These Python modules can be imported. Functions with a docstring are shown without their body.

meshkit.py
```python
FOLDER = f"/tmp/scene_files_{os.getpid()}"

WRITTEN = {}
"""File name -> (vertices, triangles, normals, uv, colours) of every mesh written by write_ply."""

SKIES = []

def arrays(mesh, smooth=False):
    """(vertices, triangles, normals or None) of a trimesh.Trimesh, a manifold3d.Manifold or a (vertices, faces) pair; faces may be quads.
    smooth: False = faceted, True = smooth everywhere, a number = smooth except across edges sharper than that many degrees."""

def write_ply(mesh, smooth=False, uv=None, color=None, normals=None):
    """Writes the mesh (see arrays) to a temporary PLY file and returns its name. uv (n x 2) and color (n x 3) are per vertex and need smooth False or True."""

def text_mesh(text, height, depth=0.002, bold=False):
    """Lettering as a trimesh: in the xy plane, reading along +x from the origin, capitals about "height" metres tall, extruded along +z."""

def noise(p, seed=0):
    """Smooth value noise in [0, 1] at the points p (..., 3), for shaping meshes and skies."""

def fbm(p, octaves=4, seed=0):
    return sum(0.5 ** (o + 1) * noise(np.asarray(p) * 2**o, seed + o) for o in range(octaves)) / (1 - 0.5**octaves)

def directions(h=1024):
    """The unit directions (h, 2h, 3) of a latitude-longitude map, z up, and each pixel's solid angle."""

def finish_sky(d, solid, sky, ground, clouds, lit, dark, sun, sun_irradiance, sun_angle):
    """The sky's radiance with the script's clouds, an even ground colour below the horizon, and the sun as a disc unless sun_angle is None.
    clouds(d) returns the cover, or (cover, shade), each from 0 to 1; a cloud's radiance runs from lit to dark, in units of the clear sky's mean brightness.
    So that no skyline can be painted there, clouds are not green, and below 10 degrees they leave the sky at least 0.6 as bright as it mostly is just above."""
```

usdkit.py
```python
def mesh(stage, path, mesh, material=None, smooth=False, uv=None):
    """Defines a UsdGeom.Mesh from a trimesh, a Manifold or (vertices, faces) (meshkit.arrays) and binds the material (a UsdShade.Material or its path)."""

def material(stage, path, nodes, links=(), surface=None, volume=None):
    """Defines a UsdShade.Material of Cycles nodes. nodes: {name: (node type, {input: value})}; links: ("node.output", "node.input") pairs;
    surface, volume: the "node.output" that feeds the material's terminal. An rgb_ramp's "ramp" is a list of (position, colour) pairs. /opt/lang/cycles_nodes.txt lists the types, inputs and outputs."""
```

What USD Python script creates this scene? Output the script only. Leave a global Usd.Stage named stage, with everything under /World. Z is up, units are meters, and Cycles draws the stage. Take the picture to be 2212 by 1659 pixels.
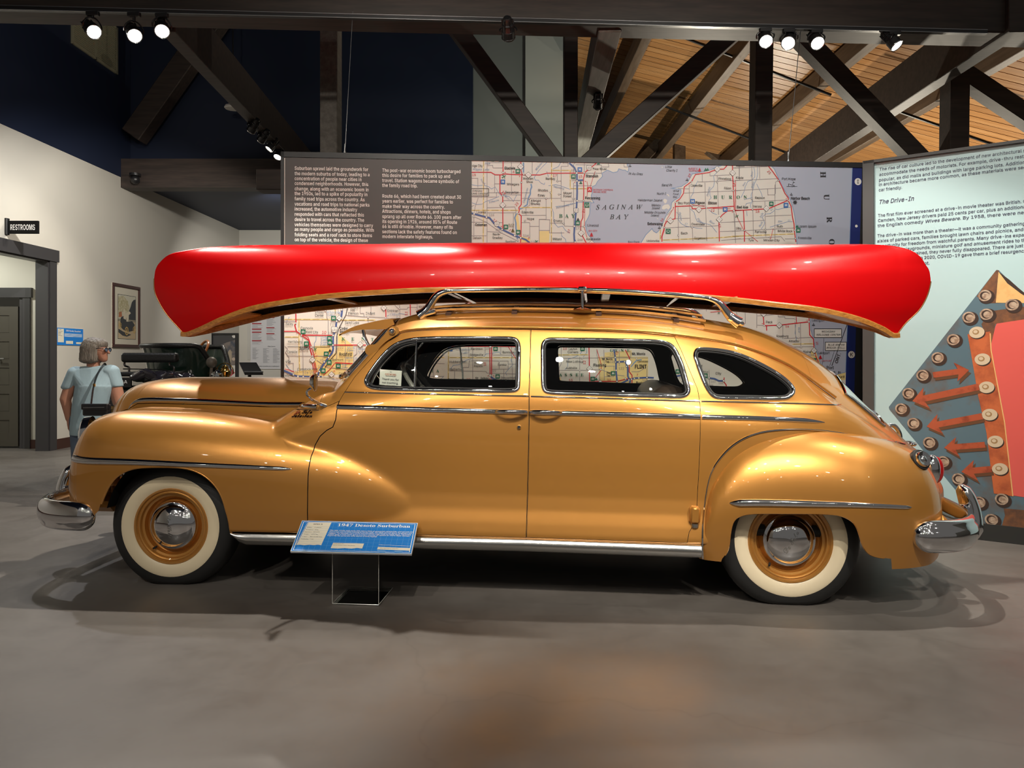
import math, glob, random
import numpy as np, trimesh, shapely, shapely.ops, shapely.affinity as aff
from shapely.geometry import Polygon, LineString, Point, box as sbox
from scipy.ndimage import gaussian_filter1d
from scipy.spatial import cKDTree, Delaunay
from pxr import Usd, UsdGeom, UsdLux, UsdShade, Gf, Sdf, Vt
import usdkit, meshkit

stage = Usd.Stage.CreateInMemory()
UsdGeom.SetStageUpAxis(stage, "Z"); UsdGeom.SetStageMetersPerUnit(stage, 1.0)
UsdGeom.Xform.Define(stage, "/World"); UsdGeom.Scope.Define(stage, "/World/Looks")

# ---------------------------------------------------------------- camera, lights, exposure
F, CX, HY, H = 1640.0, 1106.0, 775.0, 1.32          # focal length and horizon in pixels of the 2212 x 1659 frame, eye height in metres
cam = UsdGeom.Camera.Define(stage, "/World/camera")
cam.CreateHorizontalApertureAttr(36.0); cam.CreateVerticalApertureAttr(27.0)
cam.CreateFocalLengthAttr(36.0 * F / 2212)
cam.CreateVerticalApertureOffsetAttr(-36.0 * (829.5 - HY) / 2212)
cam.AddTranslateOp().Set((0, 0, H)); cam.AddRotateXOp().Set(90)
cam.CreateClippingRangeAttr((0.05, 200.0)); cam.CreateFStopAttr(0.0)
cam.CreateExposureAttr(0.0)

dome = UsdLux.DomeLight.Define(stage, "/World/ambient_dome")
dome.CreateIntensityAttr(AMB := 0.035); dome.CreateColorAttr((1.0, 0.95, 0.88))

def spot(name, p, target, watts, angle=38, soft=0.35, col=(1, 0.93, 0.82), r=0.05):
    l = UsdLux.SphereLight.Define(stage, "/World/" + name)
    l.CreateRadiusAttr(r); l.CreateIntensityAttr(watts / (4 * math.pi * r * r) / math.pi); l.CreateColorAttr(col)
    s = UsdLux.ShapingAPI.Apply(l.GetPrim()); s.CreateShapingConeAngleAttr(angle); s.CreateShapingConeSoftnessAttr(soft)
    d = Gf.Vec3d(*target) - Gf.Vec3d(*p)
    m = Gf.Matrix4d(1); m.SetLookAt(Gf.Vec3d(*p), Gf.Vec3d(*target), Gf.Vec3d(0, 1, 0.01)); m = m.GetInverse()
    UsdGeom.Xformable(l).AddTransformOp().Set(m)
    return l
KEYS = [  # unseen spots over the visitors' side, placed to light car and canoe: position, aim, power, half angle
    (-3.2, 0.3, 4.3, -1.9, 4.8, 1.1, 190, 16), (-1.6, 0.3, 4.4, -0.8, 4.5, 1.2, 300, 17), (-0.2, 0.5, 4.4, 0.1, 4.4, 1.2, 430, 18),
    (0.9, 0.4, 4.4, 0.8, 4.3, 1.2, 560, 18), (2.1, 0.5, 4.4, 1.7, 4.2, 1.0, 520, 18), (0.2, -0.2, 4.4, 0.4, 5.0, 1.8, 60, 30)]
for i, (x, y, z, tx, ty, tz, w, a) in enumerate(KEYS):
    spot("key_spot_%d" % i, (x, y, z), (tx, ty, tz), w, a, .8)
for i, (x, y) in enumerate([(a + .37 * ((k * 7) % 5 - 2) / 2, b) for b, k0 in ((-2.2, 0), (-5.0, 3)) for k, a in enumerate((-5.6, -4.0, -2.5, -1.0, .5, 2.0, 3.6, 5.2), k0)]):
    l = UsdLux.SphereLight.Define(stage, "/World/unseen_hall_bulb_%d" % i); l.CreateRadiusAttr(.045); l.CreateIntensityAttr(9 / (4 * math.pi * .045 ** 2) / math.pi); l.CreateColorAttr((1, .93, .82)); l.AddTranslateOp().Set((x, y, 4.3 + .25 * (i % 3)))  # unseen bulbs behind the camera, placed for sparkles on paint and chrome
spot("unseen_map_wash_1", (-0.8, 3.4, 4.6), (-0.6, 6.9, 2.2), 170, 48, .6); spot("unseen_map_wash_2", (1.9, 3.5, 4.6), (1.9, 6.9, 2.2), 170, 48, .6)  # out of view above, placed to light the map
spot("unseen_panel_wash", (3.6, 2.6, 4.4), (3.3, 5.6, 1.8), 150, 40, .6)  # out of view above, placed to light the drive-in panel
spot("unseen_overhead_left", (-1.0, 5.9, 4.6), (-2.5, 4.9, 0.0), 900, 36, .35); spot("unseen_overhead_right", (1.8, 5.1, 4.6), (2.5, 4.7, 0.0), 600, 36, .35)  # out of view above the car, placed to throw its floor shadows
spot("unseen_hall_lamp_1", (-3.0, -1.2, 4.8), (-2.0, 2.5, 0.0), 190, 62, .8); spot("unseen_hall_lamp_2", (2.6, -1.2, 4.8), (1.8, 2.5, 0.0), 170, 62, .8)  # unseen lamps behind the camera, placed to light the front floor
spot("unseen_floor_spot_left", (-4.4, 7.4, 4.4), (-4.8, 6.0, 0.0), 260, 52, .7, (.97, .97, 1)); spot("unseen_floor_spot_right", (3.4, 3.6, 4.4), (3.2, 4.3, 0.0), 190, 40, .6)  # unseen spots, placed to light the floor at either side of the car
spot("unseen_pool_spot_right", (0.75, 2.2, 4.4), (0.62, 2.36, 0.0), 60, 9, .25); spot("unseen_pool_spot_left", (-1.0, 2.3, 4.4), (-1.0, 2.40, 0.0), 22, 6, .5)  # out of view above, placed for the pools of light on the near floor
spot("unseen_upper_left_wash", (-3.9, 8.2, 4.9), (-6.6, 10.6, 5.6), 70, 50, .7)  # unseen lamp, placed to light the vent and the navy wall
for i, (x, y, w) in enumerate([(3.2, 12.6, 330), (6.4, 12.4, 330), (4.6, 16.5, 280), (8.8, 13.0, 280)]):
    spot("roof_uplight_%d" % i, (x, y, 2.6), (x + .2, y - .6, 6), w, 80, .3, (1, .90, .72))  # unseen, behind the map panel and aimed up to light the board ceiling
spot("unseen_wall_wash", (-4.2, 8.6, 4.3), (-6.6, 11.8, 1.2), 430, 52, .7, (1, .97, .92)); spot("unseen_back_wash", (-4.4, 13.6, 4.2), (-4.6, 17.6, 1.3), 260, 60, .6, (1, .97, .92))  # unseen lamps, placed to light the left wall and the far end
spot("unseen_vestibule_lamp", (-8.2, 9.8, 3.3), (-8.2, 9.9, 0), 160, 85, .5, (.98, 1, .90)); spot("unseen_grey_wall_lamp", (.6, 10.5, 3.4), (.5, 13.6, 5.2), 130, 60, .5, (.92, 1, .88))  # unseen lamps, placed to light the vestibule and the grey upper walls
# ---------------------------------------------------------------- helpers
NAMES = {}
def numbered(parent, name):
    k = (str(parent), name); n = NAMES.get(k, 0); NAMES[k] = n + 1
    return name if n == 0 else "%s_%03d" % (name, n)
def tag(prim, label=None, cat=None, group=None, kind=None):
    p = prim.GetPrim() if hasattr(prim, "GetPrim") else prim
    for k, v in (("label", label), ("category", cat), ("group", group), ("kind", kind)):
        if v: p.SetCustomDataByKey(k, v)
    return p
def thing(name, label, cat, loc=(0, 0, 0), rotz=0, group=None, kind=None):
    x = UsdGeom.Xform.Define(stage, "/World/" + numbered("/World", name))
    x.AddTranslateOp().Set(Gf.Vec3d(*map(float, loc))); x.AddRotateZOp().Set(float(rotz))
    return tag(x, label, cat, group, kind)
def put(name, mesh, mat, parent=None, smooth=False, label=None, cat=None, group=None, kind=None, normals=None):
    base = str(parent.GetPath()) if parent is not None else "/World"
    path = base + "/" + numbered(base, name)
    if normals is not None:
        v, f = mesh
        m = usdkit.mesh(stage, path, (v, f), MAT[mat])
        m.CreateNormalsAttr(Vt.Vec3fArray.FromNumpy(np.asarray(normals, np.float32))); m.SetNormalsInterpolation("vertex")
    else:
        m = usdkit.mesh(stage, path, mesh, MAT[mat], smooth=smooth)
    return tag(m, label, cat, group, kind)
cat_ = trimesh.util.concatenate
def copy_of(root, loc, rotz, label, group=None):
    was = root.GetCustomData()
    r = thing(root.GetName().rstrip("0123456789").rstrip("_"), label, was["category"], loc, rotz, group or was.get("group"))
    r.GetReferences().AddInternalReference(root.GetPath()); r.SetInstanceable(True)
    return r
def bx(x0, x1, y0, y1, z0, z1):
    m = trimesh.creation.box((abs(x1 - x0), abs(y1 - y0), abs(z1 - z0))); m.apply_translation(((x0 + x1) / 2, (y0 + y1) / 2, (z0 + z1) / 2)); return m
def rbox(x0, x1, y0, y1, z0, z1, r=0.01):
    """box with chamfered edges"""
    pts = []
    for X in ((x0, x1),):
        for a, b, c in np.ndindex(2, 2, 2):
            p = np.array([(x0, x1)[a], (y0, y1)[b], (z0, z1)[c]]); s = np.array([1 - 2 * a, 1 - 2 * b, 1 - 2 * c])
            for k in range(3):
                q = s * r; q[k] = 0; pts.append(p + q)
    return trimesh.convex.convex_hull(np.array(pts))
def beam(p, q, w, h, up=(0, 0, 1)):
    """square timber from p to q; w across, h along up"""
    p, q = np.array(p, float), np.array(q, float); d = q - p; L = np.linalg.norm(d); d /= L
    u = np.array(up, float); u -= d * (u @ d); u /= np.linalg.norm(u); s = np.cross(d, u)
    m = rbox(0, L, -w / 2, w / 2, -h / 2, h / 2, min(w, h) * 0.04)
    M = np.eye(4); M[:3, 0], M[:3, 1], M[:3, 2], M[:3, 3] = d, s, u, p
    if np.linalg.det(M[:3, :3]) < 0: M[:3, 1] *= -1
    m.apply_transform(M); return m
def sweep(path, prof, closed=False, nrm=None, scale=None, cap=True):
    """sweeps a closed 2D profile (side, normal) along a 3D path; nrm = the normal direction at each point"""
    P = np.asarray(path, float); n = len(P); prof = np.asarray(prof, float); k = len(prof)
    T = np.roll(P, -1, 0) - np.roll(P, 1, 0) if closed else np.gradient(P, axis=0)
    T /= np.maximum(np.linalg.norm(T, axis=1, keepdims=True), 1e-9)
    if nrm is None:
        nrm = np.zeros_like(P); u = np.array([0, 0, 1.0]) if abs(T[0, 2]) < 0.9 else np.array([1.0, 0, 0])
        for i in range(n):
            u = u - T[i] * (u @ T[i]); u /= max(np.linalg.norm(u), 1e-9); nrm[i] = u
    N = np.array(nrm, float); N -= T * (N * T).sum(1, keepdims=True); N /= np.maximum(np.linalg.norm(N, axis=1, keepdims=True), 1e-9)
    B = np.cross(T, N); sc = np.ones(n) if scale is None else np.asarray(scale)
    V = (P[:, None] + (B[:, None] * prof[None, :, :1] + N[:, None] * prof[None, :, 1:]) * sc[:, None, None]).reshape(-1, 3)
    f = []; m = n if closed else n - 1
    i = np.arange(m)[:, None]; j = np.arange(k)[None]
    a = i * k + j; b = i * k + (j + 1) % k; c = ((i + 1) % n) * k + (j + 1) % k; d = ((i + 1) % n) * k + j
    f = np.concatenate([np.stack([a, b, c], -1).reshape(-1, 3), np.stack([a, c, d], -1).reshape(-1, 3)])
    if cap and not closed:
        f = np.concatenate([f, [(0, q + 1, q) for q in range(1, k - 1)], [((n - 1) * k, (n - 1) * k + q, (n - 1) * k + q + 1) for q in range(1, k - 1)]])
    m = trimesh.Trimesh(V, f, process=False)
    return m
def circ(r, k=10, ry=None):
    a = np.arange(k) * 2 * math.pi / k; return np.c_[np.cos(a) * r, np.sin(a) * (ry or r)]
def tube(path, r, k=10, closed=False, scale=None): return sweep(path, circ(r, k), closed, scale=scale)
def spline(pts, n=40, closed=False):
    from scipy.interpolate import CubicSpline
    P = np.asarray(pts, float)
    if closed: P = np.vstack([P, P[:1]])
    t = np.r_[0, np.cumsum(np.maximum(np.linalg.norm(np.diff(P, axis=0), axis=1), 1e-6) ** 0.5)]
    c = CubicSpline(t, P, bc_type="periodic" if closed else "natural")
    return c(np.linspace(0, t[-1], n, endpoint=not closed))
def lathe(prof, k=48, axis="z"):
    """prof: (radius, height) from one end to the other"""
    prof = np.asarray(prof, float); a = np.arange(k) * 2 * math.pi / k
    V = np.stack([prof[:, None, 0] * np.cos(a), prof[:, None, 0] * np.sin(a), np.repeat(prof[:, 1:2], k, 1)], -1).reshape(-1, 3)
    i = np.arange(len(prof) - 1)[:, None]; j = np.arange(k)[None]
    A = i * k + j; B = i * k + (j + 1) % k; C = (i + 1) * k + (j + 1) % k; D = (i + 1) * k + j
    f = np.concatenate([np.stack([A, B, C], -1).reshape(-1, 3), np.stack([A, C, D], -1).reshape(-1, 3)])
    if axis == "y": V = V[:, [0, 2, 1]]; f = f[:, ::-1]
    if axis == "x": V = V[:, [2, 0, 1]]
    return trimesh.Trimesh(V, f, process=False)
def place(m, M=None, t=None, rz=0, rx=0, ry=0):
    m = m.copy(); T = np.eye(4)
    for ang, ax in ((rx, (1, 0, 0)), (ry, (0, 1, 0)), (rz, (0, 0, 1))):
        if ang: T = trimesh.transformations.rotation_matrix(math.radians(ang), ax) @ T
    if t is not None: T[:3, 3] = t
    if M is not None: T = M @ T
    m.apply_transform(T); return m
def extrude(poly, depth, **k):
    g = [p for p in getattr(poly, "geoms", [poly]) if p.area > 1e-10]
    return cat_([trimesh.creation.extrude_polygon(p, depth, engine="earcut") for p in g])
def flat(poly):
    """2D polygon(s) -> (verts xy, faces)"""
    V, Fc, n = [], [], 0
    for p in getattr(poly, "geoms", [poly]):
        if p.geom_type != "Polygon" or p.area < 1e-10: continue
        v, f = trimesh.creation.triangulate_polygon(p, engine="earcut"); V.append(v); Fc.append(f + n); n += len(v)
    return (np.vstack(V), np.vstack(Fc)) if V else (np.zeros((0, 2)), np.zeros((0, 3), int))
def pxray(x, y): return np.array([(x - CX) / F, 1.0, (HY - y) / F])
EYE = np.array([0, 0, H])
def px_plane(x, y, p0, n):
    d = pxray(x, y); n = np.asarray(n, float); return EYE + d * (((np.asarray(p0) - EYE) @ n) / (d @ n))
def px_depth(x, y, Y): return EYE + pxray(x, y) * Y
def px_floor(x, y, z=0): return EYE + pxray(x, y) * ((H - z) * F / (y - HY))

# ---------------------------------------------------------------- lettering (flat outlines from the fonts that come with the renderer)
from PIL import Image, ImageDraw, ImageFont
FONT_DIR = glob.glob("/opt/blender-*/*/datafiles/fonts/")[0]
_fonts, _glyphs = {}, {}
def font(kind):
    if kind not in _fonts:
        f = ImageFont.truetype(FONT_DIR + ("NotoSansMath-Regular.woff2" if kind in ("serif", "serifi", "serifb", "scriptb") else "Inter.woff2"), 64)
        if kind in ("bold", "heavy", "medium"):
            f.set_variation_by_axes([{"medium": 14, "bold": 14, "heavy": 14}[kind], {"medium": 500, "bold": 700, "heavy": 860}[kind]])
        _fonts[kind] = f
    return _fonts[kind]
def _math(ch, up, lo, dg=None):
    if "A" <= ch <= "Z": return chr(up + ord(ch) - 65)
    if "a" <= ch <= "z":
        if lo == 0x1D44E and ch == "h": return "\u210e"
        return chr(lo + ord(ch) - 97)
    if "0" <= ch <= "9" and dg: return chr(dg + ord(ch) - 48)
    return ch
def glyph(ch, kind):
    k = (ch, kind)
    if k not in _glyphs:
        c = {"serifb": lambda: _math(ch, 0x1D400, 0x1D41A, 0x1D7CE), "serif": lambda: _math(ch, 0x1D400, 0x1D41A, 0x1D7CE), "serifi": lambda: _math(ch, 0x1D434, 0x1D44E), "scriptb": lambda: _math(ch, 0x1D4D0, 0x1D4EA)}.get(kind, lambda: ch)()
        f = font(kind); adv = f.getlength(c); x0, y0, x1, y1 = f.getbbox(c, anchor="ls")
        shp = Polygon()
        if x1 > x0 and y1 > y0 and ch != " ":
            im = Image.new("L", (int(x1 - x0) + 8, int(y1 - y0) + 8)); ImageDraw.Draw(im).text((4 - x0, 4 - y0), c, 255, f, anchor="ls")
            on = np.pad(np.asarray(im) > 127, ((0, 0), (1, 1))).astype(np.int8)
            r, s = np.nonzero(np.diff(on, axis=1) == 1); e = np.nonzero(np.diff(on, axis=1) == -1)[1]
            if len(r):
                shp = shapely.union_all(shapely.box(s, -r - 1, e, -r)).buffer(0.6).buffer(-0.6).simplify(0.75)
                shp = aff.affine_transform(shp, [1, 0, 0, 1, -4 + x0, 4 - y0])
        _glyphs[k] = (adv, flat(shp))
    return _glyphs[k]
def text2d(s, h, kind="regular", width=None, track=0.0, slant=0.0, anchor="l"):
    """(verts, faces) of a line of lettering with capitals h tall, from the origin along +x; width squeezes it to that length"""
    capk = 46.5
    V, Fc, n, pen = [], [], 0, 0.0
    for ch in s:
        adv, (v, f) = glyph(ch, kind)
        if len(v): V.append(v + [pen, 0]); Fc.append(f + n); n += len(v)
        pen += adv + track * 64
    if not V: return np.zeros((0, 2)), np.zeros((0, 3), int)
    v = np.vstack(V) * (h / capk); f = np.vstack(Fc); L = pen * h / capk
    if width: v[:, 0] *= width / L; L = width
    if slant: v[:, 0] += v[:, 1] * slant
    if anchor == "c": v[:, 0] -= L / 2
    if anchor == "r": v[:, 0] -= L
    return v, f
class Flat:
    """collects flat print on a board; each colour becomes one thin mesh"""
    def __init__(s, to3d): s.to3d, s.items = to3d, {}
    def add(s, vf, key, lift): 
        v, f = vf
        if len(v): s.items.setdefault((key, lift), []).append((np.asarray(v, float), np.asarray(f)))
    def poly(s, p, key, lift): s.add(flat(p), key, lift)
    def line(s, pts, w, key, lift): s.poly(LineString(pts).buffer(w / 2, cap_style="flat", join_style="mitre", quad_segs=3), key, lift)
    def text(s, t, x, y, h, key, lift, rot=0, **k):
        v, f = text2d(t, h, **k)
        if len(v):
            c, q = math.cos(math.radians(rot)), math.sin(math.radians(rot)); v = v @ np.array([[c, q], [-q, c]]) + [x, y]
            s.add((v, f), key, lift)
    def build(s, parent, names, singles=()):
        by = {}
        for (key, lift), L in s.items.items():
            for v, f in L:
                by.setdefault(key, []).append((s.to3d(v, lift), f))
        for key, L in by.items():
            if key in singles:
                for v, f in L: put(names.get(key, "print"), trimesh.Trimesh(v, f, process=False), key, parent)
                continue
            n = np.cumsum([0] + [len(v) for v, _ in L])
            V = np.vstack([v for v, _ in L]); Fc = np.vstack([f + a for (_, f), a in zip(L, n)])
            put(names.get(key, "print"), trimesh.Trimesh(V, Fc, process=False), key, parent, kind="stuff" if len(L) > 1 else None)

# ---------------------------------------------------------------- materials
MAT = {}
def mat(name, col, rough=0.5, metal=0.0, coat=0.0, spec=0.5, emit=0, bump=None, noise=None, trans=0, ior=1.5, sheen=0):
    """principled; noise = (scale, second colour, stretch xyz, low, high); bump = (scale, strength, distance)"""
    p = {"base_color": col, "roughness": rough, "metallic": metal, "coat_weight": coat, "coat_roughness": 0.02, "specular_ior_level": spec, "transmission_weight": trans, "ior": ior, "sheen_weight": sheen}
    if emit: p["emission_color"] = col; p["emission_strength"] = emit
    nodes = {"p": ("principled_bsdf", p)}; links = []
    if noise or bump: nodes["g"] = ("texture_coordinate", {})
    if noise:
        sc, c2, st, lo, hi = noise
        nodes.update(m=("mapping", {"scale": st}), n=("noise_texture", {"scale": sc, "detail": 5, "roughness": 0.6}), r=("rgb_ramp", {"ramp": [(lo, col), (hi, c2)]}))
        links += [("g.object", "m.vector"), ("m.vector", "n.vector"), ("n.fac", "r.fac"), ("r.color", "p.base_color")]
    if bump:
        nodes.update(b=("noise_texture", {"scale": bump[0], "detail": 4}), bb=("bump", {"strength": bump[1], "distance": bump[2]}))
        links += [("g.object", "b.vector"), ("b.fac", "bb.height"), ("bb.normal", "p.normal")]
    MAT[name] = usdkit.material(stage, "/World/Looks/" + name, nodes, links, surface="p.BSDF"); return MAT[name]
def pane(name, tint=(1, 1, 1), ior=1.5, rough=0.0, base=0.0):
    MAT[name] = usdkit.material(stage, "/World/Looks/" + name, {"t": ("transparent_bsdf", {"color": tint}), "g": ("glossy_bsdf", {"color": (1, 1, 1), "roughness": rough}),
        "f": ("fresnel", {"IOR": ior}), "m": ("mix_closure", {})}, [("f.fac", "m.fac"), ("t.BSDF", "m.closure1"), ("g.BSDF", "m.closure2")], surface="m.closure")
# ---------------------------------------------------------------- the hall
def principled_floor():
    N = {"g": ("texture_coordinate", {}), "p": ("principled_bsdf", {"coat_weight": .05, "coat_roughness": .2, "specular_ior_level": .40}),
         "n1": ("noise_texture", {"scale": .55, "detail": 6, "roughness": .62}), "n2": ("noise_texture", {"scale": 3.2, "detail": 8, "roughness": .68}), "n3": ("noise_texture", {"scale": 26, "detail": 4}),
         "r1": ("rgb_ramp", {"ramp": [(.30, (.098, .086, .076)), (.50, (.122, .109, .098)), (.70, (.150, .138, .126))]}),
         "r2": ("rgb_ramp", {"ramp": [(.35, (.88, .87, .86)), (.62, (1.07, 1.07, 1.07))]}), "mx": ("mix", {"mix_type": "multiply", "fac": .75}),
         "rr": ("rgb_ramp", {"ramp": [(.3, (.40, .40, .40)), (.7, (.56, .56, .56))]}), "bm": ("bump", {"strength": .10, "distance": .004}),
         "v": ("voronoi_texture", {"scale": .42, "feature": "distance_to_edge"}), "mp": ("mapping", {"scale": (1, .8, 1)}), "nd": ("noise_texture", {"scale": 1.3, "detail": 4}), "ad": ("vector_math", {"math_type": "multiply_add", "vector2": (.9, .9, 0)}),
         "cr": ("rgb_ramp", {"ramp": [(0.0, (.55, .55, .55)), (.006, (1, 1, 1))]}), "mc": ("mix", {"mix_type": "multiply", "fac": .22})}
    L = [("g.object", "n1.vector"), ("g.object", "n2.vector"), ("g.object", "n3.vector"), ("n1.fac", "r1.fac"), ("n2.fac", "r2.fac"), ("r1.color", "mx.color1"), ("r2.color", "mx.color2"),
         ("g.object", "nd.vector"), ("nd.color", "ad.vector1"), ("g.object", "ad.vector3"), ("ad.vector", "v.vector"), ("v.distance", "cr.fac"), ("mx.color", "mc.color1"), ("cr.color", "mc.color2"),
         ("mc.color", "p.base_color"), ("n2.fac", "rr.fac"), ("rr.color", "p.roughness"), ("n3.fac", "bm.height"), ("bm.normal", "p.normal")]
    MAT["concrete"] = usdkit.material(stage, "/World/Looks/concrete", N, L, surface="p.BSDF")
principled_floor()
mat("cream_wall", (.60, .57, .50), rough=.7, bump=(90, .06, .003))
mat("grey_wall", (.36, .36, .33), rough=.7); mat("grey_wall_light", (.48, .49, .45), rough=.7)
mat("navy_paint", (.009, .016, .042), rough=.6)
mat("dark_trim", (.045, .043, .045), rough=.35)
mat("base_brown", (.055, .022, .016), rough=.35)
mat("dark_timber", (.030, .022, .018), rough=.55, noise=(3, (.058, .040, .032), (.6, 6, 6), .35, .7))
mat("grey_timber", (.10, .085, .07), rough=.5, noise=(3, (.17, .15, .13), (6, .6, 6), .35, .7))
mat("mid_timber", (.075, .05, .032), rough=.5, noise=(3, (.13, .09, .06), (6, .6, 6), .35, .7))
mat("plank_a", (.34, .18, .075), rough=.35, noise=(2.5, (.26, .115, .035), (.5, 9, .5), .35, .65))
mat("plank_b", (.40, .22, .095), rough=.35, noise=(2.5, (.30, .14, .045), (.5, 9, .5), .35, .65))
mat("plank_c", (.29, .15, .06), rough=.35, noise=(2.5, (.38, .18, .06), (.5, 9, .5), .35, .65))
mat("black_metal", (.012, .012, .013), rough=.35, spec=.6)
mat("bare_metal", (.45, .45, .46), rough=.3, metal=1.0)
mat("brick_a", (.20, .055, .035), rough=.8); mat("brick_b", (.15, .04, .028), rough=.8); mat("mortar", (.42, .40, .36), rough=.9)
mat("door_olive", (.062, .055, .042), rough=.45)
mat("grille_paint", (.34, .32, .22), rough=.5)
S = lambda *a, **k: put(*a, kind="structure", **k)
S("floor", bx(-14, 14, -7, 24, -.12, 0), "concrete")
# left wall: cream below, navy above, with a cased opening near the left edge of the view
WL0 = px_floor(116, 972); WLD = np.array([34 / 1640, 1, 0]); 
def wl_x(Y): return WL0[0] + (Y - WL0[1]) * WLD[0]
ROTL = -math.degrees(math.atan2(WLD[0], 1))
def wl(px_, y, off=0.0):
    """pixel -> point on the left wall"""
    return px_plane(px_, y, WL0 + np.array([off, 0, 0]), (1, -WLD[0], 0))
ZB = 4.38; y_open0, y_open1, z_open = 8.8, float(wl(104, 800)[1]), 2.72
Y0, Y1 = -3.0, 17.95
def wbox(ya, yb, za, zb, xa, xb):
    """box along the left wall; xa..xb measured from the wall face (positive = into the hall)"""
    m = trimesh.creation.box((abs(xb - xa), yb - ya, zb - za)); m.apply_translation(((xa + xb) / 2, (ya + yb) / 2, (za + zb) / 2))
    v = m.vertices.copy(); v[:, 0] += wl_x(v[:, 1]); m.vertices = v; return m
S("wall_left", cat_([wbox(Y0, y_open0, 0, ZB, -.16, 0), wbox(y_open1, Y1 + .2, 0, ZB, -.16, 0), wbox(y_open0, y_open1, z_open, ZB, -.16, 0)]), "cream_wall")
S("wall_left_upper", wbox(Y0, 13.1, ZB, 9.0, -.16, .004), "navy_paint")
S("baseboard_left", cat_([wbox(y_open1 + .15, Y1, 0, .15, 0, .018), wbox(Y0, y_open0 - .2, 0, .15, 0, .018)]), "base_brown")
t1 = thing("trim", None, None, kind="structure")
put("casing", wbox(y_open1, y_open1 + .155, 0, z_open, -.0, .03), "dark_trim", t1); put("casing", wbox(y_open0 - .155, y_open0, 0, z_open, 0, .03), "dark_trim", t1)
put("header", wbox(y_open0 - .2, y_open1 + .19, z_open, z_open + .17, 0, .045), "dark_trim", t1)
put("jamb", wbox(y_open1 - .02, y_open1, 0, z_open, -.17, .01), "dark_trim", t1); put("jamb", wbox(y_open0, y_open0 + .02, 0, z_open, -.17, .01), "dark_trim", t1); put("jamb", wbox(y_open0, y_open1, z_open - .02, z_open, -.17, .01), "dark_trim", t1)
# vestibule behind the opening, with an inner door
yi = 11.17; xr = wl_x(yi) - .16
def at_y(x, y, Y=yi): return px_depth(x, y, Y)
S("wall_vestibule", cat_([bx(at_y(43, 0)[0] + .02, xr, yi, yi + .12, 0, 3.4), bx(-10.5, at_y(43, 0)[0] + .02, yi, yi + .12, at_y(0, 640)[2], 3.4), bx(-10.6, -10.5, 8, yi + .1, 0, 3.4), bx(-10.5, wl_x(9) - .16, 8.2, 8.3, 0, 3.4)]), "cream_wall")
S("ceiling_vestibule", bx(-10.6, xr + .02, 8.2, yi + .1, 3.4, 3.5), "cream_wall")
S("baseboard_vestibule", bx(at_y(67, 0)[0], xr, yi - .015, yi, 0, .13), "base_brown")
t2 = thing("trim", None, None, kind="structure")
put("casing", bx(at_y(51.5, 0)[0], at_y(67, 0)[0], yi - .03, yi, 0, at_y(0, 643)[2]), "dark_trim", t2)
put("header", bx(-9.3, at_y(71, 0)[0], yi - .045, yi, at_y(0, 643)[2], at_y(0, 622)[2]), "dark_trim", t2)
put("jamb", bx(at_y(43, 0)[0], at_y(51.5, 0)[0], yi - .01, yi + .16, 0, at_y(0, 643)[2]), "dark_trim", t2)
d1 = thing("door", None, None, kind="structure"); xd = at_y(37, 0)[0]; zt = at_y(0, 662)[2]
put("door_stile", bx(xd - .13, xd, yi + .02, yi + .065, .03, zt), "door_olive", d1); put("door_stile", bx(xd - .95, xd - .82, yi + .02, yi + .065, .03, zt), "door_olive", d1)
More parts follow.
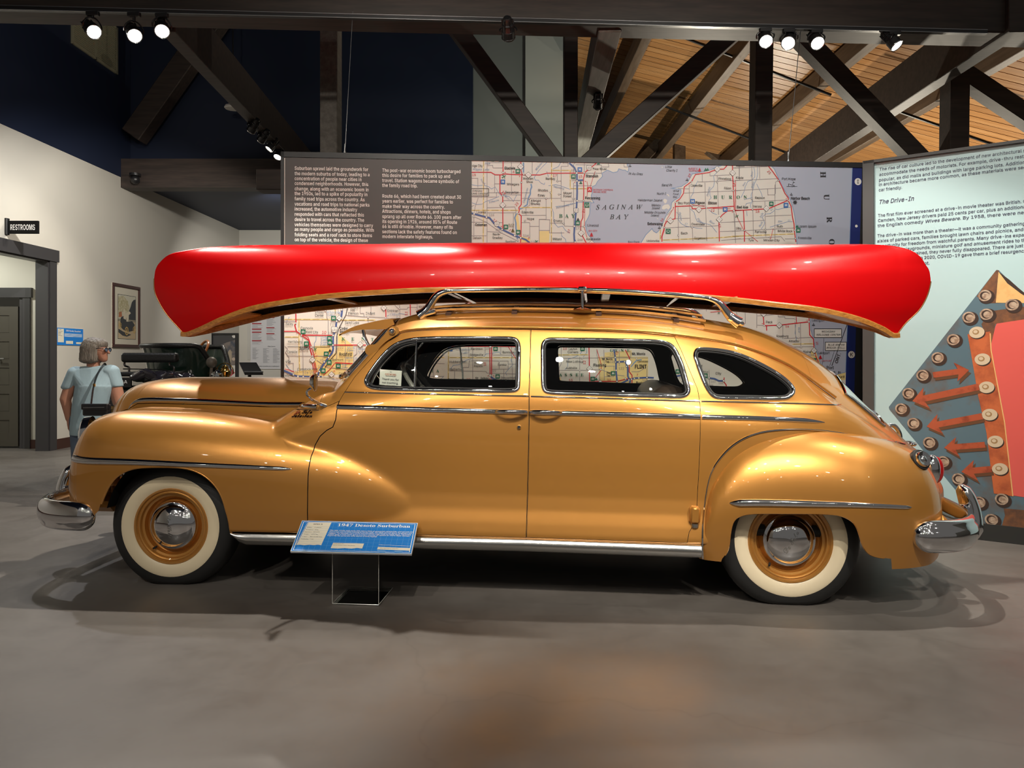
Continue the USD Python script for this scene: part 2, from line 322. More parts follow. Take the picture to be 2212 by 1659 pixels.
for a, b in zip(np.linspace(.03, zt - .13, 6), range(6)): put("door_rail", bx(xd - .82, xd - .13, yi + .02, yi + .065, a, a + (.13 if b else .2)), "door_olive", d1)
zs = np.linspace(.03, zt - .13, 6)
for a, b in zip(zs[:-1], zs[1:]): put("door_panel", rbox(xd - .82, xd - .13, yi + .03, yi + .05, a + .13, b, .004), "door_olive", d1)
hp = at_y(5, 775, yi); put("door_handle", cat_([rbox(hp[0] - .06, hp[0] + .05, yi - .045, yi - .025, hp[2] - .012, hp[2] + .012, .005), bx(hp[0] - .05, hp[0] - .03, yi - .03, yi + .02, hp[2] - .01, hp[2] + .01)]), "bare_metal", d1)
S("wall_room_beyond", bx(-10, -6.9, 14.0, 14.1, 0, 3.4), "grey_wall")
# far end of the hall
BK0 = np.array([wl_x(Y1) - .2, 18.05, 0]); BKD = np.array([1.0, 0, 0]); BKN = np.array([.37, -.93, 0])
def rot_box(p, d, L, th, z0, z1, s0=0.0):
    m = bx(s0, L, 0, th, z0, z1); M = np.eye(4); M[:3, 0] = [d[0], d[1], 0]; M[:3, 1] = [-d[1], d[0], 0]; M[:3, 3] = [p[0], p[1], 0]; m.apply_transform(M); return m
S("wall_back", rot_box(BK0, BKD, 9.0, .15, 0, ZB), "cream_wall")
S("ceiling_soffit", bx(wl_x(13) - .2, 3.2, 13.1, 21.6, ZB, ZB + .1), "navy_paint")
xa = px_depth(285, 200, 13.12)[0]; xb = px_depth(1021.5, 200, 13.12)[0]
S("wall_upper_back", bx(xa - .6, xb, 13.12, 13.27, ZB, 9.0), "navy_paint")
S("wall_upper_grey", cat_([bx(xb - .05, px_depth(1136, 0, 13.9)[0], 13.9, 14.0, 3.0, 9.0)]), "grey_wall")
S("wall_upper_grey_right", bx(px_depth(1135, 0, 13.5)[0], px_depth(1222, 0, 13.5)[0], 13.5, 13.9, 3.0, 9.0), "grey_wall_light")
S("wall_far_right", bx(px_depth(1222, 0, 13.5)[0], 13.8, 21.5, 21.6, 0, 7.0), "grey_wall")
S("wall_right", bx(13.8, 13.95, -3, 21.6, 0, 4.6), "grey_wall")
# sloping ceiling of narrow boards, falling to the right
CX0, CZ0, CSL = .95, 6.66, .25
def ceil_z(X): return CZ0 - CSL * (X - CX0)
cl = S("ceiling", beam((CX0, 14.2, ceil_z(CX0) + .11), (13.9, 14.2, ceil_z(13.9) + .11), 15.0, .06), "dark_timber")
rng = np.random.default_rng(3); yb = 7.0
for i in range(80):
    w = .185; put("plank", beam((CX0, yb + w / 2, ceil_z(CX0) + rng.uniform(0, .004)), (13.9, yb + w / 2, ceil_z(13.9) + rng.uniform(0, .004)), w - .016, .03), ("plank_a", "plank_b", "plank_c")[rng.integers(3)], cl); yb += w
S("ceiling_dark", bx(-7.2, CX0 + .05, -3, 14.2, 8.2, 8.3), "navy_paint")
def purlin(X, y0, y1, label):
    tag(put("purlin", beam((X, y0, ceil_z(X) - .17), (X - .02 * (y1 - y0), y1, ceil_z(X) - .17), .15, .28), "mid_timber"), label, "beam", None)
for X, lab in ((2.08, "brown timber purlin under the board ceiling, the leftmost one"), (3.43, "brown timber purlin under the board ceiling, second from the left"), (4.75, "brown timber purlin under the board ceiling, third from the left"), (6.25, "brown timber purlin under the board ceiling, rightmost one in view"), ):
    purlin(X, 7.2, 21.4, lab)
# far roof truss under the boards
ft = thing("far_truss", "brown timber truss far off under the board ceiling, behind the black posts", "truss")
def pb(a, b, Y, w, h, m, parent, name): put(name, beam(px_depth(*a, Y), px_depth(*b, Y), w, h, (0, 1, 0)), m, parent)
pb((1245, 210), (1640, 300), 16.6, .34, .22, "mid_timber", ft, "top_chord"); put("top_chord", beam(px_depth(1640, 300, 16.6), px_depth(1900, 362, 16.6), .34, .22, (0, 1, 0)), "mid_timber", ft)
pb((1467, 285), (1467, 352), 16.6, .24, .2, "mid_timber", ft, "post"); pb((1455, 275), (1380, 352), 16.6, .22, .2, "mid_timber", ft, "brace"); pb((1480, 285), (1570, 352), 16.6, .2, .2, "mid_timber", ft, "brace")
for (a, b, nm) in (((1416, 57), (1795, 205), "upper"), ((1425, 225), (1700, 330), "lower")):
    tag(put("sprinkler_pipe", tube([px_depth(*a, 11.2 if nm == "upper" else 13.5) + [0, 0, 0], px_depth(*b, 11.4 if nm == "upper" else 13.6)], .022, 8), "black_metal", smooth=40), "thin black pipe running across the board ceiling, %s of the two" % nm, "pipe")
tag(put("sprinkler_pipe", tube([px_depth(1922, 234, 11.0), px_depth(2145, 312, 11.2)], .022, 8), "black_metal", smooth=40), "thin black pipe across the boards right of the wide black beam", "pipe")
# tie beams running away from us, cross beam over the front
def tie(name, x, y0, y1, x1, w, h, m, label): return tag(put(name, beam((x, y0, 4.42 + h / 2), (x1, y1, 4.42 + h / 2), w, h), m), label, "beam")
tie("tie_beam", -3.27, 7.2, 13.1, -3.55, .15, .48, "dark_timber", "dark timber beam running away at upper left, carrying a row of small spotlights")
tie("tie_beam", .93, 7.2, 14.0, 1.10, .22, .34, "grey_timber", "grey weathered beam running away in the middle above the map")
tie("tie_beam", 4.80, 7.2, 15.5, 4.86, .17, .50, "dark_timber", "wide black timber beam running away at upper right above the drive-in panel")
CB0, CB1 = np.array([-7.0, 6.53, 0]), np.array([9.0, 7.42, 0])
tag(put("cross_beam", beam(CB0 + [0, .25, 4.44 + .24], CB1 + [0, .25, 4.44 + .24], .34, .48), "dark_timber"), "massive dark timber cross beam along the top edge of the view", "beam")
tr_ = thing("light_track", "black lighting track with pale edges under the front cross beam", "track")
def on_track(x, off=0.0):
    """point of the track seen at pixel column x"""
    d = np.array([(x - CX) / F, 1.0]); e = (CB1 - CB0)[:2]; A = np.array([[d[0], -e[0]], [d[1], -e[1]]]); q = np.linalg.solve(A, CB0[:2]); return np.array([d[0] * q[0], d[1] * q[0], 4.40 + off])
put("track_channel", beam(on_track(-300), on_track(2130), .045, .04), "black_metal", tr_)
for dz in (-.018, .016): put("track_edge", beam(on_track(-300) - [0, .024, -dz], on_track(2130) - [0, .024, -dz], .004, .006), "bare_metal", tr_)
# trusses: posts and braces behind the map
rt = thing("roof_truss", "dark timber truss with posts and slanting braces rising behind the map panel", "truss")
YT = 8.8
pb((715, 20), (715, 372), YT, .20, .24, "grey_timber", rt, "post"); pb((1232, 20), (1232, 372), YT + .3, .16, .24, "dark_timber", rt, "post")
pb((1646, 20), (1641, 372), YT, .20, .24, "dark_timber", rt, "post"); pb((2063, 120), (2060, 372), YT, .22, .24, "dark_timber", rt, "post")
pb((955, 20), (1215, 372), YT, .185, .2, "dark_timber", rt, "brace"); pb((1640, 20), (1250, 372), YT, .20, .2, "dark_timber", rt, "brace")
pb((1690, 40), (2010, 372), YT + .2, .20, .2, "dark_timber", rt, "brace"); pb((2060, 150), (2330, 330), YT, .20, .2, "dark_timber", rt, "brace")
pb((560, 392), (2400, 405), YT, .24, .24, "dark_timber", rt, "bottom_chord"); pb((560, -45), (2400, -45), YT, .3, .24, "dark_timber", rt, "top_chord")
tag(put("knee_brace", beam(px_depth(478, 30, 12.75), px_depth(290, 296, 12.75), .34, .3, (0, 1, 0)), "dark_timber"), "dark knee brace slanting down to the navy wall corner at upper left", "beam")
tag(put("wall_beam", bx(xa - .25, px_depth(640, 400, 12.95)[0], 12.8, 13.1, px_depth(0, 408, 12.9)[2], px_depth(0, 346, 12.9)[2]), "dark_timber"), "dark brown beam low across the navy wall, left of the map", "beam")
# grille high on the left wall
gq = [wl(154, 92), wl(250, 158), wl(250, 62), wl(154, 5)]
gr = thing("wall_vent", "olive wall vent grille high on the navy wall behind the spotlights", "vent")
ya, yb2, za, zb = gq[0][1], gq[1][1], gq[1][2], max(gq[2][2], gq[3][2])
put("vent_back", wbox(ya, yb2, za, zb, 0, .012), "grille_paint", gr)
for a in (ya, (ya + yb2) / 2, yb2): put("vent_frame", wbox(a - .02, a + .02, za - .02, zb + .02, 0, .03), "grille_paint", gr)
for a in (za, zb): put("vent_frame", wbox(ya, yb2, a - .02, a + .02, 0, .03), "grille_paint", gr)
for q in np.linspace(za + .05, zb - .05, 22): put("vent_slat", wbox(ya, yb2, q - .008, q + .006, .008, .022), "grille_paint", gr)
sp = px_depth(503, 233, 12.4); dsc = thing("ceiling_speaker", "round white ceiling disc hanging in front of the navy wall", "speaker", sp)
mat("white_plastic", (.62, .60, .56), rough=.5)
put("disc", lathe([(.001, -.02), (.12, -.018), (.135, 0), (.12, .03), (.001, .035)], 32), "white_plastic", dsc, smooth=40); put("drop_rod", tube([(0, 0, .03), (0, 0, 3.0)], .012, 6), "black_metal", dsc)
cm = px_depth(292, 388, 12.7); cmx = thing("security_camera", "small black dome camera on the beam end by the navy corner", "camera", cm)
put("dome", trimesh.creation.icosphere(2, .075), "black_metal", cmx, smooth=True); put("mount", lathe([(.001, .10), (.09, .10), (.09, .06), (.001, .05)], 20), "black_metal", cmx, smooth=40)
# brick pier, door strip
bp0 = px_floor(427, 872); bpY = 17.2
pier = S("wall_pier", bx(px_depth(429, 0, bpY)[0], px_depth(457, 0, bpY)[0], bpY, bpY + .3, 0, ZB), "mortar")
x0, x1 = px_depth(428, 0, bpY)[0], px_depth(458, 0, bpY)[0]; rw, z = 0, .6
while z < 2.6:
    off = 0 if rw % 2 else -.1; x = x0 + off
    while x < x1 - .02:
        a, b = max(x, x0), min(x + .2, x1)
        if b - a > .03: put("brick", rbox(a + .005, b - .005, bpY - .012, bpY + .05, z + .005, z + .066, .004), ("brick_a", "brick_b")[rng.integers(2)], pier)
        x += .21
    z += .076; rw += 1
t3 = thing("trim", None, None, kind="structure"); put("edge_post", bx(px_depth(422, 0, bpY)[0], px_depth(427.5, 0, bpY)[0], bpY - .05, bpY + .2, 0, 2.6), "dark_trim", t3)
put("edge_post", bx(px_depth(484, 0, 17.9)[0], px_depth(501, 0, 17.9)[0], 17.85, 18.1, 0, 3.0), "black_metal", t3)
# ---------------------------------------------------------------- the car: skin
TH = math.atan2(0.372, 3.497); CAR_O = np.array([-1.9225, 5.2326, 0.0])
CAX = np.array([math.cos(TH), -math.sin(TH), 0]); CAY = np.array([math.sin(TH), math.cos(TH), 0])
CAR_C = np.array([(EYE - CAR_O) @ CAX, (EYE - CAR_O) @ CAY, H])
def carray(x, y):
    d = pxray(x, y); return np.array([d @ CAX, d @ CAY, d[2]])
def px_car(x, y, yc):
    d = carray(x, y); return CAR_C + d * ((yc - CAR_C[1]) / d[1])
def tab(*a):
    a = np.array(a, float).reshape(-1, 2)
    from scipy.interpolate import PchipInterpolator
    f = PchipInterpolator(a[:, 0], a[:, 1]); lo, hi = a[0, 0], a[-1, 0]
    return lambda s: f(np.clip(s, lo, hi))
hood_top = tab(-.805, .93, -.80, .957, -.782, 1.012, -.73, 1.09, -.658, 1.139, -.566, 1.168, -.412, 1.188, -.257, 1.195, .3, 1.195, .78, 1.19, 1.0, 1.175, 1.2, 1.14)
hood_w = tab(-.807, .03, -.795, .12, -.77, .20, -.73, .27, -.65, .36, -.5, .43, -.2, .48, .3, .55, .7, .62, 1.0, .70, 1.2, .74)
ff_top = tab(-.680, .76, -.665, .82, -.65, .86, -.63, .888, -.595, .915, -.56, .95, -.52, .976, -.43, .997, -.34, 1.006, 0, 1.0, .3, .98, .6, .955, .9, .925, 1.1, .89, 1.3, .83, 1.5, .74, 1.7, .62, 1.8, .50)
ff_bot = tab(-.680, .52, -.65, .47, -.55, .42, -.45, .41, -.3, .36, .4, .345, 1.8, .345)
def ff_out(s):
    if s < -.21: return .365 + .58 * max(0, 1 - min(1, (-.21 - s) / .470) ** 3.5) ** (1 / 3.5)
    return float(_ffo(s))
_ffo = tab(-.21, .945, .2, .945, .6, .94, .9, .928, 1.1, .915, 1.3, .897, 1.5, .877, 1.7, .855, 1.8, .84)
b_low = tab(.2, .60, .5, .80, .7, .855, .9, .862, 2.9, .862, 3.1, .855, 3.4, .825, 3.8, .72, 4.1, .60, 4.35, .44, 4.5, .28, 4.58, .15, 4.61, .05)
b_belt = tab(.2, .50, .6, .64, .9, .735, 1.2, .79, 1.6, .825, 2.1, .84, 2.6, .835, 3.0, .81, 3.3, .765, 3.6, .69, 3.9, .58, 4.2, .44, 4.4, .31, 4.55, .16, 4.61, .05)
z_belt = tab(.2, .82, .5, .93, .75, 1.04, .95, 1.125, 1.08, 1.132, 2.1, 1.114, 3.0, 1.091, 3.76, 1.07, 3.9, 1.02, 4.1, .90, 4.3, .77, 4.45, .66, 4.58, .55, 4.61, .50)
d_y = tab(.8, .60, 1.1, .65, 1.34, .68, 1.6, .70, 2.1, .71, 2.6, .705, 2.9, .69, 3.2, .655, 3.5, .595, 3.78, .52, 4.0, .42, 4.2, .33, 4.4, .23, 4.55, .12, 4.61, .03)
d_z = tab(.8, 1.35, 1.1, 1.42, 1.25, 1.45, 1.413, 1.486, 1.522, 1.493, 1.744, 1.495, 2.1, 1.489, 2.386, 1.482, 2.722, 1.468, 2.918, 1.449, 3.052, 1.43, 3.217, 1.402, 3.379, 1.351, 3.539, 1.277, 3.659, 1.2, 3.776, 1.12, 3.9, 1.04, 4.1, .925, 4.3, .79, 4.45, .68, 4.58, .57, 4.61, .51)
r_top = tab(.8, 1.5, 1.0, 1.53, 1.23, 1.585, 1.35, 1.618, 1.476, 1.637, 1.656, 1.648, 2.0, 1.652, 2.33, 1.645, 2.66, 1.633, 2.93, 1.607, 3.15, 1.575, 3.37, 1.535, 3.55, 1.478, 3.64, 1.435, 3.8, 1.347, 3.9, 1.27, 3.99, 1.185, 4.09, 1.08, 4.16, 1.013, 4.23, .961, 4.31, .889, 4.376, .827, 4.43, .783, 4.5, .735, 4.55, .69, 4.59, .62, 4.61, .52)
b_bot = tab(.2, .345, 3.0, .335, 4.1, .32, 4.4, .36, 4.61, .45)
fillet = tab(-.8, .05, .9, .05, 1.1, .10, 1.4, .14, 1.9, .14, 2.2, .05)
WS_S, WS_Z, WS_K, WS_M = .78, 1.19, .35, 1.07        # windscreen: base on the centre line, how far it is swept back, its slope
def sup(w, zc, zt, n=2.4, k=40):
    a = np.linspace(0, math.pi / 2, k); return np.c_[w * np.cos(a) ** (2 / n), zc + (zt - zc) * np.sin(a) ** (2 / n)]
def mirror(h):
    h = np.asarray(h); return Polygon(np.vstack([h, (h * [-1, 1])[::-1]])).buffer(0)
def section(s):
    P = []
    if s < 1.25:
        w, zt = float(hood_w(s)), float(hood_top(s)); zc = min(.78, zt - .1)
        P.append(mirror(np.vstack([[(0, .45), (w, .45)], sup(w, zc, zt, 2.3)])))
    if s > -.680 and s < 1.8:
        o, zt, zb = ff_out(s), float(ff_top(s)), float(ff_bot(s)); zc = max(zb + .05, zt - .36); i = max(.25, o - .36)
        c = sup(o - i, zc, zt, 2.5); c[:, 0] += i
        P.append(mirror(np.vstack([[(0, zb), (o - .015, zb), (o, zb + .12)], c, [(0, zt)]])))
    if s > .2:
        lo, be, zb = float(b_low(s)), float(b_belt(s)), float(z_belt(s)); bot = float(b_bot(s)); fl = float(_flare(s)); hh = zb - bot
        low = [(0, bot), (lo + .048 * fl, bot), (lo + .046 * fl, bot + .04 * hh), (lo + .034 * fl, bot + .11 * hh), (lo + .014 * fl, bot + .20 * hh), (lo + .002 * fl, bot + .30 * hh), (lo, bot + .42 * hh), (lo, bot + .55 * hh), (lo - .002, bot + .68 * hh)]
        a, b = np.array([lo - .002, bot + .68 * hh]), np.array([be, zb])
        t = np.linspace(0, 1, 8)[1:, None]; c1 = a + [0, .22 * hh]
        low = np.vstack([low, (1 - t) ** 2 * a + 2 * t * (1 - t) * c1 + t * t * b])
        P.append(mirror(np.vstack([low, [(0, zb)]])))
        if s > .8:
            dy, dz, rt = float(d_y(s)), float(d_z(s)), float(r_top(s)); dz = min(dz, rt - .03 * min(1, rt - .4)); dz = max(dz, zb + .004)
            t = np.linspace(0, 1, 9)[1:, None]; B = np.array([be, zb]); D = np.array([dy, dz]); c1 = (B + D) / 2 + [.018 * min(1, (dz - zb) / .3), 0]
            side = (1 - t) ** 2 * B + 2 * t * (1 - t) * c1 + t * t * D
            q = np.linspace(0, 1, 24)[1:]; crown = np.c_[dy * (1 - q), dz + (rt - dz) * (1 - (1 - q) ** 2.5)]
            g = mirror(np.vstack([low, side, crown]))
            if s < 1.9:
                L = 2.0; z0 = WS_Z + (s - WS_S) * WS_M
                lim = Polygon([(-L, 0), (L, 0), (L, z0 - WS_K * WS_M * L), (0, z0), (-L, z0 - WS_K * WS_M * L)]).buffer(0)
                g = g.intersection(lim)
            P.append(g)
    u = shapely.union_all(P); r = float(fillet(s))
    u = u.buffer(.018, quad_segs=6).buffer(-.018, quad_segs=6) if r < .02 else u.buffer(r, quad_segs=10).buffer(-r, quad_segs=10)
    rv = .016 if s > -.6 else .006
    v = u.buffer(-rv, quad_segs=6).buffer(rv, quad_segs=6)
    if v.is_empty or v.geom_type != "Polygon": v = max(getattr(v, "geoms", [u]), key=lambda g: g.area)
    return v
_flare = tab(.4, 1, 2.9, 1, 3.3, .6, 3.8, 0)
NV = 260
def half(poly):
    h = poly.intersection(sbox(0, -1, 3, 4))
    if h.geom_type != "Polygon": h = max(h.geoms, key=lambda g: g.area)
    c = np.array(shapely.geometry.polygon.orient(h).exterior.coords)[:-1]                 # counter-clockwise: bottom, outer side, top
    i = np.lexsort((c[:, 0], c[:, 1]))[0]; k = np.argmin(np.where(c[:, 0] < 1e-6, c[:, 1], 9)); c = np.roll(c, -k, 0)
    zb = c[0, 1]; j = 0
    while j + 1 < len(c) and c[j + 1, 1] < zb + .004: j += 1
    top = np.argmax(np.where(c[:, 0] < 1e-6, c[:, 1], -9)); c = c[j:top + 1]
    L = np.r_[0, np.cumsum(np.linalg.norm(np.diff(c, axis=0), axis=1))]; t = np.linspace(0, L[-1], NV)
    return np.c_[np.interp(t, L, c[:, 0]), np.interp(t, L, c[:, 1])]
def stations(a, b, n): return a + (b - a) * np.linspace(0, 1, n)
ST = np.unique(np.round(np.r_[-.807 + .126 * np.linspace(0, 1, 14) ** 2, -.6799 + .18 * np.linspace(0, 1, 34) ** 2.4, np.arange(-.5, 4.4, .0125), 4.4 + .208 * (1 - (1 - np.linspace(0, 1, 26)) ** 1.6)], 5))
def normals_grid(G, flip):
    du = np.gradient(G, axis=0); dv = np.gradient(G, axis=1); n = np.cross(du, dv)
    n /= np.maximum(np.linalg.norm(n, axis=-1, keepdims=True), 1e-12); return -n if flip else n
class Skin:
    """a surface given by half sections at stations, on the near side (y < 0) and mirrored on the far side"""
    def __init__(s, st, rows, sig=(1.0, 1.0)):
        s.G = np.stack([np.repeat(np.asarray(st)[:, None], rows.shape[1], 1), -rows[..., 0], rows[..., 1]], -1)
        for ax_, sg in ((0, sig[0]), (1, sig[1])):
            if sg: s.G[..., 1:] = gaussian_filter1d(s.G[..., 1:], sg, axis=ax_, mode="nearest")
        N = normals_grid(s.G, False); mid = N[len(st) // 2, rows.shape[1] // 3]
        if mid[1] > 0: N = -N
        s.N = N; n, k = s.G.shape[:2]
        i = np.arange(n - 1)[:, None]; j = np.arange(k - 1)[None]; a = i * k + j
        s.F = np.concatenate([np.stack([a, a + k, a + k + 1], -1).reshape(-1, 3), np.stack([a, a + k + 1, a + 1], -1).reshape(-1, 3)])
        s.V = s.G.reshape(-1, 3); s.Nv = N.reshape(-1, 3)
        q = s.F[len(s.F) // 3]; fn = np.cross(s.V[q[1]] - s.V[q[0]], s.V[q[2]] - s.V[q[0]])
        if fn @ s.Nv[q[0]] < 0: s.F = s.F[:, ::-1]
        s.tree = cKDTree(s.V[:, [0, 2]]); s.D = None
    def at(s, sx, z):
        """point and normal of the near side at (s, z), interpolated; the outermost sheet wins"""
        P = np.c_[np.atleast_1d(sx), np.atleast_1d(z)]; d, i = s.tree.query(P, k=24)
        y = s.V[i, 1]; ok = y < y.min(1, keepdims=True) + .10
        # local plane fit, weighted
        w = np.where(ok, 1 / (d + 2e-3) ** 2, 0); A = np.stack([np.ones_like(d), s.V[i, 0] - P[:, :1], s.V[i, 2] - P[:, 1:]], -1)
        Aw = A * w[..., None]; M = np.einsum("nki,nkj->nij", Aw, A) + np.eye(3) * 1e-7; b = np.einsum("nki,nk->ni", Aw, y)
        y0 = np.linalg.solve(M, b[..., None])[:, 0, 0]; yo = np.where(ok, y, np.nan); y0 = np.clip(y0, np.nanmin(yo, 1) - .01, np.nanmax(yo, 1) + .004)
        n = (s.Nv[i] * w[..., None]).sum(1); n /= np.linalg.norm(n, axis=1, keepdims=True)
        return np.c_[P[:, 0], y0, P[:, 1]], n
    def px(s, pts, y=-.85, off=0.0):
        """pixels -> (s, z) where their rays meet the near side"""
        out = []
        for x, yy in pts:
            yc = y
            for _ in range(6):
                p = px_car(x, yy, yc); yc = s.at(p[0], p[2])[0][0, 1] - off
            out.append((p[0], p[2]))
        return np.array(out)
    def trim(s, poly, offset=0.0):
        """the part of the near side whose side view lies in poly: (verts, faces, normals)"""
        V, N, Fc = s.V - s.Nv * offset, s.Nv, s.F
        S2 = s.V[:, [0, 2]]; shapely.prepare(poly); inn = shapely.contains_xy(poly, S2[:, 0], S2[:, 1]); cnt = inn[Fc].sum(1)
        edge = LineString() if poly.is_empty else poly.boundary
        tri = S2[Fc]; lo, hi = tri.min(1), tri.max(1)
        bxs = shapely.box(lo[:, 0], lo[:, 1], hi[:, 0], hi[:, 1]); shapely.prepare(edge); cross = shapely.intersects(bxs, edge)
        keep = Fc[(cnt == 3) & ~cross]; cut = np.nonzero(cross)[0]
        v2, n2, f2, nn = [], [], [], len(V)
        for t in cut:
            a, b, c = S2[Fc[t]]; T = Polygon([a, b, c])
            if T.area < 1e-9:
                if cnt[t] >= 2: keep = np.vstack([keep, Fc[t][None]])
                continue
            I = T.intersection(poly)
            if I.is_empty: continue
            if I.area > T.area * .99999: keep = np.vstack([keep, Fc[t][None]]); continue
            Mi = np.linalg.inv(np.array([b - a, c - a]).T)
            for g in getattr(I, "geoms", [I]):
                if g.geom_type != "Polygon" or g.area < 1e-11: continue
                q = np.array(shapely.geometry.polygon.orient(g).exterior.coords)[:-1]
                uv = (q - a) @ Mi.T; w = np.c_[1 - uv.sum(1), uv]
                v2.append(w @ V[Fc[t]]); n2.append(w @ N[Fc[t]])
                ff = np.array([(0, k, k + 1) for k in range(1, len(q) - 1)])
                fn = np.cross(v2[-1][ff[0, 1]] - v2[-1][0], v2[-1][ff[0, 2]] - v2[-1][0])
                f2.append((ff if fn @ n2[-1][0] > 0 else ff[:, ::-1]) + nn); nn += len(q)
        V = np.vstack([V] + v2); N = np.vstack([N] + n2); f = np.vstack([keep] + f2)
        used, inv = np.unique(f, return_inverse=True)
        return V[used], inv.reshape(-1, 3), N[used]
def far(vfn):
    v, f, n = vfn; k = np.array([1, -1, 1]); return v * k, f[:, ::-1], n * k
def both(vfn):
    a, b = vfn, far(vfn); return np.vstack([a[0], b[0]]), np.vstack([a[1], b[1] + len(a[0])]), np.vstack([a[2], b[2]])
SKIN = Skin(ST, np.stack([half(section(float(s))) for s in ST]))
# rear fender: a pontoon of its own
rf_top = tab(3.033, .30, 3.037, .40, 3.046, .488, 3.062, .602, 3.092, .717, 3.14, .795, 3.2, .855, 3.279, .903, 3.368, .931, 3.478, .944, 3.587, .945, 3.696, .939, 3.841, .916, 3.983, .893, 4.098, .868, 4.18, .842, 4.231, .817, 4.274, .786, 4.312, .75, 4.341, .693, 4.36, .62, 4.374, .485)
rf_bot = tab(3.03, .245, 3.9, .235, 4.0, .231, 4.2, .234, 4.27, .25, 4.319, .275, 4.35, .34, 4.372, .437)
rf_out = tab(3.033, .868, 3.06, .897, 3.12, .925, 3.25, .950, 3.5, .962, 3.85, .955, 4.05, .92, 4.2, .855, 4.29, .775, 4.34, .68, 4.365, .56, 4.374, .46)
SR = np.unique(np.round(np.r_[3.033 + .12 * np.linspace(0, 1, 26) ** 1.8, np.arange(3.16, 4.2, .012), 4.2 + .174 * (1 - (1 - np.linspace(0, 1, 34)) ** 2)], 5))
def rf_half(s):
    o, zt, zb = float(rf_out(s)), float(rf_top(s)), float(rf_bot(s)); i = max(.2, o - .30); zc = zb + (zt - zb) * .42
    c = sup(o - i, zc, zt, 2.2, 80); c[:, 0] += i
    h = np.vstack([[(o - .035, zb), (o - .02, zb + (zc - zb) * .3), (o - .006, zb + (zc - zb) * .65)], c, [(i - .15, zt - .004)]])
    L = np.r_[0, np.cumsum(np.linalg.norm(np.diff(h, axis=0), axis=1))]; t = np.linspace(0, L[-1], 130)
    return np.c_[np.interp(t, L, h[:, 0]), np.interp(t, L, h[:, 1])]
RSKIN = Skin(SR, np.stack([rf_half(float(s)) for s in SR]), (.8, 1.2))
# ---------------------------------------------------------------- the car: parts
mat("car_paint", (.54, .240, .046), rough=.34, metal=.55, coat=1.0)
mat("chrome", (.80, .80, .82), rough=.06, metal=1.0)
mat("sill_metal", (.62, .62, .60), rough=.22, metal=1.0)
mat("black_rubber", (.012, .012, .012), rough=.55)
mat("tire_rubber", (.018, .018, .018), rough=.5, bump=(60, .15, .004))
mat("whitewall_rubber", (.80, .68, .47), rough=.42)
mat("dark_lining", (.020, .016, .013), rough=.75)
mat("under_black", (.008, .008, .008), rough=.8)
mat("seat_leather", (.045, .030, .022), rough=.4)
mat("tan_leather", (.42, .23, .14), rough=.35)
mat("wheel_grey", (.22, .21, .18), rough=.35)
mat("red_lens", (.35, .008, .008), rough=.08, coat=.6)
mat("mirror_glass", (.75, .78, .78), rough=.02, metal=1.0)
mat("varnished_wood", (.55, .26, .06), rough=.3, coat=.7, noise=(6, (.30, .12, .025), (1.5, 14, 14), .38, .66))
mat("dark_wood_slat", (.06, .035, .03), rough=.35, coat=.3)
pane("window_glass", (.90, .93, .91), 1.5)
pane("tinted_glass", (.05, .05, .05), 1.5)

car = thing("station_wagon", "gold metallic 1940s station wagon carrying the red canoe on its roof rack", "car", CAR_O, -math.degrees(TH))
def cput(name, vfn, m, parent=None, **k): return put(name, (vfn[0], vfn[1]), m, parent or car, normals=vfn[2], **k)
def poly_px(pts, sk=None, y=-.85): return Polygon((sk or SKIN).px(pts, y)).buffer(0)
def smooth_px(pts, n=90, sk=None, y=-.85):
    """closed smooth outline"""
    return Polygon(spline((sk or SKIN).px(pts, y), n, closed=True)).buffer(0)
BIG = sbox(-2, 0, 6, 3)
# window outlines (the outer edge of their bright trim)
WIN_F = [(787, 826), (789.5, 815), (803, 794), (817.6, 774.4), (834, 756.5), (851, 743), (872, 734), (900, 728.8), (960, 726.5), (1040, 726.5), (1100, 727.3), (1113, 729.3), (1120.5, 735), (1124, 745), (1125, 760), (1124.3, 800), (1123.5, 830), (1121.5, 841), (1116, 846), (1104, 848.3), (1050, 848), (960, 846.6), (871, 845), (818, 843.2), (801, 840.3), (791, 834)]
WIN_R = [(1168.3, 763), (1168.6, 800), (1169.5, 833), (1174, 846), (1186, 851.3), (1250, 853.8), (1348, 857.3), (1440, 859.8), (1470, 860.4), (1483, 856.8), (1490, 849), (1491, 840), (1486.5, 822), (1476, 786), (1463, 757), (1455, 746.5), (1445.5, 739.8), (1423, 734.3), (1360, 732), (1280, 730.3), (1203, 729.8), (1181, 731.2), (1171.5, 739), (1168.6, 750)]
WIN_Q = [(1497.6, 768), (1502, 784), (1514, 818), (1528, 846), (1539, 858), (1553, 862.6), (1600, 863.6), (1690, 864.4), (1707, 860), (1716, 850), (1716.5, 840), (1709, 828), (1686, 808), (1641, 782), (1592, 761), (1545, 752), (1512, 750.6), (1502, 754.6)]
wf, wr, wq = (smooth_px(w, 140) for w in (WIN_F, WIN_R, WIN_Q))
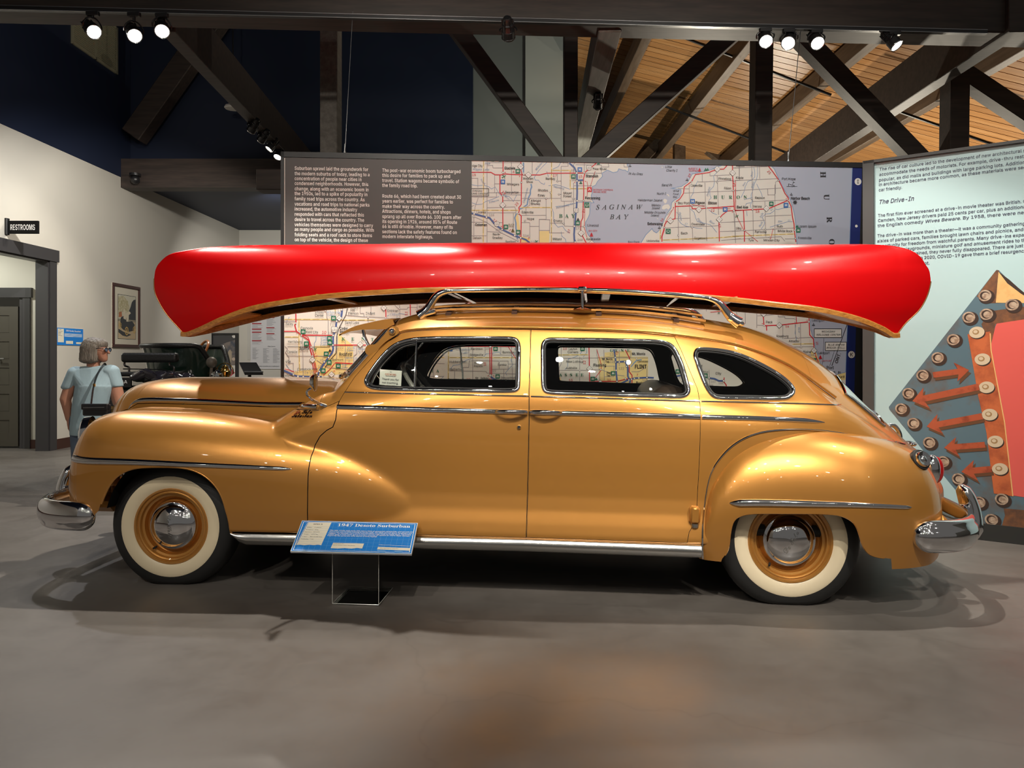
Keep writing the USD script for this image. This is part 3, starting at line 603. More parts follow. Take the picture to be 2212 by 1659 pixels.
# door outlines
A_EDGE = [(733, 866), (742.8, 849), (751.5, 836), (765.6, 814.5), (780.8, 797), (800, 776.6), (817.6, 756), (839, 736.5), (854.5, 725.8), (864, 720.4), (877, 717), (900, 714.2), (960, 711.2), (1040, 710.3), (1146.3, 711.5)]
B_GAP = [(1146.5, 714), (1145, 780), (1142.7, 857), (1143, 895), (1141, 1000), (1138.5, 1096), (1137, 1161.5)]
F_BOT = [(1137, 1162), (909, 1155.5), (664, 1156)]
F_GAP = [(664.4, 1150), (664.5, 1121), (665, 1054), (667, 1012), (672, 987), (680.5, 961.7), (691.7, 942), (706, 929.4), (719, 922.5), (725, 907), (728, 885), (731, 872)]
door_f = poly_px(A_EDGE + B_GAP + F_BOT + F_GAP)
R_GAP = [(1457, 726.5), (1471.6, 756), (1488, 795), (1507.4, 841), (1512, 867), (1513.5, 900), (1511, 1000), (1506, 1092), (1505.5, 1120), (1498, 1135), (1489, 1150), (1484.5, 1173)]
door_r = poly_px([(1147, 711.5), (1250, 713.6), (1380, 718.8)] + R_GAP + [(1329, 1168), (1138, 1161.5)] + [(x + .4, y) for x, y in B_GAP[::-1]])
gap = .0025
DRIP = [(842, 733), (854.5, 725), (864, 719.4), (877, 716), (900, 713.2), (960, 710.2), (1040, 709.4), (1142, 710.5), (1250, 712.6), (1380, 717.8), (1457, 725), (1510.6, 732), (1576, 743), (1641, 763), (1706, 792), (1755, 824.6), (1803, 860)]
drip = SKIN.px(DRIP)
roof_p = Polygon(np.vstack([drip[3:-1], [(3.70, 1.9), (1.1, 1.9), (1.1, 1.5)]])).buffer(0)
ARC_F = spline(SKIN.px([(213, 1103), (225, 1069), (240, 1042), (261, 1022.6), (291, 1011.5), (336, 1008.5), (396, 1011), (426.6, 1020), (444.7, 1030.5), (463, 1048), (478, 1072), (487, 1099.5), (494, 1126), (499, 1153)], -.93), 60)
arch_f = Polygon(np.vstack([ARC_F, [(.47, .1), (-.40, .1), (-.40, .40)]])).buffer(0)
hood_line = np.vstack([[(-.9, .9)], SKIN.px([(276, 884), (297, 872), (330, 871), (450, 874), (580, 879), (688, 886)], -.45)])
s_h = hood_line[-1, 0]
hood_p = Polygon(np.vstack([hood_line, [(s_h, 1.6), (-.9, 1.6)]])).buffer(0)
gapline = SKIN.px([(664, 1160)] + F_GAP + [(733, 866), (742, 851)])
fender_p = Polygon(np.vstack([[(-.9, .1), (gapline[0, 0], .1)], gapline[:-1], [(s_h, hood_line[-1, 1] + .0)], hood_line[::-1]])).buffer(0)
yl = .585
def ws_pt(y, z, lift=0): return np.array([WS_S + (z - WS_Z) / WS_M + WS_K * abs(y) - lift, y, z])
ws_c = [ws_pt(-.02, 1.222), ws_pt(-.02, 1.56), ws_pt(-(yl - .03), 1.47), ws_pt(-yl, 1.225)]
ws_p = Polygon([(p[0], p[2]) for p in ws_c]).buffer(.004)
f_door_p = door_f.buffer(-gap); r_door_p = door_r.buffer(-gap)
cut_all = shapely.union_all([door_f, door_r, arch_f, hood_p, fender_p, ws_p, wq, roof_p, sbox(-2, 0, s_h, .92)])
for fn in (lambda v: v, far):
    cput("front_door", fn(SKIN.trim(f_door_p.difference(wf.buffer(-.004)))), "car_paint")
    cput("rear_door", fn(SKIN.trim(r_door_p.difference(wr.buffer(-.004)))), "car_paint")
    cput("front_fender", fn(SKIN.trim(fender_p.buffer(-gap).difference(arch_f))), "car_paint")
ARC_R = spline(RSKIN.px([(1560, 1207), (1566, 1199), (1571.6, 1187), (1576, 1156.7), (1580, 1136), (1587.6, 1121.5), (1603, 1113), (1627.6, 1109), (1695, 1108.5), (1787, 1109.8), (1824, 1116), (1843, 1127), (1853.5, 1142), (1863, 1172), (1869, 1185), (1877, 1195), (1888, 1201), (1903, 1204.5), (1925, 1207)], -.95), 90)
arch_r = Polygon(np.vstack([ARC_R, [(4.02, .1), (3.1, .1)]])).buffer(0)
for fn in (lambda v: v, far): cput("rear_fender", fn(RSKIN.trim(BIG.difference(arch_r))), "car_paint")
hood = cput("hood", both(SKIN.trim(hood_p.buffer(-.002))), "car_paint")
cput("roof", both(SKIN.trim(roof_p.buffer(-.001))), "car_paint")
rear_hole = sbox(3.10, .1, 4.04, .62)
cput("body_shell", both(SKIN.trim(BIG.difference(shapely.union_all([cut_all, rear_hole])))), "car_paint")
# dark lining inside the cabin: the same skin, drawn inwards
lin = SKIN.trim(sbox(.98, .40, 4.3, 2).difference(shapely.union_all([wf.buffer(-.012), wr.buffer(-.012), wq.buffer(-.012), ws_p.buffer(.01), rear_hole])), .022)
v, f, n = both(lin); cput("lining", (v, f[:, ::-1], -n), "dark_lining")
# gaps: dark strips behind the shut lines
def on(pts, sk=None, lift=0.0, n=None, y=-.85, close=False):
    """pixels -> points on the skin, lifted off it, with their normals"""
    q = (sk or SKIN).px(pts, y)
    if n: q = spline(q, n, closed=close)
    P, N = (sk or SKIN).at(q[:, 0], q[:, 1]); return P + N * lift, N
def sidebar(path, nrm, w, h, k=10, taper=None, closed=False):
    a = np.linspace(0, math.pi, k); prof = np.c_[np.cos(a) * w / 2, np.sin(a) * h]
    return sweep(path, prof, closed, nrm=nrm, scale=taper)
def mir(m):
    c = m.copy(); c.vertices[:, 1] *= -1; c.faces = c.faces[:, ::-1]; return c
def pair(name, m, material, parent=None, smooth=40, **k):
    put(name, m, material, parent or car, smooth=smooth, **k); put(name, mir(m), material, parent or car, smooth=smooth, **k)
for g in (F_GAP + A_EDGE[:5], B_GAP, R_GAP):
    P, N = on(g, lift=-.012, n=60); pair("shut_line", sidebar(P, N, .02, .003, 4), "under_black")
P, N = on(DRIP, lift=.002, n=120); pair("drip_rail", sidebar(P + N * .004, N, .012, .010, 8), "car_paint")
pair("drip_seam", sidebar(P - [0, 0, .009] , N, .008, .004, 4), "under_black")
# bright frames and panes of the side windows
for nm, w, pts in (("front", wf, WIN_F), ("rear", wr, WIN_R), ("quarter", wq, WIN_Q)):
    ring = np.array(w.buffer(-.009).exterior.segmentize(.012).coords)[:-1]
    P, N = SKIN.at(ring[:, 0], ring[:, 1]); P[:, 1] = gaussian_filter1d(P[:, 1], 3, mode="wrap")
    pair("window_frame", sidebar(P + N * .001, N, .021, .010, 9, closed=True), "chrome")
    ring = np.array(w.buffer(-.023).exterior.segmentize(.012).coords)[:-1]
    P, N = SKIN.at(ring[:, 0], ring[:, 1]); P[:, 1] = gaussian_filter1d(P[:, 1], 3, mode="wrap")
    pair("window_seal", sidebar(P - N * .012, N, .012, .012, 6, closed=True), "black_rubber")
    inner = w.buffer(-.018); gx, gz = np.meshgrid(np.arange(*inner.bounds[0::2], .05), np.arange(*inner.bounds[1::2], .05))
    g = SKIN.trim(inner, .012); pair("window_pane", trimesh.Trimesh(g[0], g[1], process=False), "window_glass", smooth=True)
# quarter-light divider of the front door
P, N = on([(899.5, 733), (898, 770), (896, 810), (894.5, 841)], lift=-.008, n=14)
pair("vent_divider", sidebar(P, N, .012, .012, 8), "chrome")
P, N = on([(799, 833), (808, 812), (824, 789), (845, 766), (868, 749), (898, 741)], lift=-.014, n=30)
pair("vent_frame", sidebar(P, N, .012, .014, 8), "chrome")
# windscreen: two flat panes, chrome surround, centre post
for sgn in (1, -1):
    c = [p * [1, sgn, 1] for p in ws_c]
    put("windscreen_pane", trimesh.Trimesh(c, [(0, 1, 2), (0, 2, 3)]), "window_glass", car)
    put("windscreen_frame", tube(np.array([c[1], c[2], c[3], c[0]]), .009, 8), "chrome", car, smooth=40)
put("windscreen_post", tube([ws_pt(0, 1.2, .004), ws_pt(0, 1.56, .004)], .014, 8), "chrome", car, smooth=40)
for y0 in (-.30, .22):                                              # wiper arms
    b = ws_pt(y0, 1.205, .03); put("wiper", cat_([tube([b, ws_pt(y0 - .12, 1.24, .035), ws_pt(y0 - .30, 1.235, .02)], .006, 6), trimesh.creation.icosphere(1, .016).apply_translation(b), tube([ws_pt(y0 - .14, 1.23, .02), ws_pt(y0 - .40, 1.238, .02)], .004, 6)]), "chrome", car, smooth=40)
# rear window
i0, i1 = np.searchsorted(ST, [3.93, 4.20]); rows = [r for r in range(i0, i1)]
G = []
for r in rows:
    g, nn = SKIN.G[r], SKIN.N[r]; yy = np.linspace(-.36, 0, 14) * (1 - .25 * (r - i0) / (i1 - i0)); o = np.argsort(g[-90:, 1]); G.append(np.c_[np.full(14, ST[r]), yy, np.interp(yy, g[-90:, 1][o], g[-90:, 2][o])] + [.004, 0, .004])
G = np.array(G); G = np.concatenate([G, (G * [1, -1, 1])[:, ::-1][:, 1:]], 1); a, b = G.shape[:2]; ii = (np.arange(a - 1)[:, None] * b + np.arange(b - 1)).ravel()
rw = put("rear_window", (G.reshape(-1, 3), np.stack([ii, ii + 1, ii + b + 1, ii + b], -1)), "tinted_glass", car, smooth=True)
put("rear_window_frame", tube(np.vstack([G[0], G[1:-1, -1], G[-1, ::-1], G[1:-1, 0][::-1]]), .008, 6, closed=True), "chrome", rw, smooth=40)
# bright side mouldings
def moulding(name, pts, w, h, ends=(0, 0), sk=None, n=70, both_=True, y=-.85, wt=None):
    P, N = on(pts, sk, .0, n, y); L = np.r_[0, np.cumsum(np.linalg.norm(np.diff(P, axis=0), axis=1))]; tp = np.ones(n)
    if ends[0]: tp = np.minimum(tp, np.sqrt(np.clip(L / ends[0], .03, 1)))
    if ends[1]: tp = np.minimum(tp, np.sqrt(np.clip((L[-1] - L) / ends[1], .03, 1)))
    if wt is not None: tp = tp * np.interp(np.linspace(0, 1, n), *zip(*wt))
    N = np.stack([gaussian_filter1d(N[:, k], 3, mode="nearest") for k in range(3)], 1)
    m = sidebar(P, N, w, h, 12, tp); (pair if both_ else put)(name, m, "chrome") if both_ else put(name, m, "chrome", car, smooth=40)
moulding("belt_strip", [(277, 884), (284, 875), (297, 867.5), (315, 864.6), (345, 864.3), (450, 867.5), (580, 873.3), (686.5, 878.6)], .036, .016, (.10, 0), y=-.4, wt=[(0, .5), (.12, 1), (1, .9)])
moulding("belt_strip", [(729, 879), (850, 882.6), (1000, 887), (1139.5, 891)], .029, .013)
moulding("belt_strip", [(1144.5, 891), (1300, 894.3), (1420, 897.6), (1512, 900.6)], .029, .013)
moulding("belt_strip", [(1516, 900.8), (1600, 903), (1690, 906), (1740, 908.5), (1781, 912.6)], .029, .013, (0, .12))
moulding("waist_bead", [(745, 847.5), (850, 850), (1000, 853), (1142, 856)], .009, .006)
moulding("waist_bead", [(1147, 856.3), (1300, 860.4), (1430, 864.5), (1511, 867)], .009, .006)
moulding("waist_bead", [(1515, 867), (1600, 869), (1710, 871.5), (1816, 874)], .009, .006)
moulding("fender_strip", [(162, 990), (180, 994), (240, 996.5), (320, 999.3), (450, 1005.2), (560, 1010), (629.5, 1013.3)], .040, .018, (0, .05), y=-.93, wt=[(0, 1.1), (.5, .85), (1, .55)])
moulding("fender_strip", [(1576.5, 1086.5), (1640, 1086), (1760, 1088.5), (1880, 1092), (1969, 1096)], .040, .018, (.05, .03), RSKIN, y=-.95, wt=[(0, 1.), (.4, .9), (1, .5)])
WELT = [(1518, 1206), (1517, 1156.7), (1520, 1110.6), (1526, 1064), (1538, 1018), (1557, 987.6), (1581.4, 963), (1612, 944.6), (1649, 933), (1695, 928.3), (1741, 928.3), (1787.4, 931.8), (1849, 941.5), (1910, 951), (1955, 960)]
P, N = on(WELT, n=90, y=-.85); pair("fender_welt", tube(P + N * .004, .0045, 6), "chrome")
# sill plate
sl = [(.437, .345, .28), (3.035, .338, .272)]
xs = np.linspace(.44, 3.035, 60); zt_ = np.interp(xs, [.44, .9, 2.1, 3.035], [.342, .344, .348, .338]); pr = []
V = []
for x, z in zip(xs, zt_):
    e = min(1, math.sqrt(max(0, (x - .44) / .075))); hgt = .068 * (.18 + .82 * e)
    V.append([(x, -.912 - .016 * math.sin(a), z - hgt * (a / math.pi)) for a in np.linspace(0, math.pi, 9)] + [(x, -.86, z - hgt), (x, -.86, z)])
V = np.array(V); k = V.shape[1]; i = np.arange(len(xs) - 1)[:, None]; j = np.arange(k)[None]; A = i * k + j; B = i * k + (j + 1) % k
fc = np.concatenate([np.stack([A, B, B + k], -1).reshape(-1, 3), np.stack([A, B + k, A + k], -1).reshape(-1, 3), [(( len(xs) - 1) * k, (len(xs) - 1) * k + q + 1, (len(xs) - 1) * k + q) for q in range(1, k - 1)]])
pair("sill_plate", trimesh.Trimesh(V.reshape(-1, 3), fc, process=False), "sill_metal", smooth=50)
# lips of the wheel openings
def arch_lip(c, sk, r):
    P, N = sk.at(c[:, 0], c[:, 1]); return tube(P - N * .006, r, 6)
pair("wheel_lip", arch_lip(ARC_F[2:], SKIN, .007), "car_paint"); pair("wheel_lip", arch_lip(ARC_R[3:-3], RSKIN, .007), "car_paint")
# wheel wells, underbody
for cx, r in ((.06, .458), (3.53, .47)):
    a = np.linspace(.12, math.pi - .24, 30); ring = np.c_[np.cos(a) * r + cx, np.sin(a) * r + .33]
    V = np.vstack([np.c_[ring[:, 0], np.full(30, -.80 if cx < 1 else -.90), np.minimum(ring[:, 1], .80)], np.c_[ring[:, 0], np.full(30, -.42), np.minimum(ring[:, 1], .80)], [(cx, -.42, .4)]])
    f = [(q, q + 1, q + 31) for q in range(29)] + [(q, q + 31, q + 30) for q in range(29)] + [(30 + q, 31 + q, 60) for q in range(29)]
    pair("wheel_well", trimesh.Trimesh(V, f, process=False), "under_black")
put("underbody", cat_([rbox(.5, 3.06, -.855, .855, .30, .36, .02), rbox(-.5, .6, -.44, .44, .25, .62, .03), rbox(3.0, 4.3, -.43, .43, .26, .5, .03), rbox(.9, 3.9, -.78, .78, .36, .42, .02)]), "under_black", car)
put("cabin_floor", rbox(.95, 3.3, -.78, .78, .42, .5, .01), "dark_lining", car)
# interior
def cushion(x0, x1, y0, y1, z0, z1, r=.06): 
    b = trimesh.creation.box((x1 - x0 - 2 * r, y1 - y0 - 2 * r, z1 - z0 - 2 * r)).vertices + [(x0 + x1) / 2, (y0 + y1) / 2, (z0 + z1) / 2]
    s_ = trimesh.creation.icosphere(2, r).vertices; return trimesh.convex.convex_hull((b[:, None] + s_[None]).reshape(-1, 3))
put("front_seat", cat_([cushion(1.35, 1.85, -.72, .72, .5, .74), place(cushion(-.09, .09, -.72, .72, 0, .52), ry=12, t=(1.86, 0, .58))]), "seat_leather", car, smooth=40)
sb = put("rear_seat", cat_([cushion(2.35, 2.85, -.70, .70, .5, .74), place(cushion(-.14, .14, -.70, .70, 0, .60, .12), ry=14, t=(2.80, 0, .58))]), "seat_leather", car, smooth=40)
put("dashboard", cushion(.95, 1.16, -.70, .70, .88, 1.12, .05), "dark_lining", car, smooth=40)
ring = np.c_[np.cos(np.linspace(0, 2 * math.pi, 48, endpoint=False)) * .215, np.sin(np.linspace(0, 2 * math.pi, 48, endpoint=False)) * .215, np.zeros(48)]
stw = cat_([tube(ring, .014, 8, closed=True), lathe([(.001, -.02), (.045, -.015), (.05, .01), (.001, .02)], 20)] + [tube([(.04 * math.cos(q), .04 * math.sin(q), 0), (.21 * math.cos(q), .21 * math.sin(q), 0)], .008, 6) for q in (.3, 2.84, -1.57)] + [tube([(0, 0, -.01), (0, 0, -.45)], .02, 8)])
put("steering_wheel", place(stw, ry=52, t=(1.43, -.36, 1.115)), "wheel_grey", car, smooth=40)
put("interior_mirror", rbox(1.13, 1.16, -.10, .10, 1.42, 1.47, .01), "under_black", car)
# door furniture
def handle(x0, x1, yy, flip):
    q = SKIN.px([(x0 + (x1 - x0) * t, yy + 1.0 * t) for t in np.linspace(0, 1, 15)]); P, N = SKIN.at(q[:, 0], q[:, 1]); t = np.linspace(0, 1, 15)
    if flip: t = 1 - t
    lift = .012 + .050 * np.sin(np.clip(t, 0, 1) * math.pi) ** .7 ; rad = np.interp(t, [0, .15, .5, .85, 1], [1.25, 1.1, 1.0, .8, .6])
    base = SKIN.at(*q[0 if not flip else -1])[0][0]
    return sweep(P + N * lift[:, None], circ(.011, 10, .007), nrm=N, scale=rad)
pair("door_handle", handle(1070, 1138, 889.5, True), "chrome"); pair("door_handle", handle(1146, 1214, 890.5, False), "chrome")
P, N = on([(1121.3, 922.5)]); pair("door_lock", place(lathe([(.001, .012), (.008, .012), (.011, .008), (.012, 0)], 20), rx=90, t=P[0]), "chrome")
P, N = on([(1500, 1111)]); pair("door_hinge", place(rbox(-.028, .028, -.03, .03, -.045, .045, .012), t=P[0] + [0, -.01, 0], ry=3), "car_paint")
pair("hinge_cap", place(lathe([(.022, 0), (.02, -.02), (.001, -.032)], 16), t=P[0] + [0, -.014, -.045]), "sill_metal")
# script badge
def script(txt, x0, x1, yy, h, sk=SKIN, lift=.004, depth=.003):
    v, f = text2d(txt, h, "scriptb"); q = sk.px([(x0, yy), (x1, yy)], -.6); L = v[:, 0].max(); d = (q[1] - q[0]) / L
    sv = q[0] + v[:, :1] * d + np.c_[v[:, 1] * .2, v[:, 1]]; P, N = sk.at(sv[:, 0], sv[:, 1]); n = N.mean(0); n /= np.linalg.norm(n)
    P2 = P + n * lift; return trimesh.Trimesh(np.vstack([P2, P2 - n * depth]), np.vstack([f, f[:, ::-1] + len(v)]), process=False)
pair("script_badge", script("De Soto", 637, 674, 894, .026), "chrome", smooth=False)
pair("script_badge", script("Suburban", 630, 674, 902, .026), "chrome", smooth=False)
# outside mirror
b = px_car(712, 880, -.80); h_ = px_car(681.5, 826, -.93)
mr = put("side_mirror", cat_([tube(spline([b, px_car(690, 872, -.84), px_car(667, 857, -.92), px_car(664, 845, -.94), px_car(676, 836, -.94), h_ + [-.012, 0, -.02]], 30), .007, 8, scale=np.linspace(1.5, .8, 30)), place(lathe([(.001, -.03), (.035, -.024), (.050, -.006), (.052, 0)], 32), ry=90, rz=7, t=h_)]), "chrome", car, smooth=40)
put("mirror_face", place(lathe([(.049, 0), (.02, .001), (.0005, .001)], 32), ry=90, rz=7, t=h_ + [.001, 0, 0]), "mirror_glass", mr, smooth=40)
put("mirror_foot", place(rbox(-.05, .03, -.012, .012, -.016, .016, .006), t=b), "chrome", mr)
# sun visor over the windscreen
VIS = [(733, 723), (752.5, 711.5), (774, 703), (796, 697.8), (817.6, 693), (839, 689.8), (849, 690.8), (852, 700), (835, 711), (817.6, 711.5), (780.8, 712.5), (758, 716), (745, 721)]
vp = np.array([px_car(x, y, -.62)[[0, 2]] for x, y in VIS]); top = vp[:7]; ys = np.linspace(-.62, .62, 33)
topc = spline(top, 24); Vt_ = []
for y in ys:
    u = 1 - (abs(y) / .62) ** 2; c = topc + [-.06 * u, .035 * u]; Vt_.append(np.r_[np.c_[c[:, 0], np.full(24, y), c[:, 1]], np.c_[c[::-1, 0], np.full(24, y), c[::-1, 1] - .008]])
Vt_ = np.array(Vt_); a, k = Vt_.shape[:2]; ii = (np.arange(a - 1)[:, None] * k + np.arange(k)).ravel(); jj = (np.arange(a - 1)[:, None] * k + (np.arange(k) + 1) % k).ravel()
vis = put("sun_visor", (Vt_.reshape(-1, 3), np.stack([ii, jj, jj + k, ii + k], -1)[:, ::-1]), "car_paint", car, smooth=40)
ep = Polygon(np.vstack([topc, vp[7:]])).buffer(0)
for y in (-.63, .615): put("visor_end", place(extrude(ep, .015), M=np.array([[1, 0, 0, 0], [0, 0, 1, y], [0, 1, 0, 0], [0, 0, 0, 1.]])), "car_paint", vis)
pts = [(640, 680), (640, 740), (690, 800), (790, 820), (900, 690), (1100, 500), (1290, 380), (1315, 310), (1250, 240), (1150, 240), (1090, 310), (960, 460), (860, 570), (800, 590), (690, 610)]
bp = Polygon(spline(np.array([px_car(720 + x / 9.217, 680 + y / 9.217, -.70)[[0, 2]] for x, y in pts]), 60, closed=True)).buffer(0)
bk = place(extrude(bp, .018), M=np.array([[1, 0, 0, 0], [0, 0, 1, -.705], [0, 1, 0, 0], [0, 0, 0, 1.]])); pair("visor_bracket", bk, "car_paint", vis, smooth=30)
kn = px_car(847, 715.8, -.708); pair("visor_knob", place(lathe([(.001, .022), (.010, .020), (.018, .010), (.020, 0), (.020, -.006)], 24), rx=90, t=kn), "chrome", vis)
pair("visor_strut", sweep(np.array([px_car(785, 713, -.64), px_car(787, 726, -.655), px_car(792, 738, -.66), px_car(797, 747, -.665)]), circ(.010, 8, .005)), "chrome", vis)
# rear: filler cap, lamp, trunk trim
P, N = on([(1984, 995)], RSKIN, y=-.6); N = N + [[0, -.9, 0]]
def facing(n, p):
    n = n / np.linalg.norm(n); u = np.cross([0, 0, 1], n); u /= np.linalg.norm(u); M = np.eye(4); M[:3, 0], M[:3, 1], M[:3, 2], M[:3, 3] = u, np.cross(n, u), n, p; return M
put("filler_grommet", place(lathe([(.036, -.01), (.054, -.005), (.058, .012), (.052, .026), (.04, .028)], 32), M=facing(N[0], P[0])), "black_rubber", car, smooth=40)
put("filler_cap", place(lathe([(.044, .0), (.044, .034), (.038, .046), (.020, .040), (.014, .046), (.001, .048)], 32), M=facing(N[0], P[0])), "chrome", car, smooth=40)
for sg in (1, -1):
    t_ = np.array([4.385, -.50 * sg, .695]); lam = put("tail_lamp", place(trimesh.creation.icosphere(3, 1.0).apply_scale((.042, .03, .075)), t=t_), "red_lens", car, smooth=True)
    put("lamp_bezel", place(trimesh.creation.icosphere(3, 1.0).apply_scale((.045, .042, .085)), t=t_ - [.02, 0, 0]), "chrome", lam, smooth=True)
put("trunk_handle", cat_([tube(spline([(4.31, 0, .895), (4.345, 0, .90), (4.38, 0, .855), (4.385, 0, .82)], 16), .014, 8), rbox(4.42, 4.47, -.05, .05, .775, .80, .01)]), "chrome", car, smooth=40)
# bumpers
def bumper(path, zc, sgn):
    a = np.linspace(0, 2 * math.pi, 28, endpoint=False)
    pr = np.c_[np.sin(a) * .084, np.where(np.cos(a) > 0, .052, .018) * np.sign(np.cos(a)) * np.abs(np.cos(a)) ** .9]; pr[:, 1] -= .010 * np.exp(-((pr[:, 0] + .050) / .012) ** 2) * (np.cos(a) > 0)
    P = spline(path, 400)[np.unique(np.r_[np.arange(0, 30, 2), np.arange(30, 370, 5), np.arange(370, 400, 2), 399])]; T = np.gradient(P, axis=0); N = np.cross(T, [0, 0, 1]); N /= np.linalg.norm(N, axis=1, keepdims=True)
    N *= sgn; L = np.r_[0, np.cumsum(np.linalg.norm(np.diff(P, axis=0), axis=1))]; u = np.minimum(L, L[-1] - L) / .09; sc = np.maximum(.02, np.sqrt(np.clip(1 - (1 - np.clip(u, 0, 1)) ** 2, 0, 1)))
    return sweep(P + [0, 0, zc], pr, nrm=N, scale=sc)
put("front_bumper", bumper([(-.37, -.92, 0), (-.56, -.915, 0), (-.75, -.82, 0), (-.86, -.55, 0), (-.90, 0, 0), (-.86, .55, 0), (-.75, .82, 0), (-.56, .915, 0), (-.37, .92, 0)], .415, -1), "chrome", car, smooth=45)
put("rear_bumper", bumper([(4.10, -.885, 0), (4.27, -.875, 0), (4.42, -.77, 0), (4.52, -.52, 0), (4.56, 0, 0), (4.52, .52, 0), (4.42, .77, 0), (4.27, .875, 0), (4.10, .885, 0)], .405, 1), "chrome", car, smooth=45)
def guard(x, y, z0, z1, sg):
    zz = np.linspace(0, 1, 14); prof = [sg * .05 * (1 - .55 * q) * (1 if q < .93 else .6) for q in zz]
    P = np.array([(x + sg * (.03 * math.sin(q * 3.0) - .05 * q), y, z0 + (z1 - z0) * q) for q in zz]); return sweep(P, circ(.074, 18, .055), nrm=np.tile([sg, 0, 0], (14, 1)), scale=np.interp(zz, [0, .15, .8, .95, 1], [.8, 1.1, .8, .62, .25]))
for sg in (-1, 1):
    put("bumper_guard", guard(-.935, .40 * sg, .32, .63, -1), "chrome", car, smooth=45); put("bumper_guard", guard(4.60, .42 * sg, .31, .60, 1), "chrome", car, smooth=45)
put("rear_apron", rbox(4.2, 4.46, -.5, .5, .30, .44, .03), "car_paint", car); put("front_apron", rbox(-.80, -.5, -.55, .55, .36, .46, .03), "car_paint", car)
# grille and headlamps (the front faces away to the left)
for q in np.linspace(-.52, .52, 27): put("grille_bar", tube(spline([(-.70 - .11 * (1 - (q / .6) ** 2), q, .50), (-.725 - .11 * (1 - (q / .6) ** 2), q, .66), (-.69 - .11 * (1 - (q / .6) ** 2), q, .84)], 10), .010, 6), "chrome", car, smooth=40)
for sg in (-1, 1):
    hl = put("headlamp", place(lathe([(.001, .045), (.05, .038), (.085, .018), (.092, 0)], 32), ry=-90, rz=-20 * sg, t=(-.652, .60 * sg, .85)), "mirror_glass", car, smooth=40)
    put("headlamp_ring", place(lathe([(.090, 0), (.098, .020), (.110, .010), (.114, -.03)], 36), ry=-90, rz=-20 * sg, t=(-.652, .60 * sg, .85)), "chrome", hl, smooth=40)
# wheels
def wheel(cx, cy, turn, badge_rot):
    R, zc = .372, .343
    def w(prof, k=72, squash=False):
        m = lathe(prof, k, "y"); m.vertices[:, 0] *= 1
        if squash:
            zz = m.vertices[:, 2]; m.vertices[:, 2] = np.where(zz < -zc + .004, -zc + .004 + (zz + zc - .004) * .02, zz)
        return m
    T = lambda m: place(m, t=(cx, cy, zc), rz=turn if cy < 0 else 180 - turn)
    # radius, offset outwards (outwards is -y)
    tire = w([(.215, .06), (.25, .085), (.31, .095), (.345, .08), (.368, .055), (R, .03), (R, -.03), (.368, -.055), (.352, -.078), (.325, -.092), (.296, -.0975), (.292, -.0965), (.215, -.08), (.20, -.05)], squash=True)
    t = put("wheel", T(tire), "tire_rubber", car, smooth=35)
    put("whitewall", T(w([(.293, -.098), (.288, -.1005), (.27, -.103), (.245, -.100), (.225, -.092), (.216, -.084)])), "whitewall_rubber", t, smooth=60)
    put("rim", T(w([(.216, -.082), (.222, -.088), (.219, -.094), (.210, -.092), (.203, -.083), (.197, -.085), (.190, -.082), (.184, -.066), (.178, -.064), (.172, -.062), (.166, -.03), (.155, -.022), (.148, -.03), (.142, -.045), (.138, -.05), (.10, -.05), (.001, -.05)], 96)), "car_paint", t, smooth=30)
    put("hub_cap", T(w([(.141, -.045), (.1405, -.058), (.136, -.066), (.124, -.070), (.118, -.076), (.10, -.092), (.07, -.104), (.035, -.111), (.001, -.113)], 72)), "chrome", t, smooth=40)
    v, f = text2d("De Soto", .030, "scriptb", anchor="c"); v[:, 1] -= .012
    a = math.radians(badge_rot); v = v @ np.array([[math.cos(a), math.sin(a)], [-math.sin(a), math.cos(a)]]); rr = np.linalg.norm(v, axis=1)
    yy = -np.interp(rr, [0, .035, .07, .10], [.1155, .1135, .1065, .0945]); put("hub_script", T(trimesh.Trimesh(np.c_[v[:, 0], yy, v[:, 1]], f, process=False)), "sill_metal", t)
    put("valve", T(tube([(-.10, -.06, -.125), (-.108, -.085, -.132)], .006, 6)), "black_rubber", t)
wheel(.015, -.72, 3, -84); wheel(3.515, -.72, 0, 60); wheel(.015, .72, 3, 20); wheel(3.515, .72, 0, 20)
# roof rack: chrome rails on three feet a side, wooden slats
for nm, pts in (("rack_rail", [(906, 683), (919, 673), (930, 658), (939, 644), (950, 634.5), (965, 629.5), (985, 628), (1100, 626.5), (1258, 626), (1400, 632), (1500, 640.5), (1530, 644.5), (1548, 651), (1562, 664), (1576, 682), (1597, 698)]),):
    P = spline([px_car(x, y, -.50) for x, y in pts], 90); pair(nm, tube(P, .0135, 10, scale=np.interp(np.arange(90), [0, 6, 16, 22, 70, 78, 84, 89], [2.7, 1.9, 1.5, 1, 1, 1.5, 1.9, 2.6])), "chrome")
for x, y in ((925, 675), (1590, 692)):
    p = px_car(x, y, -.50); pair("rack_foot", place(rbox(-.05, .05, -.026, .026, -.02, .006, .008), t=p, ry=-14 if x < 1000 else 24), "chrome")
p0, p1 = px_car(1258, 626, -.50), px_car(1258, 668, -.50)
pair("rack_foot", cat_([tube([p0, p1], .010, 10), place(lathe([(.001, .02), (.02, .016), (.05, .004), (.055, 0)], 24), t=p1), place(rbox(-.028, .028, -.018, .018, -.012, .018, .008), t=p0)]), "chrome")
for y in (-.46, -.31, -.155, 0, .155, .31, .46):
    xs = np.linspace(1.42, 3.12, 40); hi = r_top(xs); dy, dz = d_y(xs), d_z(xs); z = dz + (hi - dz) * (1 - (abs(y) / dy) ** 2.5)
    put("rack_slat", sweep(np.c_[xs, np.full(40, y), z + .024], [(-.022, -.006), (.022, -.006), (.022, .006), (-.022, .006)]), "varnished_wood", car)
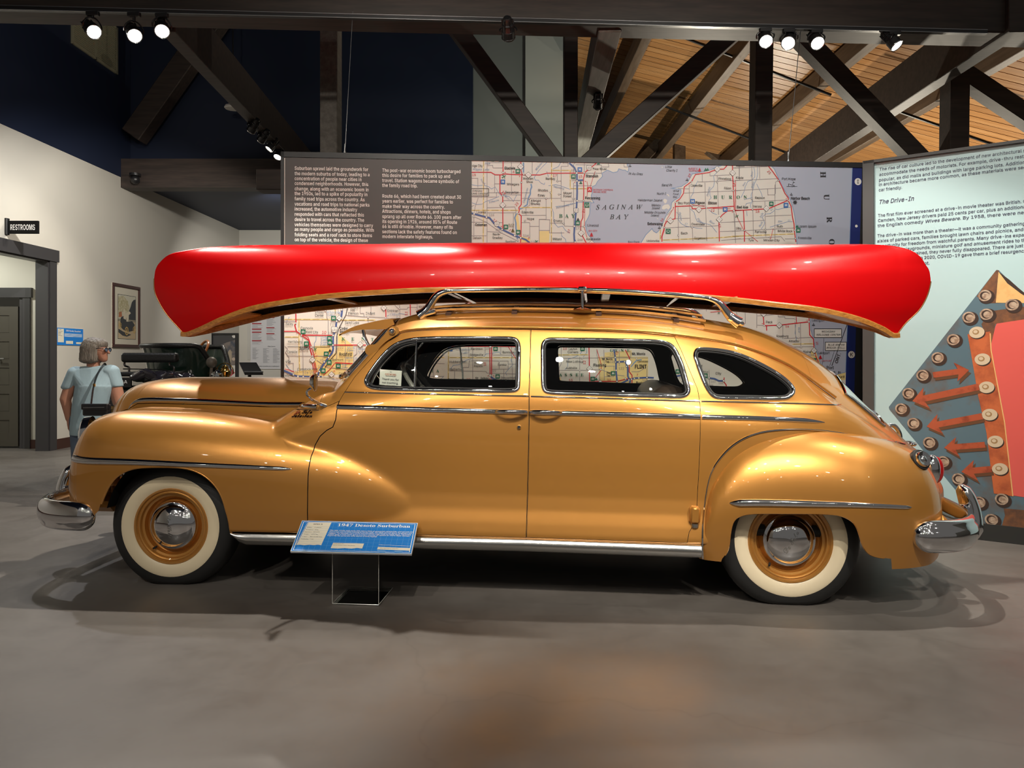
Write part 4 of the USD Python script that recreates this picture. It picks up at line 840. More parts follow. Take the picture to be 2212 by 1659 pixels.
for x in (1.6, 2.0, 2.5, 2.95):
    ys = np.linspace(-.5, .5, 21); hi, dy, dz = float(r_top(x)), float(d_y(x)), float(d_z(x)); z = dz + (hi - dz) * (1 - (abs(ys) / dy) ** 2.5)
    put("rack_batten", sweep(np.c_[np.full(21, x), ys, z + .010], [(-.016, -.010), (.016, -.010), (.016, .007), (-.016, .007)], nrm=np.tile([0, 0, 1.], (21, 1))), "dark_wood_slat", car)
zr = px_car(1258, 626, -.5)[2]
for x in (1.62, 2.42, 2.98):
    pz = np.interp(x, [1.5, 2.4, 3.1], [zr - .004, zr, zr - .04]); put("rack_crossbar", tube([(x, -.5, pz), (x, .5, pz)], .011, 8), "chrome", car, smooth=40)
# ---------------------------------------------------------------- the map panel
mat("map_paper", (.74, .73, .68), rough=.45); mat("map_water", (.44, .49, .62), rough=.45); mat("map_yellow", (.84, .68, .30), rough=.45); mat("map_red", (.62, .012, .03), rough=.45)
mat("map_blue", (.065, .12, .33), rough=.45); mat("map_grey", (.33, .31, .33), rough=.45); mat("map_ink", (.02, .02, .025), rough=.45); mat("map_sign_blue", (.01, .13, .46), rough=.45)
mat("map_green", (.008, .16, .085), rough=.45); mat("map_river", (.20, .33, .55), rough=.45); mat("map_white", (.82, .82, .80), rough=.45); mat("map_band", (.008, .02, .16), rough=.4); mat("map_olive", (.16, .12, .03), rough=.45)
mat("panel_grey", (.085, .082, .080), rough=.5); mat("panel_black", (.012, .012, .013), rough=.4); mat("print_white", (.84, .83, .80), rough=.5); mat("steel_cable", (.5, .5, .5), rough=.3, metal=1.0)
MZ0 = 6.75; MA = np.array([(607 - CX) / F * MZ0, MZ0, 0]); MB_ = np.array([(1866 - CX) / F * 7.13, 7.13, 0]); MU = (MB_ - MA); MW = np.linalg.norm(MU[:2]); MU /= MW; MN = np.array([MU[1], -MU[0], 0]); MTOP = H + 447 * MZ0 / F
def mp(x, y):
    p = px_plane(x, y, MA, MN) - MA; return np.array([p @ MU, p[2]])
def m3(v, lift): return MA + v[:, :1] * MU + np.c_[np.zeros((len(v), 2)), v[:, 1]] + MN * lift
panel = thing("map_panel", "tall hanging board printed with an enlarged road map, behind the car", "panel")
Mm = np.eye(4); Mm[:3, 0], Mm[:3, 1], Mm[:3, 2], Mm[:3, 3] = MU, -MN, [0, 0, 1], MA
put("board", place(bx(0, MW, .0, .05, .14, MTOP), M=Mm), "panel_black", panel)
put("frame", place(cat_([bx(0, .028, -.012, 0, .14, MTOP), bx(0, MW, -.012, 0, MTOP - .048, MTOP), bx(MW - .02, MW, -.012, 0, .14, MTOP)]), M=Mm), "panel_black", panel)
for x, ytop, xt in ((744, 328, 757), (1705, 345, 1737)):
    a = px_plane(x, ytop + 3, MA, MN) - MN * .025; b = np.array([a[0] + (.06 if x < 1000 else .14), a[1] + .05, 4.46]); put("cable", tube([a, b], .0035, 6), "steel_cable", panel); put("cable_end", place(lathe([(.001, 0), (.012, 0), (.012, .02), (.006, .03), (.005, .09), (.001, .09)], 12), t=a), "steel_cable", panel, smooth=40)
MP = Flat(m3)
tl = np.array([mp(614, 341), mp(1841.5, 357), mp(1835.7, 525), mp(1829.9, 700), mp(1826, 850), mp(1822, 960), mp(614, 960)]); MP.poly(Polygon(tl), "map_paper", .001)
MP.poly(Polygon([mp(1841.5, 357), mp(1863, 357), mp(1857, 525), mp(1849, 700), mp(1845, 860), mp(1841, 960), mp(1822, 960), mp(1826, 850), mp(1829.9, 700), mp(1835.7, 525)]), "map_band", .001)
class Crop:
    def __init__(s, x0, y0, k): s.x0, s.y0, s.k = x0, y0, k
    def __call__(s, pts): return np.array([mp(s.x0 + x / s.k, s.y0 + y / s.k) for x, y in np.asarray(pts, float).reshape(-1, 2)])
    def u(s, n): return n / s.k * 6.9 / F
M1, M2, M3, M4, M5, M6, M7 = Crop(1010, 335, 7.373), Crop(1300, 335, 7.373), Crop(1580, 335, 7.373), Crop(600, 640, 6.506), Crop(820, 730, 6.9125), Crop(1160, 720, 6.506), Crop(1480, 640, 5.53)
def water(P): MP.poly(Polygon(P).buffer(0), "map_water", .002); MP.line(np.vstack([P]), .006, "map_river", .0024)
bay = np.vstack([M2((430,105, 430,130, 400,150, 430,210, 415,270, 370,240, 330,240, 270,220, 250,265, 180,280, 90,240, 0,290)), M1((2150,340, 2070,420, 2040,480, 1990,500, 1985,600, 1970,640, 1975,700, 2010,760, 1960,760, 1950,830, 1945,940, 1920,1000, 1880,1070, 1880,1130, 1890,1200, 1920,1270, 1975,1330, 2000,1500)), M2((560,1500, 640,1370, 700,1270, 740,1230, 800,1170, 820,1210, 870,1240, 900,1210, 930,1180, 940,1160, 1000,1010, 1040,930, 1100,850, 1110,760, 1150,720, 1230,680, 1260,600, 1260,550, 1110,530, 1270,500, 1370,430, 1400,370, 1440,300, 1600,270, 1750,230, 1830,190, 1930,160, 1985,115))])
water(bay)
water(np.vstack([M3((585,128, 680,220, 740,350, 800,480, 880,620, 930,700, 980,850, 1005,960, 1020,1080, 1030,1200, 1040,1400)), M7((1490,190, 1500,400, 1520,470, 1545,560, 1560,640, 1600,760, 1640,860, 1740,950, 1915,905, 1937,310)), M3((1880,1400, 1925,145))]))
for P in (M2((975,720, 1000,695, 1040,715, 1030,755, 1005,775, 985,745)), M2((955,860, 960,820, 1000,790, 1060,785, 1090,830, 1060,870, 1030,850, 990,870)), M2((1030,625, 1050,620, 1080,655, 1060,660)), M2((950,190, 965,183, 970,200, 958,208)), M2((1005,110, 1050,108, 1020,130)), M2((870,1010, 890,1005, 900,1025))): MP.poly(Polygon(P), "map_paper", .003)
for P in (M4((505,700, 730,690, 745,720, 775,760, 700,850, 600,1010, 520,1010, 515,850)), M4((845,520, 1060,690, 1060,1010, 1020,1080, 560,1130, 230,1100, 230,1060, 560,1020, 700,870, 800,800, 850,700)), M1((1145,1210, 1308,1210, 1300,1410, 1140,1410)), M1((750,940, 800,940, 840,1200, 800,1210)), M1((840,1290, 1000,1330, 990,1410, 840,1410)), M6((850,330, 1560,330, 1560,770, 880,770, 870,600)), M6((950,270, 1330,240, 1330,340, 950,340)), M6((110,620, 330,620, 340,690, 110,690)), M7((1500,650, 1560,660, 1640,870, 1500,870)), M7((1720,950, 1915,905, 1915,1000, 1720,1000))): MP.poly(Polygon(P).buffer(0), "map_yellow", .0015)
def roads(crop, key, wd, lift, *lines):
    for l in lines: MP.line(crop(l), wd * 6.9 / F, key, lift)
G = lambda c, *l: roads(c, "map_grey", 1.15, .003, *l)
R = lambda c, *l: roads(c, "map_red", 2.0, .004, *l)
B = lambda c, *l: roads(c, "map_blue", 3.6, .0045, *l)
W = lambda c, *l: roads(c, "map_river", 1.0, .0026, *l)
def Y(c, *ls):
    for l in ls:
        p = c(l); MP.line(p, 2.4 * 6.9 / F, "map_yellow", .0027); L = LineString(p); n = max(2, int(L.length / .075))
        for i in range(n): MP.line([L.interpolate((i + .1) / n, True).coords[0], L.interpolate((i + .85) / n, True).coords[0]], .7 * 6.9 / F, "map_olive", .0031)
G(M1, (60,370,165,370,165,520), (310,70,310,600,1000,600), (310,600,310,1400), (60,1285,300,1285), (430,320,430,600), (430,460,510,460), (310,170,400,165,405,205,560,205), (310,120,850,120), (700,60,700,630), (560,630,850,635), (570,725,840,725), (310,840,750,825,770,880,770,920,310,920), (860,690,1490,690), (1030,70,1030,300), (1490,180,1490,735,1690,735), (1490,180,1600,180,1600,140), (1540,735,1540,1130,1860,1140), (1690,440,1690,1400), (1250,690,1250,960,860,960), (930,840,930,960), (1250,960,1250,1025,1140,1025,1140,1400), (1140,1025,1310,1030,1305,1240,1540,1240), (1140,1200,1310,1200), (990,1080,990,1330), (860,1075,990,1075), (990,1135,1140,1135), (1310,1085,1540,1085), (1430,300,1430,415,1490,415), (1320,600,1320,690), (980,690,990,800,940,830), (100,980,300,1070,530,1235,800,1370), (100,980,100,1280), (170,680,120,830,110,900), (60,820,110,800), (60,670,460,670,460,590), (730,930,730,1180), (560,1075,440,1075), (60,1070,300,1070), (310,1220,540,1230), (1690,490,1980,490), (1690,290,1690,150,1720,110), (1860,100,1860,280), (1600,100,1880,105), (1720,155,2130,160,2130,290,1880,290), (1310,1390,1700,1390), (1460,625,1495,625), (1750,730,1970,735))
G(M2, (1310,605,2212,565), (1530,430,2212,400), (1720,330,2050,315), (1600,300,1600,435), (1640,440,1670,1370), (1390,470,1410,1140), (1210,830,1225,1380), (1835,330,1860,950), (1170,1010,1410,1005), (990,1160,1860,1125), (1880,1220,2212,1205), (1440,1160,1450,1370), (1420,810,1640,805), (2100,900,2130,1400), (1890,1075,2212,1060), (100,110,110,190,0,190), (350,110,355,190,420,190), (2190,120,2190,390), (2080,205,2212,205), (1210,530,1390,540), (1900,1360,2212,1330), (1720,280,1720,330), (1040,960,1110,880))
G(M3, (0,410,740,375), (0,570,790,525), (320,80,350,1300), (120,180,125,400), (30,205,570,185), (445,130,450,380), (340,740,890,715), (690,470,690,1380), (700,430,740,410), (700,430,700,610,680,640), (575,540,580,635,690,635), (530,740,545,1300), (550,975,950,955), (0,1065,530,1040), (0,1215,1000,1160), (0,1345,790,1300,850,1370), (850,1335,1010,1335), (50,930,60,1340))
G(M4, (80,210,170,210,170,160), (85,355,250,355), (680,80,690,300,710,340,710,540), (350,550,360,1120), (130,840,700,840), (100,700,140,740,110,790,160,860,160,940,220,940,220,1060), (680,200,440,190), (960,265,1170,285,1500,300,1700,330), (1010,130,1160,130,1160,240,1210,240,1215,285), (1310,90,1310,260), (1160,150,1410,130,1410,120,1640,120,1700,180,1820,180,1830,155,1960,155), (1710,80,1720,340), (1960,80,1960,190,2212,190), (1270,300,1270,480), (950,620,950,1000), (840,560,830,880), (1110,700,1110,810,1070,840,1070,960), (1190,700,1190,860), (550,900,700,1000,1010,1030,1040,1150), (1370,340,1380,460), (1690,80,1690,130))
G(M5, (690,380,970,385), (740,320,740,350,850,350,850,300), (690,350,690,620), (805,350,805,640), (560,570,680,570), (690,575,960,575), (1040,490,1590,500,1600,525,2080,540), (1120,495,1120,650), (1250,450,1250,650), (1210,130,1210,440,1330,440,1340,340,1920,345,1920,465,1670,465), (1390,130,1390,640), (1330,130,1335,290), (1575,130,1575,230), (1690,230,1690,255,2080,255), (1810,130,1810,250), (1785,350,1785,460), (1855,470,1855,690), (1970,130,1985,700), (1920,390,2060,390), (2055,260,2060,660), (620,430,620,360,690,330))
G(M6, (340,200,340,430,310,480,310,680), (100,520,700,520), (600,330,600,760), (240,440,270,360,340,350,850,345), (850,345,1560,345), (940,230,945,660), (1155,230,1155,460), (1310,250,1310,340), (880,500,880,780), (890,510,1000,545,1050,600), (1090,460,950,460), (1230,600,1090,580), (1530,480,1430,540,1330,540), (1545,460,1545,770), (750,515,890,510), (840,220,840,300,870,420,870,520), (1440,770,1450,690), (950,610,1080,610,1080,460), (1780,350,1780,560,2080,550), (1980,640,1960,690,1850,690))
G(M7, (120,160,210,155,210,110,250,105,250,180), (120,190,120,160), (590,170,840,155,1470,130), (860,235,1110,215,1110,245,1190,245,1190,265,1310,265), (715,165,720,330), (855,150,855,380), (860,345,940,350), (1080,140,1080,215), (1165,350,1165,510), (1310,300,1320,500), (1375,320,1380,610), (1180,505,1520,490), (1280,605,1540,600), (1400,700,1540,700), (610,180,620,250), (1320,210,1470,210), (690,110,690,170), (285,880,290,1060,330,1060,330,1110))
W(M1, (60,470,150,490,250,480,330,500,380,540,440,510,470,560,500,610,550,660), (70,760,150,790,230,780,290,740,380,710,430,690,500,660), (560,640,660,660,700,700,730,740,780,640), (1290,490,1400,470,1480,490,1560,520,1640,550), (1400,820,1530,810,1700,770,1800,750,1960,750), (1300,80,1200,180,1130,250,1060,360,1080,400,1130,400,1160,440,1220,470,1230,440), (1340,840,1370,920,1370,1010,1390,1100), (1390,1090,1440,1150,1510,1130,1560,1200,1620,1240), (1350,230,1450,180,1480,120,1560,90), (1490,1220,1500,1290,1560,1340,1570,1400), (1260,260,1290,350))
roads(M1, "map_river", 3.0, .0026, (1010,460,1020,510,1000,560,1000,620,970,680,960,720,950,790,880,840,830,860), (780,930,750,1000,770,1080,770,1170,800,1260,790,1340), (890,120,890,280))
W(M2, (1830,280,1780,330,1790,430,1780,500,1720,560,1720,640,1740,680,1700,730), (1530,410,1460,540,1460,600,1420,660,1410,710), (1410,860,1470,910,1490,990,1520,1060,1600,1080,1730,1110,1780,1170,1830,1230), (1190,910,1230,950,1220,1030,1260,1090,1330,1130,1490,1160,1600,1170), (1700,870,1760,920,1830,950))
W(M3, (320,400,260,420,220,500,200,580,150,680), (350,190,370,260,370,350,320,400), (410,130,415,300,400,380,360,470,340,560,310,640,330,730,300,800,310,840), (400,460,450,560,480,620,490,670), (320,680,200,710), (310,760,240,770,220,810), (940,830,800,850,740,870,700,860), (690,880,620,930,540,940,490,990,530,1080,520,1110,470,1180), (970,1060,900,1060,800,1090,700,1120,610,1150), (240,890,250,970))
W(M4, (540,560,540,620,515,660,520,720,505,735), (120,360,165,290), (120,960,160,1020,230,1070), (1700,240,1820,260), (1535,280,1560,265)); W(M5, (1060,460,1100,410,1180,400,1300,330,1400,300,1550,290,1590,240,1790,210,1800,240), (1900,560,1880,520,1950,440,1990,400,1960,330,1990,270,2050,190), (890,650,930,600,960,570)); W(M6, (430,470,430,420, 440,360,520,340,600,300,640,240), (650,330,700,270,690,210), (390,510,420,480)); W(M7, (1320,340,1310,440,1330,500,1320,530))
roads(M6, "map_river", 2.4, .0026, (1320,470,1360,420,1400,380,1470,370)); MP.poly(Polygon(M4((840,230, 900,220, 890,260, 860,250))), "map_water", .002)
Y(M1, (255,70,250,1400), (1338,80,1335,1400), (60,880,820,880), (850,835,1335,835), (1340,245,1635,245,1635,535,1910,535)); Y(M2, (960,1355,1870,1315,2212,1290), (930,1180,930,1350)); Y(M3, (0,1295,1000,1255)); Y(M4, (90,325,680,325,950,335,1370,335), (300,340,300,800,310,1060), (100,572,300,572), (1370,610,1450,615), (1590,860,2212,858), (805,120,810,240)); Y(M5, (560,293,970,293), (1040,293,2080,295), (1030,130,1025,640)); Y(M6, (100,305,720,300), (1750,360,1750,460)); Y(M7, (1280,572,1530,566), (390,90,395,180))
R(M1, (60,275,370,275,440,315,540,315,600,300,700,310,900,315,1150,318,1260,290,1500,290,1730,288,1860,285,1900,250,1990,180,2090,95), (565,65,565,280), (515,315,515,600,560,650,562,1190), (850,70,850,240,865,300,858,430,855,790,815,840,825,880,810,930,855,970,850,1320,840,1410), (1870,290,1845,380,1850,600,1840,830,1835,1000,1805,1060,1800,1190,1830,1290,1890,1400))
R(M2, (2015,125,1990,170,1940,225,1880,225,1770,250,1700,280,1490,310,1430,420,1310,510,1300,610,1240,700,1170,750,1165,1015,1100,1030,1030,1060,1000,1110,990,1200,960,1290,955,1380), (1165,820,1430,808,1440,855,1540,855,2110,815), (2110,130,2080,160,2080,290,2110,880,2212,880), (2100,885,2000,890,1920,950,1870,1010,1865,1100,1870,1375))
R(M3, (420,140,570,155,660,270,745,390,800,500,850,610,900,680,910,740,950,820,970,990,995,1100,1000,1200,1015,1320,1025,1385), (40,885,500,860,600,850,680,815,900,720), (190,880,205,1200,205,1380))
R(M4, (255,190,258,380,240,400,265,490,335,550,440,620,450,720,490,850), (85,492,265,492), (335,545,780,550), (780,685,1240,685), (808,935,1140,950), (1475,80,1480,130,1520,200,1520,320), (1862,80,1865,275))
roads(M4, "map_red", 1.3, .004, (510,930,540,1100), (490,940,520,1100), (525,930,560,1090), (740,1020,640,1110), (800,940,740,1020), (100,1020,230,1060), (350,530,430,580,480,720,520,860))
R(M5, (1020,685,1060,660,2080,670), (1645,130,1650,550), (1672,130,1672,550), (430,120,550,115), (500,60,510,160)); roads(M5, "map_red", 1.2, .004, (60,380,130,375,230,410), (1920,130,2080,380), (1030,125,2080,130), (1660,580,1680,710), (1640,600,1660,700))
R(M6, (210,200,212,430,190,560,190,700), (730,200,740,700,745,770), (100,695,300,690,700,690,860,675,1120,675,1290,635,1340,640), (1240,230,1300,350,1295,540,1335,590,1335,770)); roads(M6, "map_red", 1.2, .004, (300,200,230,260,170,340), (840,230,900,430,900,520,820,620), (230,730,360,750), (1750,360,1750,420))
R(M7, (925,140,940,350,970,350,972,410), (940,352,1120,345,1475,305), (1475,195,1485,460,1530,510,1540,640,1560,720,1620,850), (435,110,435,190), (465,970,460,1020,490,1060,490,1110)); roads(M7, "map_red", 1.2, .004, (1320,170,1330,330), (300,190,430,180,490,240))
roads(M3, "map_red", .9, .004, (60,540,65,900,90,990,190,1190,420,1380), (660,1180,620,1340)); roads(M1, "map_red", .9, .004, (1900,420,1920,520,1900,660), (2030,260,1950,510), (1870,800,1860,1150,1900,1310)); roads(M2, "map_red", .9, .004, (2130,400,2130,880), (1150,830,1020,1050,940,1330), (1430,790,1640,820), (1760,850,2050,855))
B(M1, (60,925,110,940,300,990,350,1000,440,1110,550,1185,750,1285,850,1320,930,1350,990,1400), (1590,95,1620,130,1700,200,1740,290,1745,600,1735,830,1720,960,1710,1100,1695,1260,1700,1340,1720,1400), (1740,405,1840,400)); B(M4, (905,120,905,220,895,280,825,350,820,430,780,560,780,740,760,800,700,880,640,960,580,1060,570,1110), (90,1045,220,1105,280,1125,460,1130,620,1130)); B(M5, (1660,580,1700,610,1780,640,1780,710)); B(M6, (1080,225,1110,420,1110,530,1125,680,1090,770), (1105,405,1240,395,1275,480,1275,600,1310,680,1260,760), (1130,730,1280,655,1370,630,1560,620,1640,625), (1830,625,1940,605,2030,590)); B(M7, (280,975,350,985,400,1010,460,1010))
roads(M4, "map_ink", .9, .004, (140,708,730,712,735,670)); roads(M7, "map_ink", 1.4, .004, (1935,330,1870,510,1800,700,1750,830)); roads(M7, "map_ink", .7, .004, (1655,500,1645,750,1630,850), (1780,650,1725,830)); 
p = M4((990,120, 960,260, 860,450, 830,560, 820,800, 740,890, 660,1010)); L = LineString(p)
for i in range(62): q = L.interpolate(i / 62, True); MP.poly(q.buffer(.0045, quad_segs=2), "map_ink", .004)
def dots(c, pts, r=9, sq=False):
    for q in c(pts):
        g = (lambda k: sbox(q[0] - c.u(k), q[1] - c.u(k), q[0] + c.u(k), q[1] + c.u(k))) if sq else (lambda k: Point(q).buffer(c.u(k), quad_segs=4))
        MP.poly(g(r + 4), "map_ink" if r > 9 else "map_grey", .005); MP.poly(g(r), "map_white", .0055)
dots(M1, (895,310, 857,437, 555,650, 810,935, 1320,598, 1455,625, 1250,693, 985,693, 1430,418, 915,1048, 535,1235, 100,985, 1525,1090, 1855,1140, 800,1365, 1843,730, 2035,290), 10); dots(M1, (105,937, 300,990, 548,1185, 752,1283, 845,1320, 1610,118, 1735,288, 1740,412, 1743,730, 1698,1135, 1715,1388), 14); dots(M1, (563,280, 1855,283), 12)
dots(M2, (1420,430, 1835,432, 2105,415, 2085,568, 1175,752, 1435,808, 1663,843, 990,1155, 1435,1155, 1215,1280), 10); dots(M2, (2100,887,), 13); dots(M3, (745,405, 900,725, 333,870, 1000,1198, 1013,1328, 200,1200, 540,1183, 688,1178, 322,697, 325,1303, 610,1310), 10)
dots(M4, (255,195, 255,378, 300,497, 335,545, 488,840, 1515,303, 1270,297, 1712,175, 1952,187, 670,203, 1160,142, 475,715, 1018,1045), 8); dots(M4, (900,190, 830,350, 780,550, 775,685, 715,862, 655,922, 585,1055, 550,1080, 220,1105, 285,1125, 360,1130, 460,1130, 580,1128), 12)
dots(M5, (125,378, 1572,232, 1360,345, 1785,348, 1248,662, 1985,262, 2055,393, 1972,655), 9); dots(M5, (1655,130, 1652,558, 1778,665), 14, True); dots(M5, (1665,660,), 12); dots(M6, (212,257, 633,355, 600,520, 895,510, 143,443, 185,697, 1395,355, 1800,545), 8); dots(M6, (1098,340, 1100,403, 1155,403, 1230,398, 1255,465, 1112,520, 1123,675, 1128,722, 1290,655, 1325,645, 1367,635, 1430,628, 1543,622, 1945,602), 11); dots(M6, (305,740, 1240,638), 11)
dots(M7, (928,140, 942,350, 1475,305, 1545,700, 1350,497, 1382,607, 1310,265), 8); dots(M7, (283,975, 458,1010), 11)
for q in np.vstack([M1((600,278, 828,342, 535,1138, 1705,437, 1875,420, 830,1280)), M2((1140,835, 2075,912)), M3((870,695,)), M4((268,515,)), M5((1620,565, 1745,690, 1655,690, 155,400)), M6((205,675, 765,705, 1090,700)), M7((1455,285, 920,328))]): MP.poly(Point(q).buffer(.0042, quad_segs=3), "map_red", .005)
def shield(c, x, y, t, r=52):
    q = c((x, y))[0]; k = c.u(r); P = np.array([(0, 1), (1, 0), (0, -1), (-1, 0)]); MP.poly(Polygon(q + P * k), "map_ink", .006); MP.poly(Polygon(q + P * k * .88), "map_white", .0063); MP.text(t, q[0], q[1] - k * .2, k * (.46 if len(t) < 3 else .34), "map_grey", .0067, anchor="c")
for c, x, y, t, r in ((M1, 845,187,"30",54), (M1, 968,320,"61",54), (M1, 560,800,"18",54), (M1, 1808,1247,"13",54), (M1, 1975,1405,"25",54), (M2, 1833,225,"25",54), (M2, 2080,288,"53",54), (M2, 1543,870,"142",54), (M2, 1090,1048,"25",54), (M2, 1868,1027,"53",54), (M3, 553,855,"142",54), (M4, 865,308,"46",45), (M4, 1492,165,"91",45), (M4, 1160,680,"57",45), (M4, 490,895,"37",45), (M4, 757,1098,"44",45), (M4, 1165,960,"44",45), (M5, 1158,135,"57",50), (M6, 215,472,"52",46), (M6, 737,498,"13",46), (M6, 1293,403,"54",46), (M6, 887,698,"21",46), (M6, 2060,695,"24",46), (M7, 935,212,"19",40), (M7, 1122,347,"90",40), (M7, 1537,648,"25",40)): shield(c, x, y, t, r)
for c, x, y, t, r in ((M1, 465,1105,"10",42), (M1, 1728,885,"23",42), (M1, 1933,207,"23",44), (M4, 797,470,"131",45)):
    q = c((x, y))[0]; k = c.u(r); P = np.array([(-.9, .85), (-.4, .95), (0, .8), (.4, .95), (.9, .85), (1, .3), (.85, -.2), (.8, -.7), (.3, -.75), (0, -.95), (-.3, -.75), (-.8, -.7), (-.85, -.2), (-1, .3)]); MP.poly(Polygon(q + P * k), "map_ink", .006); MP.poly(Polygon(q + P * k * .9), "map_white", .0063); MP.text(t, q[0], q[1] - k * .32, k * (.72 if len(t) < 3 else .55), "map_ink", .0067, anchor="c")
def square(c, x, y, kind, r=32):
    q = c((x, y))[0]; k = c.u(r); key = {"H": "map_sign_blue", "C": "map_green", "P": "map_green", "T": "map_red"}[kind]; MP.poly(sbox(q[0] - k, q[1] - k, q[0] + k, q[1] + k).buffer(k * .12, quad_segs=3), key, .006)
    if kind == "H": MP.text("H", q[0], q[1] - k * .62, k * 1.25, "map_white", .0065, kind="heavy", anchor="c")
    elif kind == "C":
        for P in ([(-.62, -.3), (-.62, .1), (-.4, .55), (.4, .55), (.62, .1), (.62, -.3)],): MP.poly(Polygon(q + np.array(P) * k), "map_white", .0065)
        MP.poly(Polygon(q + np.array([(-.36, .12), (-.25, .4), (.25, .4), (.36, .12)]) * k), key, .0069); MP.poly(sbox(q[0] - .55 * k, q[1] - .55 * k, q[0] - .3 * k, q[1] - .28 * k), "map_white", .0065); MP.poly(sbox(q[0] + .3 * k, q[1] - .55 * k, q[0] + .55 * k, q[1] - .28 * k), "map_white", .0065)
        for sx in (-.38, .38): MP.poly(Point(q + np.array([sx, -.08]) * k).buffer(k * .12, quad_segs=3), key, .0069)
    elif kind == "P": MP.poly(aff.scale(Point(q).buffer(k * .8), 1, .72), "map_white", .0065); MP.poly(aff.scale(Point(q + np.array([0, .05 * k])).buffer(k * .68), 1, .6), key, .0069)
    else: MP.line(q + np.array([(-.55, -.5), (0, .45), (.55, -.5)]) * k, k * .3, "map_white", .0065)
for c, k, r, pts in ((M1, "C", 32, (800,260, 1685,342, 610,1145, 805,1230, 1753,1085)), (M1, "H", 32, (1787,233, 562,428)), (M1, "T", 34, (1940,550,)), (M1, "P", 36, (1898,797,)), (M2, "H", 33, (1442,738, 1962,867)), (M2, "P", 36, (1055,1215,)), (M3, "C", 32, (632,778, 1062,1200)), (M3, "H", 34, (865,800,)), (M3, "P", 33, (262,125,)), (M4, "C", 29, (785,308, 358,500, 405,668, 727,590, 735,653, 683,810, 725,930, 852,980, 640,1047)), (M5, "C", 29, (1730,162, 1762,575)), (M5, "H", 30, (1055,165, 1600,695)), (M6, "C", 28, (638,218, 1068,563, 782,640, 947,738, 1975,537)), (M6, "H", 29, (150,640,)), (M7, "H", 24, (393,142,)), (M7, "C", 25, (240,948,)), (M7, "P", 27, (1537,768,))):
    for x, y in np.reshape(pts, (-1, 2)): square(c, x, y, k, r)
def tri(c, x, y, r, key): q = c((x, y))[0]; k = c.u(r); MP.poly(Polygon(q + np.array([(-1, -.8), (0, 1), (1, -.8)]) * k), key, .006)
for a in ((M1,1802,440,26,"map_green"), (M1,2083,130,26,"map_green"), (M1,1758,1025,26,"map_ink"), (M2,1650,232,28,"map_green"), (M2,1682,228,24,"map_green"), (M3,1040,1135,26,"map_green"), (M4,735,762,22,"map_ink"), (M6,830,640,22,"map_green")): tri(*a)
def tree_(c, x, y, r, key):
    q = c((x, y))[0]; k = c.u(r)
    for h in (-.5, 0, .5): MP.poly(Polygon(q + np.array([(-.8 + h * .5, h - .45), (0, h + .55), (.8 - h * .5, h - .45)]) * k), key, .006)
    MP.poly(sbox(q[0] - k * .12, q[1] - k * 1.3, q[0] + k * .12, q[1] - k * .8), key, .006)
for a in ((M1,720,1200,30,"map_olive"), (M1,1972,1265,32,"map_red"), (M2,1555,235,30,"map_red"), (M7,1612,725,24,"map_red")): tree_(*a)
def plane_(c, x, y, r): 
    q = c((x, y))[0]; k = c.u(r); a = aff.rotate(shapely.union_all([sbox(-1, -.14, 1, .14), Polygon([(.1, 0), (-.3, 1), (-.05, 1), (.45, 0), (-.05, -1), (-.3, -1)]), Polygon([(-.7, 0), (-1, .4), (-.8, .4), (-.5, 0), (-.8, -.4), (-1, -.4)])]), 35, origin=(0, 0)); MP.poly(aff.translate(aff.scale(a, k, k, origin=(0, 0)), *q), "map_green", .006)
for a in ((M1,578,345,36), (M1,1095,1380,32), (M3,85,975,30), (M4,525,745,28), (M6,280,640,28), (M7,400,200,16)): plane_(*a)
def boat(c, x, y, r=22):
    q = c((x, y))[0]; k = c.u(r); MP.line(q + np.array([(-1, -.5), (-.6, -.9), (.7, -.9), (1, -.5), (-1, -.5)]) * k, k * .16, "map_ink", .005); MP.line(q + np.array([(0, -.4), (0, 1), (.7, -.3), (0, -.3)]) * k, k * .14, "map_ink", .005); MP.line(q + np.array([(0, .8), (-.6, -.3), (0, -.3)]) * k, k * .14, "map_ink", .005)
for a in ((M2,447,170), (M2,1355,392), (M2,913,1155), (M3,950,625), (M7,1530,338,18)): boat(*a)
q = M3((1010, 755))[0]; MP.poly(Point(q).buffer(M3.u(26)).difference(Point(q).buffer(M3.u(16))).union(shapely.union_all([LineString([q - M3.u(36) * np.array([math.cos(a), math.sin(a)]), q + M3.u(36) * np.array([math.cos(a), math.sin(a)])]).buffer(M3.u(4)) for a in np.arange(4) * math.pi / 4])), "map_ink", .005)
for l in ((875,500,1045,500), (905,460,910,500), (905,460,1000,490,960,510), (965,480,990,425), (975,435,1005,440)): MP.line(M3(l), M3.u(6), "map_ink", .005)
def T(c, t, x, y, h, key="map_ink", rot=0, kind="regular", x2=None, **k):
    q = c((x, y))[0]; MP.text(t, q[0], q[1], c.u(h), key, .0075, rot, kind=kind, width=(c((x2, y))[0][0] - q[0]) if x2 else None, **k)
